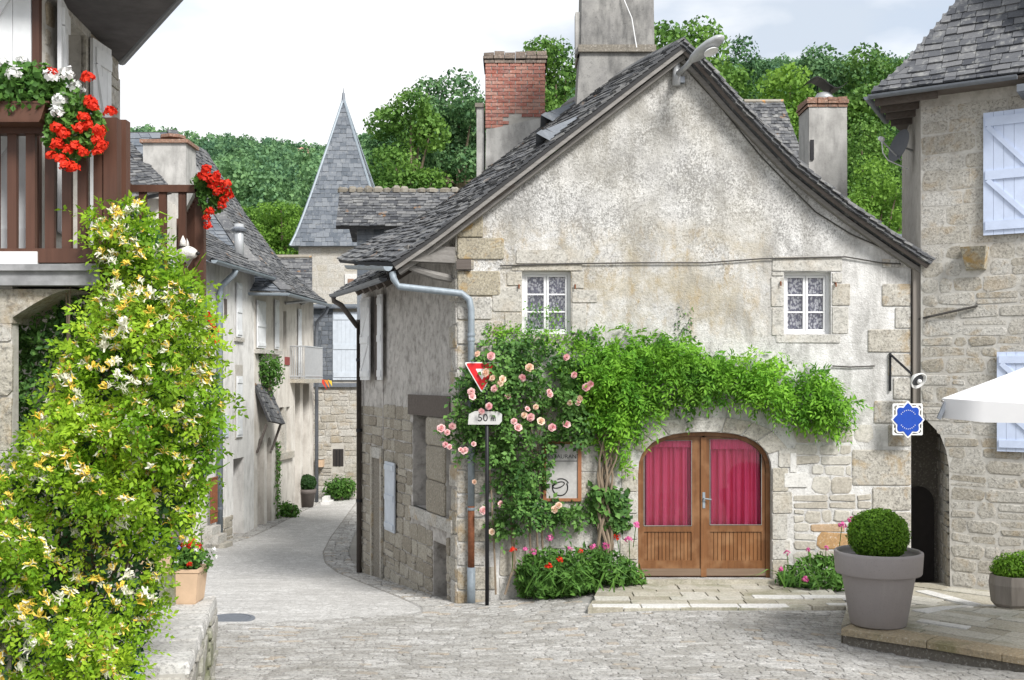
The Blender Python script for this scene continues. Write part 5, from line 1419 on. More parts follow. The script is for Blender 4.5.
fs = wall_stones(H1, lambda v: (hu(218), hu(232.5)), -.85, H1.uv(225, 517)[1], (.2, .3), (.3, .6), random.Random(3), [], (.01, .03), .02)
pieces(h1, fs, 'footing_stone', M['side_stone'])
re = [H1.pt(-.4, 6.28, .42), H1.pt(L1+.12, 6.28, .42), H1.pt(L1-.3, 8.0, -2.0), H1.pt(-.4, 8.0, -2.0)]
o4, _ = gable_or_pent('roof', re, M['slate_base'], h1, .09); slate_quad(o4, re, .16, .24, M['slate'], random.Random(19), 260, .028)
gutter([H1.pt(-.4, 6.24, .5), H1.pt(L1+.1, 6.24, .5)], .08, M['zinc'], h1)
pp = thing('downpipe', 'blue grey downpipe running down the pale rendered house', 'drainpipe', H1.pt(hu(216), -.7, .1))
MB().tube([H1.pt(hu(217), 6.16, .48), H1.pt(hu(217), 6.05, .44), H1.pt(hu(216), 5.75, .14), H1.pt(hu(216), 5.6, .1), H1.pt(hu(216), -.47, .1)], .075, 10).build('pipe', M['zinc'], pp, True)
for z in (4.5, 2.2, .2): MB().lathe(H1.pt(hu(216), z, .1), [(.085, -.03), (.085, .03)], 10).build('collar', M['zinc_dark'], pp)
# steps with iron rail at the pale house
stp = thing('doorstep', 'stone doorstep with rusty iron railing beside the pale house', 'steps', H1.pt(hu(209), -.7, .5))
for k in range(3): MB().wbox(H1, hu(200), hu(209), -.9, -.75+.2*(k+1), .05, .6-.15*k).build('step', M['ashlar'], stp)
for k in range(6):
    u = lerp(hu(205), hu(211), k/5); MB().tube([H1.pt(u, -.1, .15), H1.pt(u, 1.0, .15)], .02, 5).build('baluster', M['rust'], stp)
for z in (.15, 1.0): MB().tube([H1.pt(hu(204.5), z, .15), H1.pt(hu(211.5), z, .15)], .025, 6).build('rail', M['rust'], stp)

h2 = thing('beige_house', 'beige house with hipped slate roof, iron balcony and arched doorways in the lane', 'house', (-6.9, 33, -.7))
H2, L2 = wall_from_px(254.2, 30.45, 313.5, 36.2)
u2 = lambda px: H2.uv(px, 380)[0]
r2 = lambda x0, y0, x1, y1: (u2(x0), u2(x1), H2.uv((x0+x1)/2, y1)[1], H2.uv((x0+x1)/2, y0)[1])
def arch_r(x0, y0, x1, y1):
    a, b, c, d = r2(x0, y0, x1, y1); c = -.8; m_ = (a+b)/2; w = (b-a)/2; rise = w*1.25
    return [(a, c)]+[(m_-w*math.cos(t), d-rise+rise*math.sin(t)) for t in [math.pi*k/10 for k in range(11)]]+[(b, c)]
A1, A2 = arch_r(257.5, 437, 264, 522), arch_r(267, 437, 271.5, 516)
w5 = r2(279.5, 407, 290, 452); nar = r2(283.2, 311, 286.5, 351); dlow = r2(295, 383, 300, 500); dlow = (dlow[0], dlow[1], -.7, dlow[3]); dl2 = r2(303, 384, 309, 498); dl2 = (dl2[0], dl2[1], -.66, dl2[3])
MB().slab(H2, [(0, -1), (L2, -1), (L2, 5.95), (0, 5.95)], [A1, A2]+[rect_hole(r) for r in (w5, nar, dlow, dl2)], -.5, 0).build('front_wall', M['beige_plaster'], h2)
for r in (w5, nar, dlow, dl2): MB().wbox(H2, r[0]-.05, r[1]+.05, r[2], r[3]+.05, -.42, -.38).build('window' if r in (w5, nar) else 'door', M['dark_in'] if r is nar else M['beam'], h2)
for A in (A1, A2): MB().slab(H2, A, [], -.42, -.38).build('arched_door', M['grey_wood_z'], h2)
mm = (w5[0]+w5[1])/2; MB().wbox(H2, mm-.1, mm+.1, w5[2], w5[3], -.3, .02).build('mullion', M['ashlar'], h2); MB().wbox(H2, w5[0]-.15, w5[1]+.15, w5[2]-.2, w5[2], 0, .1).build('sill', M['ashlar'], h2)
for r in (r2(255.5, 301, 264, 348), r2(273.5, 300, 277.5, 349), r2(297, 309, 300, 376)): shutter(h2, H2, r, .03, M['shutter_white'], 3, False)
MB().wbox(H2, u2(254.5), u2(278), H2.uv(266, 354)[1], H2.uv(266, 350)[1], 0, .15).build('ledge', M['ashlar'], h2)
MB().wbox(H2, *r2(284.5, 357, 289, 365), .005, .03).build('plaque', M['plaque'], h2)
fb = MB(); fb.tube([H2.pt(u2(284.5), H2.uv(284, 303)[1], .03), H2.pt(u2(292), H2.uv(292, 301)[1], .5), H2.pt(u2(301), H2.uv(301, 304)[1], .03)], .05, 6); fb.build('awning_bar', M['lamp_grey'], h2)
# roof with a hip towards the square
EA, EB, EC = P(232, 291, 30.0), P(286, 291, 30.3), P(327, 300.5, 36.3)
RA, RBk = P(172, 132, 34.5), P(205, 150, 38)
EB.z = EA.z; EC.z = EA.z+.1
hl = [(0, 0), (.28, .18), (.6, .5), (1, 1)]
def hipcurve(a, b, k):
    t = interp([(0, 0), (.33, .22), (.66, .57), (1, 1)], k); v = a.lerp(b, k); return Vector((v.x, v.y, lerp(a.z, b.z, t)))
for nm, (e0_, e1_, r0_, r1_) in (('hip_slope', (EA, EB, RA-Vector((2.5, 0, .0)), RA)), ('lane_slope', (EB, EC, RA, RBk))):
    bedm = MB(); V = []; K = 9
    for k in range(K+1): V += [hipcurve(e0_, r0_, k/K), hipcurve(e1_, r1_, k/K)]
    ob = bedm.add(V, [(2*k, 2*k+1, 2*k+3, 2*k+2) for k in range(K)]).build('roof' if nm == 'hip_slope' else 'roof_slope', M['slate_base'], h2)
    Wd = (e1_-e0_).length; Hh = (hipcurve(e1_, r1_, 1)-e1_).length
    def sf(u, t, e0_=e0_, e1_=e1_, r0_=r0_, r1_=r1_, Wd=Wd, Hh=Hh):
        k = min(1, max(-.01, t/Hh)); a = hipcurve(e0_, r0_, max(k, 0)); b = hipcurve(e1_, r1_, max(k, 0)); a2 = hipcurve(e0_, r0_, min(1, k+.05)); n = (b-a).cross(a2-a)
        n = n if n.z > 0 else -n; return a.lerp(b, u/Wd), (n.normalized() if n.length > 1e-6 else UP)
    rr_ = [(k*.17, (k+1)*.17) for k in range(int(Hh/.17))]
    pieces(ob, slates(sf, rr_, .26, random.Random(23), lambda t: (0, Wd), .028, .004, .012), 'slate', M['slate_blue'] if nm == 'hip_slope' else M['slate'], 150, 'slates')
hc = []
for k in range(16):
    a = hipcurve(EB, RA, k/16); b = hipcurve(EB, RA, min(1, (k+1.3)/16)); m_ = MB(); m_.box((a+b)/2+UP*.05, (b-a).normalized(), Vector((1, .3, 0)).normalized(), (b-a).normalized().cross(Vector((1, .3, 0))).normalized(), (b-a).length/2, .16, .03); hc.append((m_.V, m_.F))
pieces(h2, hc, 'hip_slate', M['slate'])
gutter([EA+Vector((0, -.08, -.04)), EB+Vector((.05, -.08, -.04)), EC+Vector((.1, 0, -.04))], .08, M['zinc'], h2)
# thin metal flue
fp = hipcurve(P(245, 291, 30.2), RA, .3); fl_ = P(239, 246, 31); MB().tube([fl_-UP*.5, fl_+UP*.62], .13, 10).build('flue', M['lamp_grey'], h2, True); MB().lathe(fl_+UP*.47, [(.2, -.06), (.22, 0), (.02, .14)], 10).build('flue_cap', M['zinc_dark'], h2)
# balcony
bu0, bu1 = u2(290), u2(308); bz0 = H2.uv(302, 379)[1]
bal = MB(); bal.wbox(H2, bu0, bu1, bz0-.12, bz0, 0, .5); bo = bal.build('balcony', M['ashlar'], h2)
for z in (.08, 1.0):
    MB().tube([H2.pt(bu0, bz0+z, 0), H2.pt(bu0, bz0+z, .47), H2.pt(bu1, bz0+z, .47), H2.pt(bu1, bz0+z, 0)], .025, 6).build('rail', M['lamp_grey'], bo)
for k in range(26):
    u = lerp(bu0, bu1, k/25); MB().tube([H2.pt(u, bz0, .47), H2.pt(u, bz0+1.0, .47)], .013, 4).build('baluster', M['lamp_grey'], bo)
for k in range(7):
    MB().tube([H2.pt(bu0, bz0, .47*k/7), H2.pt(bu0, bz0+1, .47*k/7)], .013, 4).build('baluster', M['lamp_grey'], bo)
fp_ = H2.pt(bu1-.1, bz0-.02, .52)
fl = thing('pennant', 'orange and yellow striped pennant hanging from the iron balcony', 'flag', fp_)
for k, mt_ in enumerate(('redcloth', 'orange', 'yellow')):
    a = fp_+Vector((.13*k-.1, -.02, .0)); MB().prism([a, a+Vector((.13, 0, -.02*k)), a+Vector((.14+.05*(2-k)-.0, 0, -.34+.06*k))], (0, .008, 0)).build('stripe', M[mt_], fl)
pp = thing('downpipe', 'dark downpipe at the far corner of the beige house', 'drainpipe', H2.pt(L2-.05, -.6, .1))
MB().tube([EC+Vector((.05, -.1, -.12)), EC+Vector((-.02, -.1, -.3)), H2.pt(L2-.05, 5.3, .12), H2.pt(L2-.05, -.65, .12)], .06, 8).build('pipe', M['zinc_dark'], pp, True)
# little slate awning over the arches
aw = [H2.pt(u2(255), H2.uv(258, 424)[1]+.1, .42), H2.pt(u2(270), H2.uv(270, 424)[1], .42), H2.pt(u2(270), H2.uv(272, 396)[1]+.25, 0), H2.pt(u2(255), H2.uv(256, 388)[1]+.1, 0)]
ow, _ = gable_or_pent('awning', aw, M['slate_base'], h2, .06); slate_quad(ow, aw, .15, .22, M['slate'], random.Random(2), 100, .025)
for uu in (u2(256), u2(271)): MB().tube([H2.pt(uu, aw[0].z-.9, .02), H2.pt(uu, aw[0].z-.1, .3)], .04, 5).build('awning_bracket', M['beam'], ow)

# end of the lane
h3 = thing('end_house', 'house closing the lane with slate hung upper wall and wide white shutter', 'house', P(340, 495, 37.2))
D5 = 37.2; E5 = Plane((0, D5), (1, 0)); e5 = lambda x, y: E5.uv(x, y)
MB().wbox(E5, e5(300, 0)[0], e5(420, 0)[0], -1, e5(0, 306)[1], -4, 0).build('front_wall', M['old_wall'], h3)
r5 = lambda x0, y0, x1, y1: (e5(x0, 0)[0], e5(x1, 0)[0], e5(0, y1)[1], e5(0, y0)[1])
pieces(h3, wall_stones(E5, lambda v: (e5(313, 0)[0], e5(365, 0)[0]), -.6, e5(0, 386)[1], (.16, .3), (.25, .7), random.Random(7), [r5(332, 447, 344, 467)], (.01, .03), .025, cut=.18, jit=.07), 'wall_stone', M['right_stone'], 300)
pieces(h3, wall_stones(E5, lambda v: (e5(313, 0)[0], e5(365, 0)[0]), e5(0, 384)[1], e5(0, 306)[1], (.15, .15), (.2, .3), random.Random(8), [r5(333, 312, 359, 380)], (.02, .035), .008, cut=.02, jit=.02, inset=.03), 'hung_slate', M['slate_blue'], 300)
MB().wbox(E5, *r5(313, 383, 365, 387), 0, .12).build('ledge', M['zinc_dark'], h3)
shutter(h3, E5, r5(333, 312, 359, 380), .04, M['shutter_pale'], 6, False)
MB().wbox(E5, *r5(333, 449, 343.5, 466), 0, .02).build('window', M['dark_in'], h3)
for k in range(2): MB().wbox(E5, *r5(336.3+3.4*k, 449, 336.8+3.4*k, 466), .02, .04).build('window_bar', M['iron'], h3)
q6 = [Vector((e5(300, 0)[0], D5-.25, e5(0, 307)[1])), Vector((e5(420, 0)[0], D5-.25, e5(0, 307)[1])), Vector((e5(420, 0)[0], D5+2, e5(0, 300)[1])), Vector((e5(300, 0)[0], D5+2, e5(0, 300)[1]))]
gable_or_pent('roof', q6, M['slate_blue'], h3, .06)
lb = thing('letter_box', 'small beige box fixed to the wall at the end of the lane', 'box', P(319, 463, 36.9)); MB().abox(P(315.5, 0, 36.9).x, P(323, 0, 36.9).x, 36.85, 37.18, P(0, 467, 36.9).z, P(0, 459, 36.9).z).build('body', M['terracotta'], lb); MB().abox(P(315, 0, 36.9).x, P(323.5, 0, 36.9).x, 36.82, 37.18, P(0, 459, 36.9).z, P(0, 457.8, 36.9).z).build('lid', M['ashlar'], lb)
stp = thing('stone_steps', 'pale stone steps at the end of the lane behind the far pot', 'steps', P(322, 508, 35.5))
for k in range(2): MB().abox(-6.2, -5.9-.12*k, 35.6+.3*k, 36.4+.3*k, -.8, -.56+.13*k).build('step', M['white_stone'], stp)
# tower
tw = thing('tower', 'square stone tower with tall pointed slate spire behind the lane', 'tower', P(336, 470, 44))
DT = 44.0; tx = lambda x, d=DT: (x-512)*d/FPX; tz = lambda y, d=DT: EYE-(y-HZ)*d/FPX
TX0, TX1 = tx(298.5), tx(385); TY1 = DT+(TX1-TX0)
MB().abox(TX0, TX1, DT, TY1, -.8, tz(246)).build('shaft', M['old_wall'], tw)
TPp = Plane((0, DT), (1, 0))
pieces(tw, wall_stones(TPp, lambda v: (TX0+.02, TX1-.02), tz(320), tz(248), (.2, .34), (.35, .8), random.Random(33), [(tx(344), tx(358), tz(290), tz(273))], (.002, .008), .03, cut=.14, jit=.08), 'wall_stone', M['ashlar'], 300)
wf = MB(); wf.wbox(TPp, tx(345), tx(357), tz(289), tz(274), 0, .06); wf.build('window_surround', M['white_stone'], tw); MB().wbox(TPp, tx(348), tx(354), tz(287), tz(279), .06, .08).build('window', M['tile_brick'], tw)
apex = Vector((tx(343.5, DT+1.6), DT+1.6, tz(99, DT+1.6)))
ov = .28; ec = [Vector((TX0-ov, DT-ov, tz(247))), Vector((TX1+ov, DT-ov, tz(247))), Vector((TX1+ov, TY1+ov, tz(247))), Vector((TX0-ov, TY1+ov, tz(247)))]
def spire(a, k):
    f = interp([(0, 0), (.08, .11), (.2, .24), (.4, .44), (.7, .725), (1, 1)], k); v = a.lerp(apex, f); return Vector((v.x, v.y, lerp(a.z, apex.z, k)))
K = 14; V = [spire(c, k/K) for k in range(K+1) for c in ec]
spm = MB().add(V, [(4*k+i, 4*k+(i+1) % 4, 4*k+4+(i+1) % 4, 4*k+4+i) for k in range(K) for i in range(4)]+[(3, 2, 1, 0)]).build('spire', M['slate_blue'], tw)
for fi, lim in ((0, 300), (3, 0), (1, 0)):
    a0, a1 = ec[fi], ec[(fi+1) % 4]; Wd = (a1-a0).length; Hh = (apex-a0).length
    def sf(u, t, a0=a0, a1=a1, Wd=Wd, Hh=Hh):
        k = min(.995, max(0, t/Hh)); l, r = spire(a0, k), spire(a1, k); l2 = spire(a0, min(1, k+.02)); n = (r-l).cross(l2-l); mid = Vector(((TX0+TX1)/2, (DT+TY1)/2, l.z)); n = n if n.dot(l.lerp(r, .5)-mid) > 0 else -n
        w_ = (r-l).length; c = (l+r)/2; d = (r-l).normalized() if w_ > 1e-6 else Vector((1, 0, 0)); return c+d*min(max(u-Wd/2, -w_/2), w_/2), n.normalized()
    wid = lambda t, a0=a0, a1=a1, Hh=Hh, Wd=Wd: (Wd/2-(spire(a1, min(1, t/Hh))-spire(a0, min(1, t/Hh))).length/2, Wd/2+(spire(a1, min(1, t/Hh))-spire(a0, min(1, t/Hh))).length/2)
    pieces(spm, slates(sf, [(k*.2, (k+1)*.2) for k in range(int(Hh/.2)-1)], .24, random.Random(44), wid, .02, .004, .008), 'slate', M['slate_blue'], lim, 'slates', key=lambda p: p[0][0].z)
for c in ec:
    MB().tube([spire(c, k/K)+UP*.02 for k in range(K+1)], .055, 6).build('hip_lead', M['zinc'], spm)
MB().tube([apex-UP*.2, apex+UP*.25], [.1, .05], 8).build('finial', M['zinc_dark'], spm); MB().tube([apex+UP*.2, apex+UP*.45], [.03, .01], 6).build('finial_tip', M['zinc_dark'], spm)
# low slate roof between lane and tower
lo = thing('low_roof_house', 'low slate roofed house at the foot of the tower', 'house', P(285, 480, 41))
q7 = (P(262, 300, 41), P(312, 300, 41), P(312, 258, 43), P(262, 258, 43)); o5, _ = gable_or_pent('roof', q7, M['slate_base'], lo, .08); slate_quad(o5, q7, .2, .28, M['slate'], random.Random(5), 150, .025)
MB().abox(P(262, 0, 41).x, P(312, 0, 41).x, 41.2, 43.6, -.7, P(0, 300, 41).z).build('wall', M['beige_plaster'], lo)
m = MB(); m.tube([P(262, 257, 43), P(312, 257, 43)], .1, 6); m.build('ridge', M['mossy_ridge'], o5)
# house behind the balcony: slate slope and rendered chimney
h0 = thing('house_behind_balcony', 'house with steep slate slope and rendered chimney seen above the balcony', 'house', P(150, 480, 24))
q8 = (P(100, 205, 23.0), P(172, 190, 24.5), P(126, 138, 27.0), P(80, 130, 26)); o6, _ = gable_or_pent('roof', q8, M['slate_base'], h0, .1); slate_quad(o6, q8, .16, .24, M['slate'], random.Random(17), 200, .028)
MB().abox(P(60, 0, 25).x, P(168, 0, 25).x, 24.6, 28, -.7, P(0, 200, 24.8).z).build('wall', M['beige_plaster'], h0)
D6 = 25.6; a, b = P(143, 190, D6), P(186, 190, D6)
MB().abox(a.x, b.x, D6, D6+.8, 0, P(0, 143, D6).z).build('chimney', M['chim_plaster'], h0); MB().abox(a.x-.06, b.x+.06, D6-.06, D6+.86, P(0, 143, D6).z, P(0, 139.5, D6).z).build('chimney_cap', M['tile_brick'], h0); MB().tube([P(173, 139, D6+.4), P(173, 136, D6+.4)], .3, 8).build('chimney_pot', M['tile_brick'], h0)
# farmhouse on the hill

# ------------------------------------------------------------------ left foreground: house with wooden balcony
bh = thing('balcony_house', 'stone house with dark red wooden balcony and white shutters at the left edge', 'house', (-4.2, 8.5, .8))
LW = Plane((-3.44, 8.05), (-.14, 1.95), (0, 8))            # upper wall along the lane
lw = lambda px, py: LW.uv(px, py)
LEND = LW.uv(118.5, 200)[0]
wnd = (LW.uv(62, 100)[0], LW.uv(83.5, 100)[0], 4.25, LW.uv(62, 15)[1])
wn_top = LW.uv(72, 24)[1]
wnd = (wnd[0], wnd[1], 4.5, wn_top)
MB().slab(LW, [(0.02, 3.9), (LEND, 3.9), (LEND, 7.2), (0.02, 7.2)], [rect_hole(wnd)], -.5, 0).build('upper_wall', M['mortar_right'], bh)
rng = random.Random(51)
st = wall_stones(LW, lambda v: (.05, LEND-.01), 4.1, 6.5, (.14, .28), (.2, .5), rng, [(wnd[0]-.16, wnd[1]+.14, wnd[2]-.2, wnd[3]+.16)], (.006, .02), .02, cut=.18, jit=.06)
pieces(bh, st, 'wall_stone', M['right_stone'], 200)
ww = MB()
for r in ((wnd[0]-.15, wnd[0], wnd[2], wnd[3]), (wnd[1], wnd[1]+.13, wnd[2], wnd[3]), (wnd[0]-.15, wnd[1]+.13, wnd[3], wnd[3]+.15)): ww.wbox(LW, *r, -.02, .02)
ww.build('window_surround', M['ashlar'], bh)
casement(bh, LW, wnd, .28, None, 2, 2, M['white_paint'])
# open shutters standing off the wall
def swung(u, v0, v1, width, ang, mat, left):
    hinge = LW.pt(u, 0, .03); d = (LW.U*math.cos(ang)+LW.N*math.sin(ang)) if not left else (-LW.U*math.cos(ang)+LW.N*math.sin(ang))
    pl = Plane((hinge.x, hinge.y), (d.x, d.y), (3, 2)); return shutter(bh, pl, (.02, width, v0, v1), .0, mat, 4, True, flip=left)
swung(wnd[0]-.02, wnd[2], wnd[3]+.02, .34, RAD(9), M['shutter_white'], True)
swung(wnd[1]+.04, wnd[2], wnd[3]+.0, .36, RAD(9), M['shutter_white'], False)
# large white door shutter, nearest the camera, swung towards us
FW = Plane((-3.44, 8.05), (-1, 0))
MB().wbox(FW, -.0, 2.6, 3.9, 7.2, -.4, 0).build('front_wall', M['mortar_right'], bh)
MB().wbox(FW, .0, .05, 4.2, 6.6, 0, .05).build('door_post', M['red_wood'], bh)
shutter(bh, FW, (.055, .72, 4.22, 6.65), .03, M['shutter_white'], 5, True); shutter(bh, FW, (.74, 1.4, 4.22, 6.65), .03, M['shutter_white'], 5, True)
cpipe = MB(); cpipe.tube([LW.pt(LEND+.06, 4.2, -.05), LW.pt(LEND+.06, 6.15, -.05)], .05, 8); cpipe.build('corner_pipe', M['chim_plaster'], bh)
# roof overhang
ez = 6.29
sf_poly = [(-3.63, 10.08), (-2.5, 8.28), (-2.75, 7.7), (-6.5, 7.7), (-6.5, 10.08)]
MB().prism([(x, y, ez) for x, y in sf_poly], (0, 0, .05)).build('soffit', M['under'], bh)
rfp = [(-3.6, 10.12), (-2.45, 8.28), (-2.72, 7.64), (-6.5, 7.64), (-6.5, 10.12)]
MB().prism([(x, y, ez+.05) for x, y in rfp], (0, 0, .1)).build('eave_edge', M['slate'], bh)
V = [Vector((x, y, ez+.15)) for x, y in rfp[:3]]+[Vector((-5.4, 9.4, 8.4)), Vector((-5.4, 9.0, 8.4)), Vector((-6.5, 7.64, ez+.15)), Vector((-6.5, 9.2, 8.4))]
MB().add(V, [(0, 1, 3), (1, 2, 4, 3), (2, 5, 6, 4)]).build('roof', M['slate'], bh)
gutter([(-2.45, 8.26, ez+.06), (-3.6, 10.14, ez+.06)], .05, M['zinc_dark'], bh)
# pillar and porch
PF = Plane((0, 7.75), (1, 0)); xq = lambda px, d=7.75: (px-512)*d/FPX; zq = lambda py, d=7.75: EYE-(py-HZ)*d/FPX
MB().abox(-4.6, xq(13)-.01, 7.76, 7.86, .5, 4.06).build('pillar', M['mortar_right'], bh)
pieces(bh, wall_stones(PF, lambda v: (-4.2, xq(13)), .7, zq(300), (.24, .42), (.3, .6), rng, [], (.005, .015), .016, cut=.08, jit=.03), 'pillar_stone', M['quoin'])
# sprung arch under the balcony slab
ap = [(-4.4, 4.04), (xq(75), 4.04)]+[(lerp(xq(75), xq(13), k/8), 4.04-(.20)*(1-math.cos(math.pi/2*k/8))**.9) for k in range(1, 9)]+[(xq(13), 3.8), (-4.4, 3.8)]
MB().slab(PF, ap, [], -.45, .01).build('arch', M['right_stone'], bh)
MB().abox(-6.5, -5.4, 8.3, 12.5, .3, 4.0).build('porch_wall', M['dark_stone'], bh); MB().abox(-6.5, -3.75, 11.8, 12.6, .3, 4.0).build('porch_back', M['dark_stone'], bh)
# balcony slab and rails
A0 = Vector((-4.6, 7.68, 0)); A1 = Vector((xq(107), 7.68, 0))
sl_ = MB(); sl_.prism([(-4.6, 7.66, 4.06), (xq(104.5), 7.66, 4.06), (-3.05, 8.6, 4.06), (-3.45, 10.2, 4.06), (-4.6, 10.2, 4.06)], (0, 0, .10)); sl_.build('balcony_slab', M['concrete'], bh)
sl_ = MB(); sl_.prism([(-4.6, 7.63, 4.16), (xq(105.5), 7.63, 4.16), (-3.02, 8.6, 4.16), (-3.45, 10.2, 4.16), (-4.6, 10.2, 4.16)], (0, 0, .045)); sl_.build('slab_lip', M['concrete'], bh)
MB().abox(-4.6, xq(40), 7.70, 7.74, 4.205, 4.30).build('white_upstand', M['white_paint'], bh)
bal = thing('wooden_balcony', 'dark red wooden balcony railing above the honeysuckle', 'balcony', (-3.3, 7.75, 4.2))
BY = 7.75
def post(x, y, z0, z1, h=.045, mat=M['red_wood'], parent=None, name='post'):
    MB().abox(x-h, x+h, y-h, y+h, z0, z1).build(name, mat, parent)
post(xq(112.5), BY, 4.18, zq(119), .047, parent=bal); post(xq(122, 8.0), 8.0, 4.18, zq(121, 8.0), .045, parent=bal)
tr = MB(); tr.box(((-4.7+xq(110))/2, BY, zq(127)), (1, 0, 0), (0, 1, 0), UP, (xq(110)+4.7)/2, .045, .055); tr.build('top_rail', M['red_wood'], bal)
tr = MB(); tr.box(((-4.7+xq(110))/2, BY, zq(256)), (1, 0, 0), (0, 1, 0), UP, (xq(110)+4.7)/2, .035, .05); tr.build('bottom_rail', M['red_wood'], bal)
for px in (-60, -40, -20, -5, 13, 31.5, 50.5, 67.5, 83, 99):
    w = .032
    MB().abox(xq(px)-w, xq(px)+w, BY-.02, BY+.02, zq(255), zq(131)).build('baluster', M['red_wood'], bal)
# short return to the wall
for k in range(0):
    t = .9; x, y = lerp(xq(112.5), -3.45, t), lerp(BY, 9.8, t); MB().abox(x-.03, x+.03, y-.03, y+.03, 4.26, zq(131)).build('baluster', M['red_wood'], bal)
a, b = Vector((xq(112.5), BY, zq(127))), Vector((-3.45, 9.8, zq(127)))
MB().box((a+b)/2, (b-a).normalized(), (b-a).normalized().cross(UP), UP, (b-a).length/2, .03, .04).build('side_rail', M['red_wood'], bal)
# second balcony beyond
b2 = thing('wooden_balcony', 'smaller dark red wooden balcony further back where the white dog looks out', 'balcony', (-3.2, 10.5, 4.2))
D7 = 10.0; xb = lambda px, d=D7: (px-512)*d/FPX; zb = lambda py, d=D7: EYE-(py-HZ)*d/FPX
fl2 = MB(); fl2.prism([(xb(120), 9.95, 4.1), (xb(203), 9.95, 4.1), (-3.7, 12.4, 4.1), (-4.4, 12.4, 4.1)], (0, 0, .11)); fl2.build('floor', M['grey_wood'], b2)
post(xb(200.5), D7, 4.05, zb(181), .04, parent=b2); post(xb(126), D7, 4.2, zb(183), .04, parent=b2); post(-3.7, 12.3, 4.2, 5.2, .04, parent=b2)
MB().box(((xb(126)+xb(200))/2, D7, zb(189)), (1, 0, 0), (0, 1, 0), UP, (xb(200)-xb(126))/2-.02, .04, .032).build('top_rail', M['red_wood'], b2)
MB().box(((xb(126)+xb(200))/2, D7, zb(286)), (1, 0, 0), (0, 1, 0), UP, (xb(200)-xb(126))/2-.02, .03, .03).build('bottom_rail', M['red_wood'], b2)
for px in (143, 163, 182.5): MB().abox(xb(px)-.033, xb(px)+.033, D7-.02, D7+.02, zb(286), zb(191)).build('baluster', M['red_wood'], b2)
a, b = Vector((xb(200.5), D7, 0)), Vector((-3.7, 12.3, 0))
for k in range(9):
    p = a.lerp(b, (k+1)/10); MB().abox(p.x-.025, p.x+.025, p.y-.025, p.y+.025, 4.2, 5.1).build('baluster', M['red_wood'], b2)
for z in (5.12, 4.27): MB().box(a.lerp(b, .5)+UP*z, (b-a).normalized(), (b-a).normalized().cross(UP), UP, (b-a).length/2, .035, .03).build('side_rail', M['red_wood'], b2)
pr = MB(); pr.abox(-4.6, -3.85, 10.15, 11.6, .3, 4.1); po = pr.build('pier', M['mortar_right'], b2)
# dog behind the balusters
def skin(name, pts, edges, radii, mat, parent, sub=2):
    c = Vector(pts[0]); me = bpy.data.meshes.new(name); me.from_pydata([tuple(Vector(p)-c) for p in pts], edges, [])
    o_ = bpy.data.objects.new(name, me); _place(o_, c, parent)
    md = o_.modifiers.new('skin', 'SKIN'); 
    for i, r in enumerate(radii): me.skin_vertices[0].data[i].radius = (r, r) if not isinstance(r, tuple) else r
    me.skin_vertices[0].data[0].use_root = True
    s_ = o_.modifiers.new('sub', 'SUBSURF'); s_.levels = sub; s_.render_levels = sub
    md.use_smooth_shade = True
    me.materials.append(mat); return o_
dz = 4.215; dx = xb(176.5); dy = 10.14
dog = thing('dog', 'small white terrier looking out between the balusters of the smaller balcony', 'dog', (dx-.1, dy, dz))
B = Vector((dx, dy, dz))
pts = [B+Vector((-.42, .05, .17)), B+Vector((-.25, .04, .18)), B+Vector((-.08, .0, .18)), B+Vector((.02, -.06, .23)), B+Vector((.07, -.12, .29)), B+Vector((.13, -.16, .285)), B+Vector((.175, -.18, .27)),
       B+Vector((-.06, -.08, .09)), B+Vector((-.04, -.09, .02)), B+Vector((-.06, .08, .09)), B+Vector((-.04, .08, .02)), B+Vector((-.42, -.06, .1)), B+Vector((-.38, -.07, .02)), B+Vector((-.42, .15, .1)), B+Vector((-.38, .15, .02)), B+Vector((-.52, .05, .24)), B+Vector((-.56, .05, .33))]
pts = [B+(p_-B)*1.18 for p_ in pts]
edges = [(0, 1), (1, 2), (2, 3), (3, 4), (4, 5), (5, 6), (2, 7), (7, 8), (2, 9), (9, 10), (0, 11), (11, 12), (0, 13), (13, 14), (0, 15), (15, 16)]
skin('body', pts, edges, [.1, .105, .105, .08, .092, .056, .038, .046, .036, .046, .036, .05, .036, .05, .036, .035, .02], M['fur'], dog)
hd_ = pts[4]
for s_ in (-1, 1):
    e = hd_+Vector((-.01+.0*s_, .045*s_, .055)); MB().lathe(e, [(.034, 0), (.026, .045), (.003, .095)], 8).build('ear', M['fur'], dog, True)
MB().lathe(pts[6]+Vector((.012, -.012, .008)), [(.003, -.02), (.02, -.008), (.02, .006), (.003, .02)], 8).build('nose', M['nose'], dog, True)
for s_ in (-1, 1): MB().lathe(hd_+Vector((.06, -.03+.035*s_, .03)), [(.002, -.012), (.012, 0), (.002, .012)], 8).build('eye', M['nose'], dog, True)

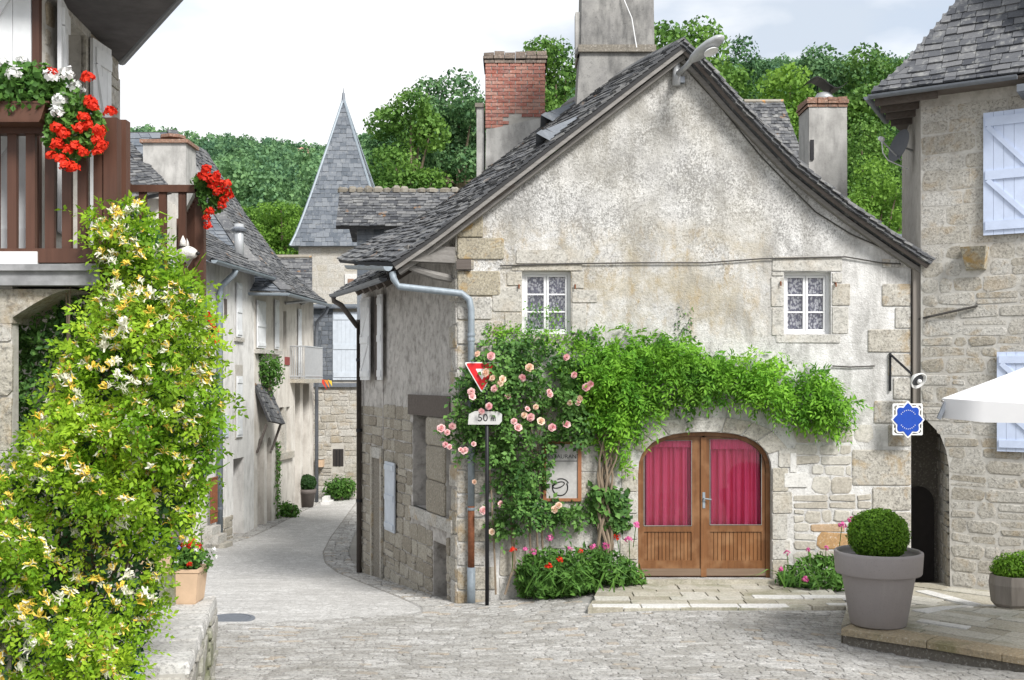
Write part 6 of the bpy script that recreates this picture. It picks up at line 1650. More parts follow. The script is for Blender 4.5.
# low stone bench wall
bw = thing('bench_wall', 'low mossy stone wall with flat capstones below the honeysuckle', 'wall', (-2.9, 9.7, .5))
FN = Vector((xq(185, 8.45), 8.45, 0)); FE = Vector((-3.0, 11.05, 0)); WD = .62
BWP = Plane((FN.x, FN.y), (FE.x-FN.x, FE.y-FN.y), (0, 9)); BL = (FE-FN).length; BT = 1.235
MB().wbox(BWP, 0, BL, .2, BT-.09, -WD, 0).build('core', M['mortar'], bw)
rng = random.Random(61); cs = []; s = 0
while s < BL-.02:
    w = min(rng.uniform(.28, .5), BL-s)
    if BL-s-w < .2: w = BL-s
    c4 = [BWP.pt(s+.006, BT-.1, .03), BWP.pt(s+w-.006, BT-.1, .03), BWP.pt(s+w-.006, BT-.1, -WD-.02), BWP.pt(s+.006, BT-.1, -WD-.02)]
    cs.append(stone(c4, UP, .1+rng.uniform(-.008, .008), rng, back=0, cut=.05, jit=.02, inset=.04)); s += w
pieces(bw, cs, 'capstone', M['bench_stone'])
pieces(bw, wall_stones(BWP, lambda v: (0, BL), .3, BT-.1, (.13, .24), (.2, .5), rng, [], (.015, .05), .02, cut=.16, jit=.06), 'wall_stone', M['bench_side'])
EP = Plane((FN.x, FN.y), (-BWP.N.x, -BWP.N.y), (0, 0))
pieces(bw, wall_stones(EP, lambda v: (0, WD), .3, BT-.1, (.2, .34), (.25, .45), rng, [], (.01, .03), .02, cut=.1, jit=.03), 'wall_stone', M['bench_side'])
EP2 = Plane((FE.x, FE.y), (-BWP.N.x, -BWP.N.y), (0, 30))
pieces(bw, wall_stones(EP2, lambda v: (0, WD), .3, BT-.1, (.2, .34), (.25, .45), rng, [], (.01, .03), .02, cut=.1, jit=.03), 'wall_stone', M['bench_side'])
dc = Vector((xq(136, 8.4), 8.4, EYE-(677-HZ)*8.4/FPX)); ue = (dc-Vector((FN.x, FN.y, dc.z))).dot(EP.U)
disc = thing('disc_sign', 'small round blue sign on the end of the bench wall', 'sign', EP.pt(ue, dc.z, .035))
MB().lathe(EP.pt(ue, dc.z, .03), [(.055, 0), (.055, .008)], 24, EP.N).build('plate', M['disc_blue'], disc)
MB().lathe(EP.pt(ue, dc.z, .03), [(.056, 0), (.061, 0), (.061, .009), (.056, .009)], 24, EP.N, False).build('rim', M['sign_white'], disc)
mk = MB()
for k in range(-2, 3): mk.wbox(EP, ue+k*.014-.004, ue+k*.014+.004, dc.z-.005, dc.z+.02-.004*abs(k), .039, .041)
mk.wbox(EP, ue-.035, ue+.035, dc.z-.018, dc.z-.01, .039, .041); mk.build('emblem', M['sign_white'], disc)

# ------------------------------------------------------------------ flowers, planters
def petals_head(c, r, n, rs, up=(0, -.4, .8)):
    d = unit(rs.normal(size=(n, 3))); d = d[np.sum(d*np.array(up), 1) > -.35]
    p = np.array(c)+d*r*rs.uniform(.55, 1, (len(d), 1)); return leaves(p, d, r*.75, rs, .95, .35, .1)
def planter_box(name, label, c, w, d, h, yaw, mat, flower_specs, leaf_mat, seed, nleaf=1600, spread=.16, cat='planter', taper=.85, leafsize=.045):
    t = thing(name, label, cat, c, 'flower planters'); c = Vector(c); rs = np.random.RandomState(seed)
    ux = Vector((math.cos(yaw), math.sin(yaw), 0)); uy = Vector((-ux.y, ux.x, 0))
    def ring(k, z): return [c+ux*(sx*w/2*k)+uy*(sy*d/2*k)+UP*z for sx, sy in ((-1, -1), (1, -1), (1, 1), (-1, 1))]
    R = [ring(taper, 0), ring(taper+.03, .02), ring(1, h*.9), ring(1.05, h*.91), ring(1.05, h), ring(.92, h), ring(.9, h-.04)]
    V = [v for r in R for v in r]; Fs = [(3, 2, 1, 0)]
    for i in range(len(R)-1): Fs += [(4*i+k, 4*i+(k+1) % 4, 4*i+4+(k+1) % 4, 4*i+4+k) for k in range(4)]
    MB().add(V, Fs).build('box', mat, t)
    s4 = ring(.905, h-.035); MB().prism(s4, (0, 0, .01)).build('soil', M['soil'], t)
    lob = [(c.x+ux.x*w*.3*k, c.y+ux.y*w*.3*k, c.z+h+spread*.45, w*.32+spread*.3, d*.4+spread*.4, spread) for k in (-1, 0, 1)]
    p, n = lobes_sample(lob, nleaf, rs, .35); V, T = leaves(p, n, leafsize, rs, .8, .7); tri_mesh('foliage', V, T, leaf_mat, t, 'stuff')
    for mt_, cnt, r, hi in flower_specs:
        p, n = lobes_sample(lob, cnt*6, rs, .9); k = (n[:, 2] > -.2) & (n[:, 1] < .55); p, n = p[k][:cnt], n[k][:cnt]
        for q_, nn in zip(p, n):
            V, T = petals_head(q_+nn*hi, r*rs.uniform(.75, 1.2), 46, rs); tri_mesh('flower', V, T, M[mt_], t)
    return t
pc1 = BWP.pt(BL-.28, BT+.01, -.30)
planter_box('planter', 'terracotta trough with red and white flowers on the far end of the bench wall', (pc1.x, pc1.y, BT+.005), .46, .34, .34, .0, M['terracotta'], [('pet_red', 9, .032, .02), ('pet_white', 16, .026, .02), ('pet_yellow', 4, .03, .03)], M['leaf_ger'], 3, 1500, .17)
planter_box('planter', 'terracotta trough with small blue flowers half hidden behind the honeysuckle', (xb(146, 10.3), 10.65, BT+.3), .3, .26, .2, .1, M['terracotta'], [('pet_blue', 9, .03, .02)], M['leaf_ger'], 4, 700, .11)
MB().abox(xb(146, 10.3)-.3, xb(146, 10.3)+.2, 10.5, 10.95, .4, BT+.3).build('plinth', M['bench_side'], bw)
# window boxes on the balconies
planter_box('window_box', 'balcony box of white and red geraniums on the near railing', (xq(-12), BY-.14, zq(129)), 1.0, .17, .14, 0, M['red_wood'], [('pet_white', 18, .048, .03)], M['leaf_ger'], 6, 5200, .2, 'planter', .9, .055)
def trailing(name, label, poly, d, thick, nl, spec, seed, leafm='leaf_ger', size=.05):
    rs = np.random.RandomState(seed); xs_ = [p[0] for p in poly]; ys_ = [p[1] for p in poly]
    t = thing(name, label, 'flowers', P(sum(xs_)/len(xs_), max(ys_), d))
    p, n = shrub_sheet(poly, d, thick, nl, rs, 10, 4, True, seed); V, T = leaves(p, n, size, rs, .85, .6); tri_mesh('foliage', V, T, M[leafm], t, 'stuff')
    for mt_, L, r in spec:
        for (a, b) in L:
            q_ = P(a, b, d-thick*.8); V, T = petals_head(q_, r*rs.uniform(.85, 1.2), 70, rs); tri_mesh('flower', V, T, M[mt_], t)
    return t
trailing('geranium', 'red geranium hanging over the near balcony rail', [(58, 100), (75, 92), (92, 100), (106, 125), (100, 148), (80, 160), (58, 160), (46, 140), (50, 115)], 7.62, .16, 900,
         [('pet_red', [(56, 128), (63, 134), (84, 118), (80, 128), (88, 125), (75, 146), (83, 152), (68, 150), (97, 140), (103, 146), (98, 152), (60, 160), (66, 166), (72, 168), (52, 156), (100, 132), (110, 112), (90, 102), (93, 107), (88, 78), (52, 73), (57, 145)], .042), ('pet_white', [(60, 100), (58, 112)], .05)], 7)
trailing('geranium', 'bright red geranium pot on the corner post of the smaller balcony', [(192, 178), (205, 172), (220, 180), (228, 195), (222, 210), (208, 214), (200, 200)], 9.9, .14, 420,
         [('pet_red', [(206, 170), (203, 176), (213, 180), (220, 184), (226, 190), (218, 192), (224, 200), (212, 186), (209, 178), (229, 196), (222, 206), (210, 212), (206, 218), (208, 226), (216, 176), (227, 184)], .046)], 8)
trailing('geranium', 'red geranium trailing below the smaller balcony beside the honeysuckle', [(204, 312), (214, 314), (217, 330), (213, 346), (206, 342), (203, 325)], 9.75, .08, 120, [('pet_red', [(207, 317), (212, 319), (209, 325), (213, 330), (209, 335), (213, 340), (208, 342)], .045)], 9)

# honeysuckle
hs = thing('honeysuckle', 'huge flowering honeysuckle with yellow and white blossoms hanging from the balcony', 'climbing plant', (-3.1, 7.6, .9))
HP = [(98, 225), (108, 212), (125, 206), (148, 211), (162, 236), (172, 262), (180, 280), (199, 290), (208, 318), (212, 345), (218, 385), (222, 412), (212, 440), (208, 470), (200, 505), (190, 528), (166, 540), (160, 560), (164, 592), (154, 622), (142, 648), (134, 690), (60, 720), (-40, 720), (-40, 500), (0, 470), (18, 466), (46, 432), (64, 392), (72, 356), (92, 326), (108, 300), (112, 280), (108, 255)]
rs = np.random.RandomState(77)
p, n = shrub_sheet(HP, 7.75, .62, 7800, rs, 40, 2.6, True, 5, 30, .5, .9)
gx = 512+FPX*p[:, 0]/p[:, 1]; gy = HZ-FPX*(p[:, 2]-EYE)/p[:, 1]; kp = (((gx-62)/17)**2+((gy-545)/52)**2 > 1) | (rs.random(len(p)) < .12); p, n = p[kp], n[kp]      # bare woody patch low down
V, T = sprigs(p, n, .14, rs, 8, .045, .55, .25, .7, .3); tri_mesh('foliage', V, T, M['leaf_honey'], hs, 'stuff')
# leaves coloured darker for the shade under the slab, and stray shoots
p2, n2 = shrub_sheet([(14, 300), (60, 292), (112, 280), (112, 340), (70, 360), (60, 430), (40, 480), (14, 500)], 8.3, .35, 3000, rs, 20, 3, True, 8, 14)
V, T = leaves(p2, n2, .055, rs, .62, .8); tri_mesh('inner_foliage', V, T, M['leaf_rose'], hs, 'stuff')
p2, n2 = shrub_sheet(HP, 7.85, .28, 6500, rs, 40, 2.0, True, 8, 10); V, T = leaves(p2, n2, .065, rs, .62, .8); tri_mesh('inner_foliage', V, T, M['leaf_dark'], hs, 'stuff')  # dark leaf colour stands in for shade in the gaps of the plant
stm = MB()
for k in range(46):
    a = P(rs.uniform(35, 110), rs.uniform(560, 700), 7.9+rs.uniform(-.15, .3)); b = P(rs.uniform(60, 170), rs.uniform(250, 420), 7.9+rs.uniform(-.2, .3)); m_ = a.lerp(b, .5)+Vector(rs.normal(0, .12, 3)); stm.tube([a, a.lerp(m_, .5)+Vector(rs.normal(0, .05, 3)), m_, m_.lerp(b, .5)+Vector(rs.normal(0, .05, 3)), b], [.014, .012, .011, .009, .006], 5)
stm.build('stems', M['bark'], hs)
sh = MB()
for (a, b, c) in [((215, 400), (226, 404), (234, 401)), ((214, 470), (224, 466), (230, 462)), ((210, 430), (219, 436), (228, 434)), ((150, 216), (160, 212), (170, 216)), ((110, 216), (112, 206), (118, 198)), ((196, 268), (202, 258), (207, 252))]:
    sh.tube([P(*a, 7.7), P(*b, 7.6), P(*c, 7.6)], [.006, .005, .002], 4)
sh.build('shoots', M['leaf_honey'], hs)
# blossoms: sprays of slim trumpets
def spray(rs, nfl):
    V = []; T = []; mi = []
    for k in range(nfl):
        d = unit(rs.normal(size=(1, 3))*np.array([.8, .5, .6])+np.array([[0, -.35, .75]]))[0]; L = rs.uniform(.035, .055); s_ = np.cross(d, [0, 1, .2]); s_ /= np.linalg.norm(s_); q_ = np.cross(d, s_)
        b = len(V); w0, w1 = .003, .0065
        for r_, z in ((w0, .004), (w1*.8, L*.7)):
            for a in range(3): V.append(d*z+(s_*math.cos(a*2.094)+q_*math.sin(a*2.094))*r_)
        for a in range(3): T += [(b+a, b+(a+1) % 3, b+3+(a+1) % 3), (b+a, b+3+(a+1) % 3, b+3+a)]
        for sg in (-1, 1):
            e = len(V); tip = d*L*1.1+s_*sg*.02-d*.004; V += [d*L*.7+q_*.007, d*L*.7-q_*.007, tip+q_*.004, tip-q_*.004]; T += [(e, e+1, e+2), (e+1, e+3, e+2)]
        mi += [0 if rs.random() < .5 else 1]*10
    return np.array(V), T, mi
def add_sprays(parent, poly, d, thick, cnt, rs, matA, matB, seed, sc=(.8, 1.2)):
    p, n = shrub_sheet(poly, d, thick, cnt, rs, 55, 2.4, False, seed, 8, .12)
    protos = []
    for k in range(6):
        V, T, mi = spray(rs, 9); me = bpy.data.meshes.new('flower'); me.from_pydata(V.tolist(), [], T); me.materials.append(matA if k % 3 else matB); me.materials.append(matB if k % 2 else matA)
        me.polygons.foreach_set('material_index', np.array(mi, dtype=np.int32)); me.update(); protos.append(me)
    for q_ in p:
        o_ = bpy.data.objects.new('flower', protos[rs.randint(6)]); _place(o_, Vector(q_)+Vector((0, -.03, .02)), parent); o_.rotation_euler = (rs.normal(0, .4), rs.normal(0, .4), rs.uniform(0, 6.28)); s_ = rs.uniform(*sc); o_.scale = (s_, s_, s_)
HPv = [(max(-2, a), min(682, b)) for a, b in HP]
add_sprays(hs, HPv, 7.75, .70, 300, rs, M['pet_cream'], M['pet_yellow'], 5)
p3, n3 = shrub_sheet(HPv, 7.75, .68, 420, rs, 40, 2.6, False, 5, 10, .2, .9); Vs = []; Ts = []; Is = []; b_ = 0
for q_ in p3:
    V, T, mi = spray(rs, 8); Vs.append(V*rs.uniform(.75, 1.1)+q_); Ts.append(np.array(T)+b_); Is += mi; b_ += len(V)
tri_mesh('small_flowers', np.concatenate(Vs), np.concatenate(Ts), M['pet_cream'], hs, 'stuff', False, [M['pet_yellow']], Is)

# roses
SGY_ = 16.1
rose = thing('rose_bush', 'climbing rose with pink blooms on the corner of the gable house', 'rose', (fx(500), FY-.25, .05))
RP = [(447, 432), (457, 402), (466, 375), (480, 352), (505, 341), (550, 346), (585, 370), (598, 405), (592, 440), (560, 440), (547, 455), (545, 475), (540, 495), (560, 505), (590, 508), (596, 518), (560, 524), (535, 518), (505, 532), (488, 528), (496, 500), (500, 470), (482, 452), (462, 446)]
rs = np.random.RandomState(5)
p, n = shrub_sheet(RP, FY-.02, .5, 2300, rs, 18, 2.6, False, 13, 20, .55, .95); V, T = sprigs(p, n, .16, rs, 5, .085, .62, .35, .7, .3); tri_mesh('foliage', V, T, M['leaf_rose'], rose, 'stuff')
stm = MB()
for (x0, x1, x2) in ((505, 512, 500), (520, 510, 520), (540, 535, 530), (548, 540, 545), (530, 528, 560), (496, 492, 480)):
    stm.tube([FA.pt(fx(x0), fz(592), .2), FA.pt(fx(x1+3), fz(560), .16), FA.pt(fx(x1), fz(500), .14), FA.pt(fx(x1-3), fz(450), .16), FA.pt(fx(x2), fz(390), .2)], [.018, .017, .015, .013, .008], 6)
stm.build('stems', M['bark'], rose)
p, n = shrub_sheet([(484, 362), (492, 350), (512, 352), (514, 400), (500, 410), (488, 408), (482, 398), (490, 384), (484, 372)], SGY_-.02, .14, 260, rs, 12, 3, False, 4, 16); V, T = leaves(p, n, .075, rs, .62, .55, .12, .4); tri_mesh('front_foliage', V, T, M['leaf_rose'], rose, 'stuff')
def rose_bloom(rs, r):
    V = []; T = []
    for ring_, (rad, lift, n_, tilt) in enumerate(((.25, .55, 4, .2), (.55, .4, 5, .5), (.95, .1, 6, 1.0))):
        for k in range(n_):
            a = 2*math.pi*(k+ring_*.5+rs.uniform(-.15, .15))/n_; d = np.array([math.cos(a), math.sin(a), 0]); t_ = np.array([-d[1], d[0], 0]); b = len(V); w = r*(.42+.18*ring_)
            base = d*r*rad*.25; mid = d*r*rad*.8+np.array([0, 0, r*lift*.7]); tip = d*r*rad*1.0+np.array([0, 0, r*lift*1.15])
            V += [base, mid-t_*w, mid+t_*w, tip-t_*w*.5, tip+t_*w*.5]; T += [(b, b+2, b+1), (b+1, b+2, b+4), (b+1, b+4, b+3)]
    return np.array(V), T
rmesh = {}
for mt_ in ('pet_pink', 'pet_peach', 'pet_magenta'):
    L = []
    for k in range(4):
        V, T = rose_bloom(rs, .075); me = bpy.data.meshes.new('rose_bloom'); me.from_pydata(V.tolist(), [], T); me.materials.append(M[mt_]); me.update(); L.append(me)
    rmesh[mt_] = L
def bloom(px, py, mt_, parent, out, sc=1.0):
    o_ = bpy.data.objects.new('bloom', rmesh[mt_][rs.randint(4)]); _place(o_, FA.pt(fx(px), fz(py), out), parent); d = Vector((rs.normal(0, .35), -1, rs.normal(.25, .3))); o_.rotation_euler = d.to_track_quat('Z', 'Y').to_euler(); s_ = sc*rs.uniform(.5, .85); o_.scale = (s_,)*3
for (a, b, c) in [(492, 357, 'pet_pink'), (565, 358, 'pet_pink'), (487, 373, 'pet_peach'), (493, 378, 'pet_peach'), (503, 379, 'pet_peach'), (501, 383, 'pet_peach'), (495, 388, 'pet_pink'), (473, 391, 'pet_pink'), (474, 396, 'pet_pink'), (529, 368, 'pet_peach'), (522, 378, 'pet_pink'), (572, 375, 'pet_pink'), (584, 387, 'pet_pink'), (588, 384, 'pet_pink'), (578, 398, 'pet_peach'), (568, 402, 'pet_peach'), (576, 402, 'pet_pink'), (548, 391, 'pet_pink'), (549, 394, 'pet_pink'), (527, 408, 'pet_pink'), (524, 414, 'pet_peach'), (530, 416, 'pet_pink'), (535, 406, 'pet_peach'), (514, 420, 'pet_pink'), (518, 426, 'pet_pink'), (551, 426, 'pet_pink'), (565, 423, 'pet_pink'), (540, 420, 'pet_peach'), (443, 427, 'pet_pink'), (449, 431, 'pet_pink'), (454, 425, 'pet_pink'), (447, 443, 'pet_pink'), (451, 445, 'pet_pink'), (462, 448, 'pet_pink'), (466, 449, 'pet_pink'), (475, 442, 'pet_pink'), (475, 480, 'pet_peach'), (484, 508, 'pet_pink'), (501, 502, 'pet_pink'), (518, 503, 'pet_pink'), (558, 503, 'pet_peach'), (554, 507, 'pet_peach'), (490, 405, 'pet_pink'), (483, 410, 'pet_pink'), (508, 396, 'pet_pink'), (492, 529, 'pet_peach'), (479, 355, 'pet_peach')]:
    bloom(a, b, c, rose, (.72 if a < 506 and b < 415 else .52 if b < 450 else .3) if a > 470 else .42)

# wisteria over the door
wi = thing('climbing_vine', 'bright green climbing vine trained above the arched door', 'climbing plant', (fx(610), FY-.2, .3))
WP = [(560, 352), (598, 343), (625, 335), (660, 338), (700, 350), (735, 360), (775, 361), (808, 366), (826, 378), (840, 392), (842, 412), (832, 426), (812, 422), (790, 408), (760, 402), (735, 392), (700, 398), (668, 402), (645, 412), (625, 428), (600, 434), (590, 418), (578, 395)]
rs = np.random.RandomState(15)
p, n = shrub_sheet(WP, FY-.02, .5, 2300, rs, 20, 1.7, False, 21, 24, .5, .9); V, T = sprigs(p, n, .24, rs, 9, .095, .36, .75, .65, .35); tri_mesh('foliage', V, T, M['leaf_vine'], wi, 'stuff')
p, n = shrub_sheet([(590, 430), (626, 430), (632, 470), (622, 478), (606, 455), (598, 462)], FY-.02, .35, 420, rs, 14, 3, False, 4, 12); V, T = leaves(p[:260], n[:260], .085, rs, .4, .6, .1, .8); tri_mesh('trailing_foliage', V, T, M['leaf_vine'], wi, 'stuff')
p, n = shrub_sheet([(480, 345), (485, 325), (520, 325), (560, 332), (600, 330), (600, 350), (545, 352)], FY-.01, .1, 900, rs, 14, 3, False, 6, 10); V, T = leaves(p, n, .055, rs, .5, .6); tri_mesh('sparse_foliage', V, T, M['leaf_vine'], wi, 'stuff')
p, n = shrub_sheet([(525, 305), (560, 305), (572, 333), (524, 334)], FY-.01, .06, 210, rs, 14, 3, False, 6, 10); V, T = leaves(p, n, .05, rs, .5, .6); tri_mesh('sparse_foliage', V, T, M['leaf_vine'], wi, 'stuff')
p, n = shrub_sheet([(676, 308), (692, 308), (694, 345), (674, 345)], FY-.01, .08, 80, rs, 8, 3, False, 6, 8); V, T = leaves(p, n, .05, rs, .5, .6); tri_mesh('sparse_foliage', V, T, M['leaf_rose'], wi, 'stuff')
tk = MB()
for k in range(9):
    o_ = rs.uniform(-6, 6); w_ = rs.uniform(-8, 10); pth = []
    for i in range(9):
        t = i/8; x = lerp(605, 604, t)+o_*(1-t)*.5+6*math.sin(t*7+k)+w_*max(0, t-.45)*2.4; y = lerp(560, 425, t); pth.append(FA.pt(fx(x), fz(y), .13+.05*math.sin(t*5+k*1.7)))
    tk.tube(pth, [lerp(.028, .012, i/8) for i in range(9)], 6)
tk.build('trunk', M['bark'], wi)
p, n = shrub_sheet([(588, 485), (628, 490), (630, 525), (610, 535), (590, 520)], FY-.05, .3, 420, rs, 12, 3, False, 9, 8); V, T = leaves(p, n, .11, rs, .75, .6); tri_mesh('lower_foliage', V, T, M['leaf_rose'], wi, 'stuff')

# flower bed plants at the foot of the wall
def bed(label, poly, d, thick, nl, size, seed, flowers, aspect=.3, leafm='leaf_bed', blades=0):
    rs_ = np.random.RandomState(seed); xs_ = [p[0] for p in poly]; ys_ = [p[1] for p in poly]
    t = thing('flower_bed', label, 'flowers', P(sum(xs_)/len(xs_), max(ys_), d))
    p, n = shrub_sheet(poly, d, thick, nl, rs_, 14, 3.2, False, seed, 9, .6); V, T = leaves(p, n, size, rs_, aspect, .7, .1, -.4); tri_mesh('foliage', V, T, M[leafm], t, 'stuff')
    bl_ = MB()
    for k in range(blades):
        x = rs_.uniform(min(xs_)+8, max(xs_)-8); b = P(x, max(ys_)-3, d-thick*rs_.uniform(.5, .95)); dr_ = Vector((rs_.normal(0, .16), -abs(rs_.normal(.05, .1)), 0)); hgt = rs_.uniform(.22, .42); w = .016; s_ = Vector((w, 0, 0))
        q1 = b+dr_*.6+UP*hgt*.75; q2 = b+dr_*1.5+UP*hgt*.95; q3 = b+dr_*2.6+UP*hgt*.6
        bl_.add([b-s_*.6, b+s_*.6, q1-s_, q1+s_, q2-s_*.8, q2+s_*.8, q3], [(0, 1, 3, 2), (2, 3, 5, 4), (4, 5, 6)])
    if blades: bl_.build('blades', M[leafm], t)['kind'] = 'stuff'
    for (a, b, mt_) in flowers:
        q_ = P(a, b, d-thick*.8); V, T = petals_head(q_, .05*rs_.uniform(.7, 1.3), 30, rs_); tri_mesh('flower', V, T, M[mt_], t)
        base_ = P(a+rs_.uniform(-4, 4), min(b+22, max(ys_)), d-thick*.5); MB().tube([q_, base_], .006, 4).build('stalk', M['leaf_bed'], t)
    return t
fl_ = [(a, b, 'pet_magenta' if k % 3 else 'pet_red') for k, (a, b) in enumerate([(513, 550), (525, 549), (533, 552), (548, 566), (550, 538), (570, 549), (581, 551), (593, 547), (606, 546), (617, 537), (629, 540), (636, 525), (560, 560)])]
bed('bed of pink and red flowering plants at the foot of the vine', [(520, 595), (516, 575), (525, 556), (545, 548), (565, 552), (590, 545), (612, 552), (630, 560), (643, 575), (645, 584), (620, 583), (590, 590), (550, 596)], 16.55, .7, 3600, .11, 91, fl_, .32, 'leaf_bed', 26)
bed('low clump of green leaves with pink flowers right of the door', [(776, 586), (780, 570), (800, 562), (815, 556), (840, 558), (848, 575), (845, 588), (810, 590)], 16.45, .5, 1300, .11, 92, [(a, b, 'pet_magenta') for a, b in [(787, 553), (808, 550), (826, 548), (842, 525), (851, 520), (781, 569), (805, 580)]], .32, 'leaf_bed', 12)

# ------------------------------------------------------------------ signs and lamps
def text_mesh(body, size, pl, u, v, n, mat, parent, name='lettering', align='CENTER'):
    cu = bpy.data.curves.new('txt', 'FONT'); cu.body = body; cu.size = size; cu.align_x = align; cu.align_y = 'CENTER'; cu.extrude = .0015
    ob = bpy.data.objects.new('txt', cu); COL.objects.link(ob); bpy.context.view_layer.update()
    me = bpy.data.meshes.new_from_object(ob.evaluated_get(bpy.context.evaluated_depsgraph_get())); bpy.data.objects.remove(ob)
    me.name = name; me.materials.clear(); me.materials.append(mat)
    U = pl.U; W = UP; N_ = pl.N
    for vtx in me.vertices: c = vtx.co.copy(); vtx.co = U*c.x+W*c.y+N_*c.z
    return _place(bpy.data.objects.new(name, me), pl.pt(u, v, n), parent)
SGY = 16.1; SP = Plane((0, SGY), (1, 0)); sx = lambda px: (px-512)*SGY/FPX; sz = lambda py: EYE-(py-HZ)*SGY/FPX
sg = thing('road_sign', 'red and white give way sign with 50 m plate on black post among the roses', 'road sign', (sx(487), SGY, .1))
MB().tube([(sx(487), SGY+.03, -.02), (sx(487), SGY+.03, sz(358))], .03, 10).build('post', M['iron'], sg, True)
def tri_plate(k, n0, n1, mat, name):
    c = Vector((sx(482), 0, sz(372.5))); w = .262*k
    def rc(p, cen, r=.0): return p
    pts = [(c.x-w, c.z+w*.577), (c.x+w, c.z+w*.577), (c.x, c.z-w*1.155)]
    out_ = []
    for i in range(3):
        a, b, d = Vector(pts[i-1]), Vector(pts[i]), Vector(pts[(i+1) % 3]); p1 = b.lerp(a, .07); p2 = b.lerp(d, .07); out_ += [tuple(p1), tuple(b.lerp((p1+p2)/2, .5)), tuple(p2)]
    MB().slab(SP, out_, [], n0, n1).build(name, mat, sg)
tri_plate(1.0, 0, .006, M['sign_white'], 'rim'); tri_plate(.9, .006, .010, M['red'], 'red_band'); tri_plate(.36, .010, .013, M['sign_white'], 'white_centre')
pp_ = [(sx(468), sz(424.5)), (sx(469), sz(414)), (sx(475), sz(411)), (sx(498), sz(411.5)), (sx(502), sz(414)), (sx(502), sz(421)), (sx(499), sz(424.5))]
MB().slab(SP, pp_, [], .012, .02).build('distance_plate', M['sign_cream'], sg)
text_mesh('50', .155, SP, sx(482.8), sz(418), .021, M['black'], sg); text_mesh('m', .11, SP, sx(493.2), sz(418.7), .021, M['black'], sg)
MB().tube([(sx(487), SGY+.03, sz(418)), (sx(487), SGY+.03, sz(417))], .036, 8).build('clamp', M['iron'], sg)
# menu board
mb = thing('menu_board', 'framed wooden menu board with a sketched pot behind the roses', 'board', FA.pt(fx(563), fz(498), .02))
bu = FR(545, 443, 579, 499)
MB().wbox(FA, bu[0], bu[1], bu[2], bu[3], .018, .03).build('panel', M['board_paper'], mb)
for r in ((bu[0]-.03, bu[0]+.02, bu[2]-.03, bu[3]+.03), (bu[1]-.02, bu[1]+.035, bu[2]-.03, bu[3]+.03)): MB().wbox(FA, *r, .02, .055).build('stile', M['board_frame'], mb)
for r in ((bu[0]+.02, bu[1]-.02, bu[2]-.03, bu[2]+.015), (bu[0]+.02, bu[1]-.02, bu[3]-.015, bu[3]+.03)): MB().wbox(FA, *r, .02, .052).build('rail', M['board_frame'], mb)
MB().wbox(FA, bu[0]+.03, bu[1]-.03, fz(461.2), fz(460.6), .03, .034).build('line', M['black'], mb)
text_mesh('RESTAURANT', .088, FA, (bu[0]+bu[1])/2, fz(456.5), .032, M['black'], mb)
pot_c = (fx(560), fz(487))
def loop(c, a, b, tilt, t0=0, t1=2*math.pi, n=24):
    out_ = []
    for i in range(n+1):
        t = lerp(t0, t1, i/n); x, y = a*math.cos(t), b*math.sin(t); out_.append(FA.pt(c[0]+x*math.cos(tilt)-y*math.sin(tilt), c[1]+x*math.sin(tilt)+y*math.cos(tilt), .034))
    return out_
dw = MB(); dw.tube(loop((pot_c[0]-.02, pot_c[1]+.035), .09, .04, .35), .008, 5); dw.tube(loop((pot_c[0], pot_c[1]-.0), .115, .125, .2, 2.7, 6.6), .009, 5); dw.tube(loop((pot_c[0]+.01, pot_c[1]+.03), .12, .1, .1, .2, 1.9), .008, 5); dw.build('sketch', M['black'], mb)
# star shaped blue hanging sign with its little lamp
ss = thing('hanging_sign', 'blue eight pointed star sign with white scrollwork frame beside the passage', 'sign', FA.pt(fx(908), fz(418), .3))
HSY = 16.4; HSP = Plane((0, HSY), (1, 0)); hx = lambda px: (px-512)*HSY/FPX; hz = lambda py: EYE-(py-HZ)*HSY/FPX
cx_, cz_ = hx(907.5), hz(419.5)
def star(R, r, n=8):
    out_ = []
    for i in range(64):
        a = 2*math.pi*i/64; k = abs(math.cos(a*n/2)); rr_ = r+(R-r)*k**1.6*(1.08 if i % 16 == 0 else .86); out_.append((cx_+rr_*math.sin(a), cz_+rr_*1.12*math.cos(a)))
    return out_
MB().slab(HSP, star(.245, .19), [], 0, .02).build('plate', M['sign_white'], ss); MB().slab(HSP, star(.218, .17), [], .02, .026).build('blue_field', M['sign_blue'], ss)
fr_m = MB(); w_, h_ = .215, .225
for a in ((-w_, -h_, -w_, h_), (w_, -h_, w_, h_), (-w_, h_, w_, h_), (-w_, -h_, w_, -h_)): fr_m.tube([HSP.pt(cx_+a[0], cz_+a[1], -.005), HSP.pt(cx_+a[2], cz_+a[3], -.005)], .013, 6)
for sx_ in (-1, 1):
    for sz_ in (-1, 1):
        fr_m.tube([HSP.pt(cx_+sx_*(w_-.045)+.04*math.cos(t), cz_+sz_*(h_-.05)+.04*math.sin(t), -.005) for t in [k*.52 for k in range(13)]], .011, 5)
fr_m.build('scroll_frame', M['sign_white'], ss)
tm = MB()
for k in range(9):
    a = math.pi*(.2+.6*k/8); 
    for s_ in (1, -1): c = HSP.pt(cx_+.125*math.cos(a), cz_+s_*.14*math.sin(a), .028); tm.box(c, (math.sin(a), 0, -s_*math.cos(a)), (0, 1, 0), (math.cos(a), 0, s_*math.sin(a)), .004, .002, .007)
tm.build('marks', M['sign_white'], ss)['kind'] = 'stuff'
MB().tube([HSP.pt(cx_, cz_, 0), HSP.pt(cx_, cz_, -.3)], .015, 6).build('wall_bracket', M['iron'], ss)
wl = thing('sign_lamp', 'small bracket lamp with pale round shade above the blue star sign', 'lamp', FA.pt(fx(889.5), fz(372), .02))
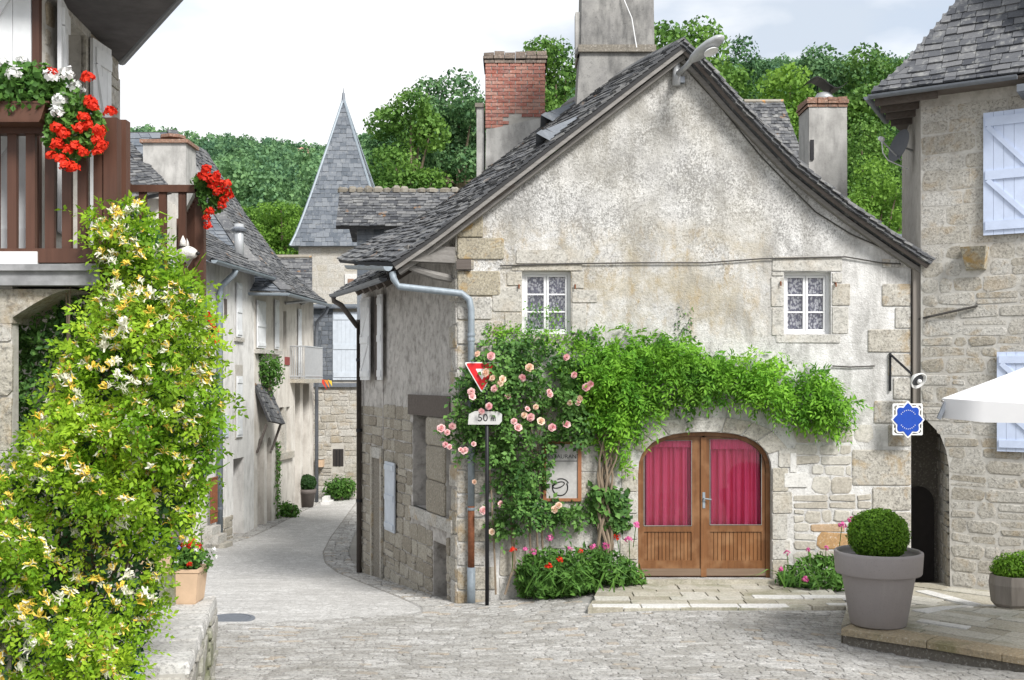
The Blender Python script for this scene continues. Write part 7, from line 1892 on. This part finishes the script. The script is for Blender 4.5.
MB().wbox(FA, fx(888.6), fx(890.4), fz(391), fz(353), .01, .045).build('wall_bar', M['iron'], wl)
arm0, arm1 = FA.pt(fx(889.5), fz(354.5), .04), FA.pt(fx(903), fz(374), .36); MB().tube([arm0, arm1], .018, 6).build('arm', M['iron'], wl)
ax_ = Vector((.3, -.75, -.5)).normalized(); hc_ = FA.pt(fx(908), fz(380.5), .42)
MB().lathe(hc_-ax_*.06, [(.03, -.06), (.07, -.02), (.125, .05), (.135, .08), (.12, .08), (.06, .0)], 18, ax_, False).build('shade', M['sign_white'], wl, True)
MB().lathe(hc_, [(.002, -.02), (.085, -.015), (.09, -.005), (.002, .0)], 14, ax_).build('reflector', M['dish'], wl); MB().lathe(hc_+ax_*.005, [(.03, 0), (.038, .03), (.02, .05)], 10, ax_).build('bulb', M['white_paint'], wl, True)
# street lamp on the gable peak
lm = thing('street_lamp', 'grey street lamp on a bracket at the peak of the gable', 'lamp', FA.pt(fx(675.5), fz(84), .05))
MB().tube([FA.pt(fx(675.5), fz(87), .08), FA.pt(fx(675.5), fz(66), .08)], .062, 10).build('bracket_tube', M['lamp_grey'], lm, True)
MB().tube([FA.pt(fx(676), fz(76), .08), FA.pt(fx(682), fz(74), .4), FA.pt(fx(689), fz(68), .75)], .04, 8).build('arm', M['lamp_grey'], lm, True)
MB().wbox(FA, fx(673), fx(684), fz(84), fz(78), 0, .09).build('wall_plate', M['zinc_dark'], lm)
a, b = FA.pt(fx(684), fz(73), .55), FA.pt(fx(710), fz(57), 1.0); dxv = (b-a).normalized(); wv = dxv.cross(UP).normalized(); uv_ = wv.cross(dxv)
def head(th, z0, z1, zs, name, mat):
    V = []; n_ = 10
    prof = [(0, .3), (.15, .75), (.4, 1.0), (.7, 1.0), (.9, .75), (1.0, .35)]
    for t, w in prof:
        for k in range(n_):
            an = 2*math.pi*k/n_; c, s_ = math.cos(an), math.sin(an); V.append(a.lerp(b, t)+wv*c*.14*w+uv_*(s_*(z1 if s_ > 0 else z0)*w))
    Fs = [(i*n_+k, i*n_+(k+1) % n_, (i+1)*n_+(k+1) % n_, (i+1)*n_+k) for i in range(len(prof)-1) for k in range(n_)]+[tuple(range(n_)), tuple(range((len(prof)-1)*n_, len(prof)*n_))]
    return MB().add(V, Fs).build(name, mat, lm, True)
head(0, .05, .09, 0, 'head', M['lamp_grey'])
gl_ = MB(); c0 = a.lerp(b, .6)-uv_*.052; gl_.lathe(c0, [(.002, 0), (.07, .006), (.1, .02), (.11, .04)], 14, -uv_, False); gl_.build('lens', M['sign_white'], lm, True)

# ------------------------------------------------------------------ pots
pz = z_terr(4.37, 13.2)+.012; pcx = P(882.5, 0, 13.05).x
bp = thing('potted_boxwood', 'large taupe pot with clipped round boxwood at the terrace corner', 'potted plant', (pcx, 13.2, pz))
pc_ = Vector((pcx, 13.2, pz))
MB().lathe(pc_, [(.31, 0), (.325, .015), (.425, .60), (.43, .61), (.49, .615), (.50, .63), (.515, .85), (.512, .875), (.495, .885), (.475, .878), (.465, .84), (.46, .80)], 56, None, True).build('pot', M['pot'], bp, True)
MB().lathe(pc_, [(.002, .79), (.462, .79)], 40, None, False).build('soil', M['soil'], bp)
def boxball(c, r, n, size, mat, parent, seed, squash=1.0, dark=None):
    rs_ = np.random.RandomState(seed); d = unit(rs_.normal(size=(n, 3))); L = np.array([noise.noise((a*4, b*4, c_*4)) for a, b, c_ in d]); L2 = np.array([noise.noise((a*11, b*11, c_*11)) for a, b, c_ in d])
    rr_ = r*(1+.05*L+.05*L2)*rs_.uniform(.86, 1.04, n); p = np.array(c)+d*rr_[:, None]*np.array([1, 1, squash])
    V, T = leaves(p, d, size, rs_, .6, .55, .15); tri_mesh('foliage', V, T, mat, parent, 'stuff')
    prof = [(max(.001, r*.86*math.sin(math.pi*k/10)), -r*.86*squash*math.cos(math.pi*k/10)) for k in range(11)]
    MB().lathe(c, prof, 18, None, False).build('inner_twigs', M['leaf_box_dark'], parent, True)
boxball(pc_+UP*1.07, .35, 9000, .034, M['leaf_box'], bp, 3, .88)
MB().tube([pc_+UP*.78, pc_+UP*1.0], .03, 8).build('stem', M['bark'], bp)
p2z = z_terr(6.6, 14.4)+.012; c2 = Vector((P(1013, 0, 14.4).x, 14.4, p2z))
p2 = thing('potted_shrub', 'faceted wooden pot with small clipped shrub at the right edge', 'potted plant', c2)
V = []; nseg = 8; Fs = []; pr_ = [(.22, 0), (.27, .06), (.295, .3), (.28, .42), (.26, .42), (.25, .36)]
for r_, z in pr_:
    for k in range(nseg): V.append(c2+Vector((math.cos(2*math.pi*k/nseg+.3)*r_, math.sin(2*math.pi*k/nseg+.3)*r_, z)))
for i in range(len(pr_)-1): Fs += [(i*nseg+k, i*nseg+(k+1) % nseg, (i+1)*nseg+(k+1) % nseg, (i+1)*nseg+k) for k in range(nseg)]
Fs += [tuple(reversed(range(nseg))), tuple(range((len(pr_)-1)*nseg, len(pr_)*nseg))]
MB().add(V, Fs).build('pot', M['grey_wood_z'], p2)
rs_ = np.random.RandomState(9); lob = [(c2.x-.06, c2.y, c2.z+.52, .2, .2, .19), (c2.x+.12, c2.y, c2.z+.54, .2, .2, .2), (c2.x, c2.y+.05, c2.z+.48, .27, .25, .14)]
p, n = lobes_sample(lob, 4200, rs_, .5); V, T = leaves(p, n, .045, rs_, .45, .6, .1, -.6); tri_mesh('foliage', V, T, M['leaf_box'], p2, 'stuff'); MB().tube([c2+UP*.4, c2+UP*.55], .04, 6).build('stem', M['bark'], p2)
fc = Vector((P(307, 0, 35.0).x, 35.0, g_z(-6.5, 35.0)+.03))
fpt = thing('potted_boxwood', 'small dark pot with round boxwood far down the lane', 'potted plant', fc)
MB().lathe(fc, [(.2, 0), (.27, .42), (.29, .43), (.3, .55), (.27, .56), (.26, .5)], 20, None, True).build('pot', M['pot_far'], fpt, True)
boxball(fc+UP*.75, .29, 1800, .06, M['leaf_box_dark'], fpt, 6, .9)
# small plants in the lane
def clump(name, label, c, r, h, n, size, mat, seed, cat='plant'):
    rs_ = np.random.RandomState(seed); c = Vector(c); t = thing(name, label, cat, c)
    lob = [(c.x+rs_.normal(0, r*.3), c.y+rs_.normal(0, r*.3), c.z+h*.5+rs_.normal(0, h*.1), r*.6, r*.6, h*.5) for k in range(5)]
    p, n_ = lobes_sample(lob, n, rs_, .3); V, T = leaves(p, n_, size, rs_, .5, .7); tri_mesh('foliage', V, T, M[mat], t, 'stuff')
    st_ = MB()
    for k in range(5): st_.tube([c+Vector((rs_.normal(0, r*.1), rs_.normal(0, r*.1), 0)), c+Vector((rs_.normal(0, r*.4), rs_.normal(0, r*.4), h*.7))], .012, 4)
    st_.build('stems', M['bark'], t); return t
q_ = P(336, 490, 36.5); clump('shrub', 'leafy green shrub at the end of the lane', (q_.x+.1, 36.75, g_z(q_.x, 36.5)), .5, .8, 1500, .12, 'leaf_bed', 3)
q_ = H2.pt(u2(281), 0, .25); clump('shrub', 'low green plant at the foot of the beige house', (q_.x, q_.y, -.72), .45, .5, 900, .11, 'leaf_bed', 4)
q_ = H2.pt(u2(276), 0, .1)
iv = thing('ivy', 'thin green creeper climbing the beige house wall', 'plant', (q_.x, q_.y, -.7)); rs_ = np.random.RandomState(3)
pp3 = np.array([tuple(H2.pt(u2(276)+rs_.normal(0, .1), rs_.uniform(-.7, 1.6), rs_.uniform(.02, .12))) for k in range(300)]); V, T = leaves(pp3, np.tile(np.array(H2.N), (300, 1)), .1, rs_, .6, .6); tri_mesh('foliage', V, T, M['leaf_bed'], iv, 'stuff'); MB().tube([H2.pt(u2(276), -.75, .04), H2.pt(u2(276)+.05, .5, .04), H2.pt(u2(276), 1.6, .04)], .015, 5).build('stem', M['bark'], iv)
q_ = H2.pt(u2(263), H2.uv(264, 387)[1], .2); clump('hanging_plant', 'bushy green plant growing above the little slate awning', (q_.x, q_.y, q_.z-.1), .34, .95, 1100, .1, 'leaf_bed', 8)

# ------------------------------------------------------------------ parasol
pa = thing('parasol', 'white square parasol over the terrace at the right edge', 'parasol', (6.5, 11.1, z_terr(6.5)))
AP = Vector((6.5, 11.1, 4.1)); ring_ = []
cn = [Vector((4.22, 10.8, 3.22)), Vector((6.75, 8.82, 3.22)), Vector((8.78, 11.4, 3.22)), Vector((6.25, 13.38, 3.22))]
V = [AP]; Fs = []; K = 8; J = 6; idx = {}
pts_ = []
for j in range(1, J+1):
    for s_ in range(4):
        for k in range(K):
            e = cn[s_].lerp(cn[(s_+1) % 4], k/K); p_ = AP.lerp(e, j/J); sag = .06*math.sin(math.pi*k/K)*(j/J)+.03*math.sin(math.pi*j/J); p_ = p_-UP*sag; V.append(p_)
N4 = 4*K
for k in range(N4): Fs.append((0, 1+k, 1+(k+1) % N4))
for j in range(J-1):
    for k in range(N4): Fs.append((1+j*N4+k, 1+(j+1)*N4+k, 1+(j+1)*N4+(k+1) % N4, 1+j*N4+(k+1) % N4))
cano = MB().add(V, Fs).build('canopy', M['canvas'], pa, True)
vl = []; Fs = []
last = V[1+(J-1)*N4:1+J*N4]
for k, p_ in enumerate(last): vl += [p_, p_-UP*(.19+.012*math.sin(k*2.1))+(p_-AP).normalized()*.01*math.sin(k*1.3)]
for k in range(N4): a_ = 2*k; b_ = 2*((k+1) % N4); Fs.append((a_, b_, b_+1, a_+1))
MB().add(vl, Fs).build('valance', M['canvas'], pa, True)
MB().tube([(6.5, 11.1, z_terr(6.5)+.1), (6.5, 11.1, 4.15)], .03, 10).build('pole', M['grey_wood_z'], pa, True); MB().lathe((6.5, 11.1, z_terr(6.5)+.006), [(.35, 0), (.35, .06), (.3, .1), (.05, .12)], 24).build('base', M['concrete'], pa)
for c_ in cn:
    MB().tube([AP-UP*.1, c_-UP*.03], .014, 6).build('rib', M['grey_wood'], pa)
    MB().tube([Vector((6.5, 11.1, 3.4)), AP.lerp(c_, .5)-UP*.08], .012, 6).build('strut', M['grey_wood'], pa)
tipc = cn[0]; MB().box(tipc+Vector((.0, -.01, -.12)), (.4, 0, .9), (0, 1, 0), (.9, 0, -.4), .09, .012, .02).build('corner_strap', M['zinc_dark'], pa)

# ------------------------------------------------------------------ trees and the wooded hill
def crown_lobes(rs_, R, H, n):
    L = []
    for k in range(n):
        t = rs_.uniform(0, 1); a = rs_.uniform(0, 6.283); z = H*(.15+.72*t); rad = R*(1-.65*abs(t-.35))*rs_.uniform(.2, .75); s_ = R*rs_.uniform(.3, .5)*(1-.35*t)
        L.append((math.cos(a)*rad, math.sin(a)*rad, z, s_, s_, s_*rs_.uniform(.65, .95)))
    L.append((0, 0, H*.8, R*.36, R*.36, H*.17)); return L
def tree_proto(seed, R, H, trunk, nl, lsize, mat, nlobe=20):
    rs_ = np.random.RandomState(seed); lob = crown_lobes(rs_, R, H, nlobe); p, n = lobes_sample(lob, int(nl*1.9), rs_, .55); p[:, 2] += trunk
    V, T = leaves(p, n, lsize, rs_, .75, .75, .12); 
    tm_ = MB(); top = Vector((0, 0, trunk+H*.75)); mid = Vector((rs_.normal(0, .15), rs_.normal(0, .15), trunk+H*.35)); tm_.tube([(0, 0, -1.0), (0, 0, trunk*.5), mid, top], [R*.085, R*.07, R*.045, R*.012], 7)
    for l in lob[:11]:
        e = Vector((l[0], l[1], l[2]+trunk)); b = Vector((0, 0, trunk*.6)).lerp(top, rs_.uniform(.05, .6)); tm_.tube([b, b.lerp(e, .5)+UP*.2, e], [R*.03, R*.022, R*.008], 5)
    return (V, T), tm_
def tree(label, px, py_top, d, H_tot, R, mat, seed, nl=4200, ls=None, group=None):
    x = (px-512)*d/FPX; base = g_z(x, d)+hill_z(x, d); top = EYE-(py_top-HZ)*d/FPX; Ht = top-base
    trunk = Ht*.22; H = Ht-trunk; t = thing('tree', label, 'tree', (x, d, base))
    (V, T), tm_ = tree_proto(seed, R, H, trunk, nl, ls or R*.062, mat); off_ = np.array([x, d, base]); tri_mesh('crown', V+off_, T, M[mat], t, 'stuff')
    tm_.V = [v+Vector(off_) for v in tm_.V]; tm_.build('trunk', M['bark'], t); return t
tree('dark green tree rising behind the lichened ridge left of the brick chimney', 412, 82, 66, 10, 4.2, 'leaf_wood', 1, 7000)
tree('tall blue green tree beside the brick chimney on its left', 458, 62, 70, 11, 4.6, 'leaf_blue', 2, 7500)
tree('bright green tree filling the gap between the two chimneys', 556, 30, 68, 11, 4.4, 'leaf_wood', 3, 7000)
tree('tall dark leafy tree just right of the big chimney', 700, 10, 62, 12, 4.9, 'leaf_wood', 4, 9000)
tree('dark tree behind the gable peak with gaps of sky in its crown', 740, 28, 66, 12, 3.8, 'leaf_dark', 5, 6500)
tree('rounded bright green tree between gable peak and plastered chimney', 778, 60, 58, 9, 4.0, 'leaf_light', 6, 7500)
tree('airy pale green tree behind the plastered chimney', 818, 38, 72, 11, 4.6, 'leaf_blue', 7, 6000)
tree('tall spreading tree between the plastered chimney and the right roof', 866, 38, 70, 12, 4.6, 'leaf_wood', 8, 8000)
tree('low bright green tree below the satellite dish', 872, 150, 52, 9, 2.9, 'leaf_light', 9, 5200)
tree('mid green tree right of the plastered chimney under the spreading tree', 862, 108, 60, 9, 3.2, 'leaf_wood', 10, 5200)
tree('dark green tree hidden behind the stone house eave', 915, 70, 62, 9, 3.2, 'leaf_dark', 11, 4000)
tree('pale green tree low behind the slate spire on its left', 283, 200, 75, 9, 3.6, 'leaf_light', 12, 4200)
tree('light green tree left of the pointed spire above the beige house roof', 240, 205, 80, 9, 3.8, 'leaf_light', 13, 4200)
tree('dark tree just right of the pointed spire', 390, 120, 74, 9, 3.6, 'leaf_dark', 14, 5200)
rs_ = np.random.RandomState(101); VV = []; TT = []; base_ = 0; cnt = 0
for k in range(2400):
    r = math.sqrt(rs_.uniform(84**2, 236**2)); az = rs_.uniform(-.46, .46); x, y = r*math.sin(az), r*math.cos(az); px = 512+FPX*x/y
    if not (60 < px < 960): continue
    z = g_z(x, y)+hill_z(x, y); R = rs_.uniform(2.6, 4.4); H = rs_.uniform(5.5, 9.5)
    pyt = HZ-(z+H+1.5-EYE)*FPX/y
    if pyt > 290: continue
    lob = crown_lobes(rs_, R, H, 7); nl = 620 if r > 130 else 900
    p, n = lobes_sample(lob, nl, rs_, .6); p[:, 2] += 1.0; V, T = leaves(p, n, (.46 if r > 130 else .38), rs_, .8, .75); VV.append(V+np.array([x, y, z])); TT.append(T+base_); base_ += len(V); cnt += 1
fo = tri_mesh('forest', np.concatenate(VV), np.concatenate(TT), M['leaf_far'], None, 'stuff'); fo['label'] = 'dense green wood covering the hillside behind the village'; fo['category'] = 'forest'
print('FOREST', cnt, base_//2)
fz0 = hill_z(*(lambda p: (p.x, p.y))(P(297, 150, 185)))
fh = thing('farmhouse', 'tiny farmhouse with pinkish tiled roof among the trees on the hill', 'house', P(297, 158, 150))
c_ = P(297, 153, 150); MB().abox(c_.x-1.3, c_.x+1.3, 150, 153, c_.z-8, c_.z).build('wall', M['beige_plaster'], fh)
MB().add([c_+Vector((-1.5, -.2, -.1)), c_+Vector((1.5, -.2, -.1)), c_+Vector((1.5, 3.2, -.1)), c_+Vector((-1.5, 3.2, -.1)), c_+Vector((-1.1, 1.5, 1.1)), c_+Vector((1.1, 1.5, 1.1))], [(0, 1, 5, 4), (2, 3, 4, 5), (1, 2, 5), (3, 0, 4)]).build('roof', M['pink_roof'], fh)
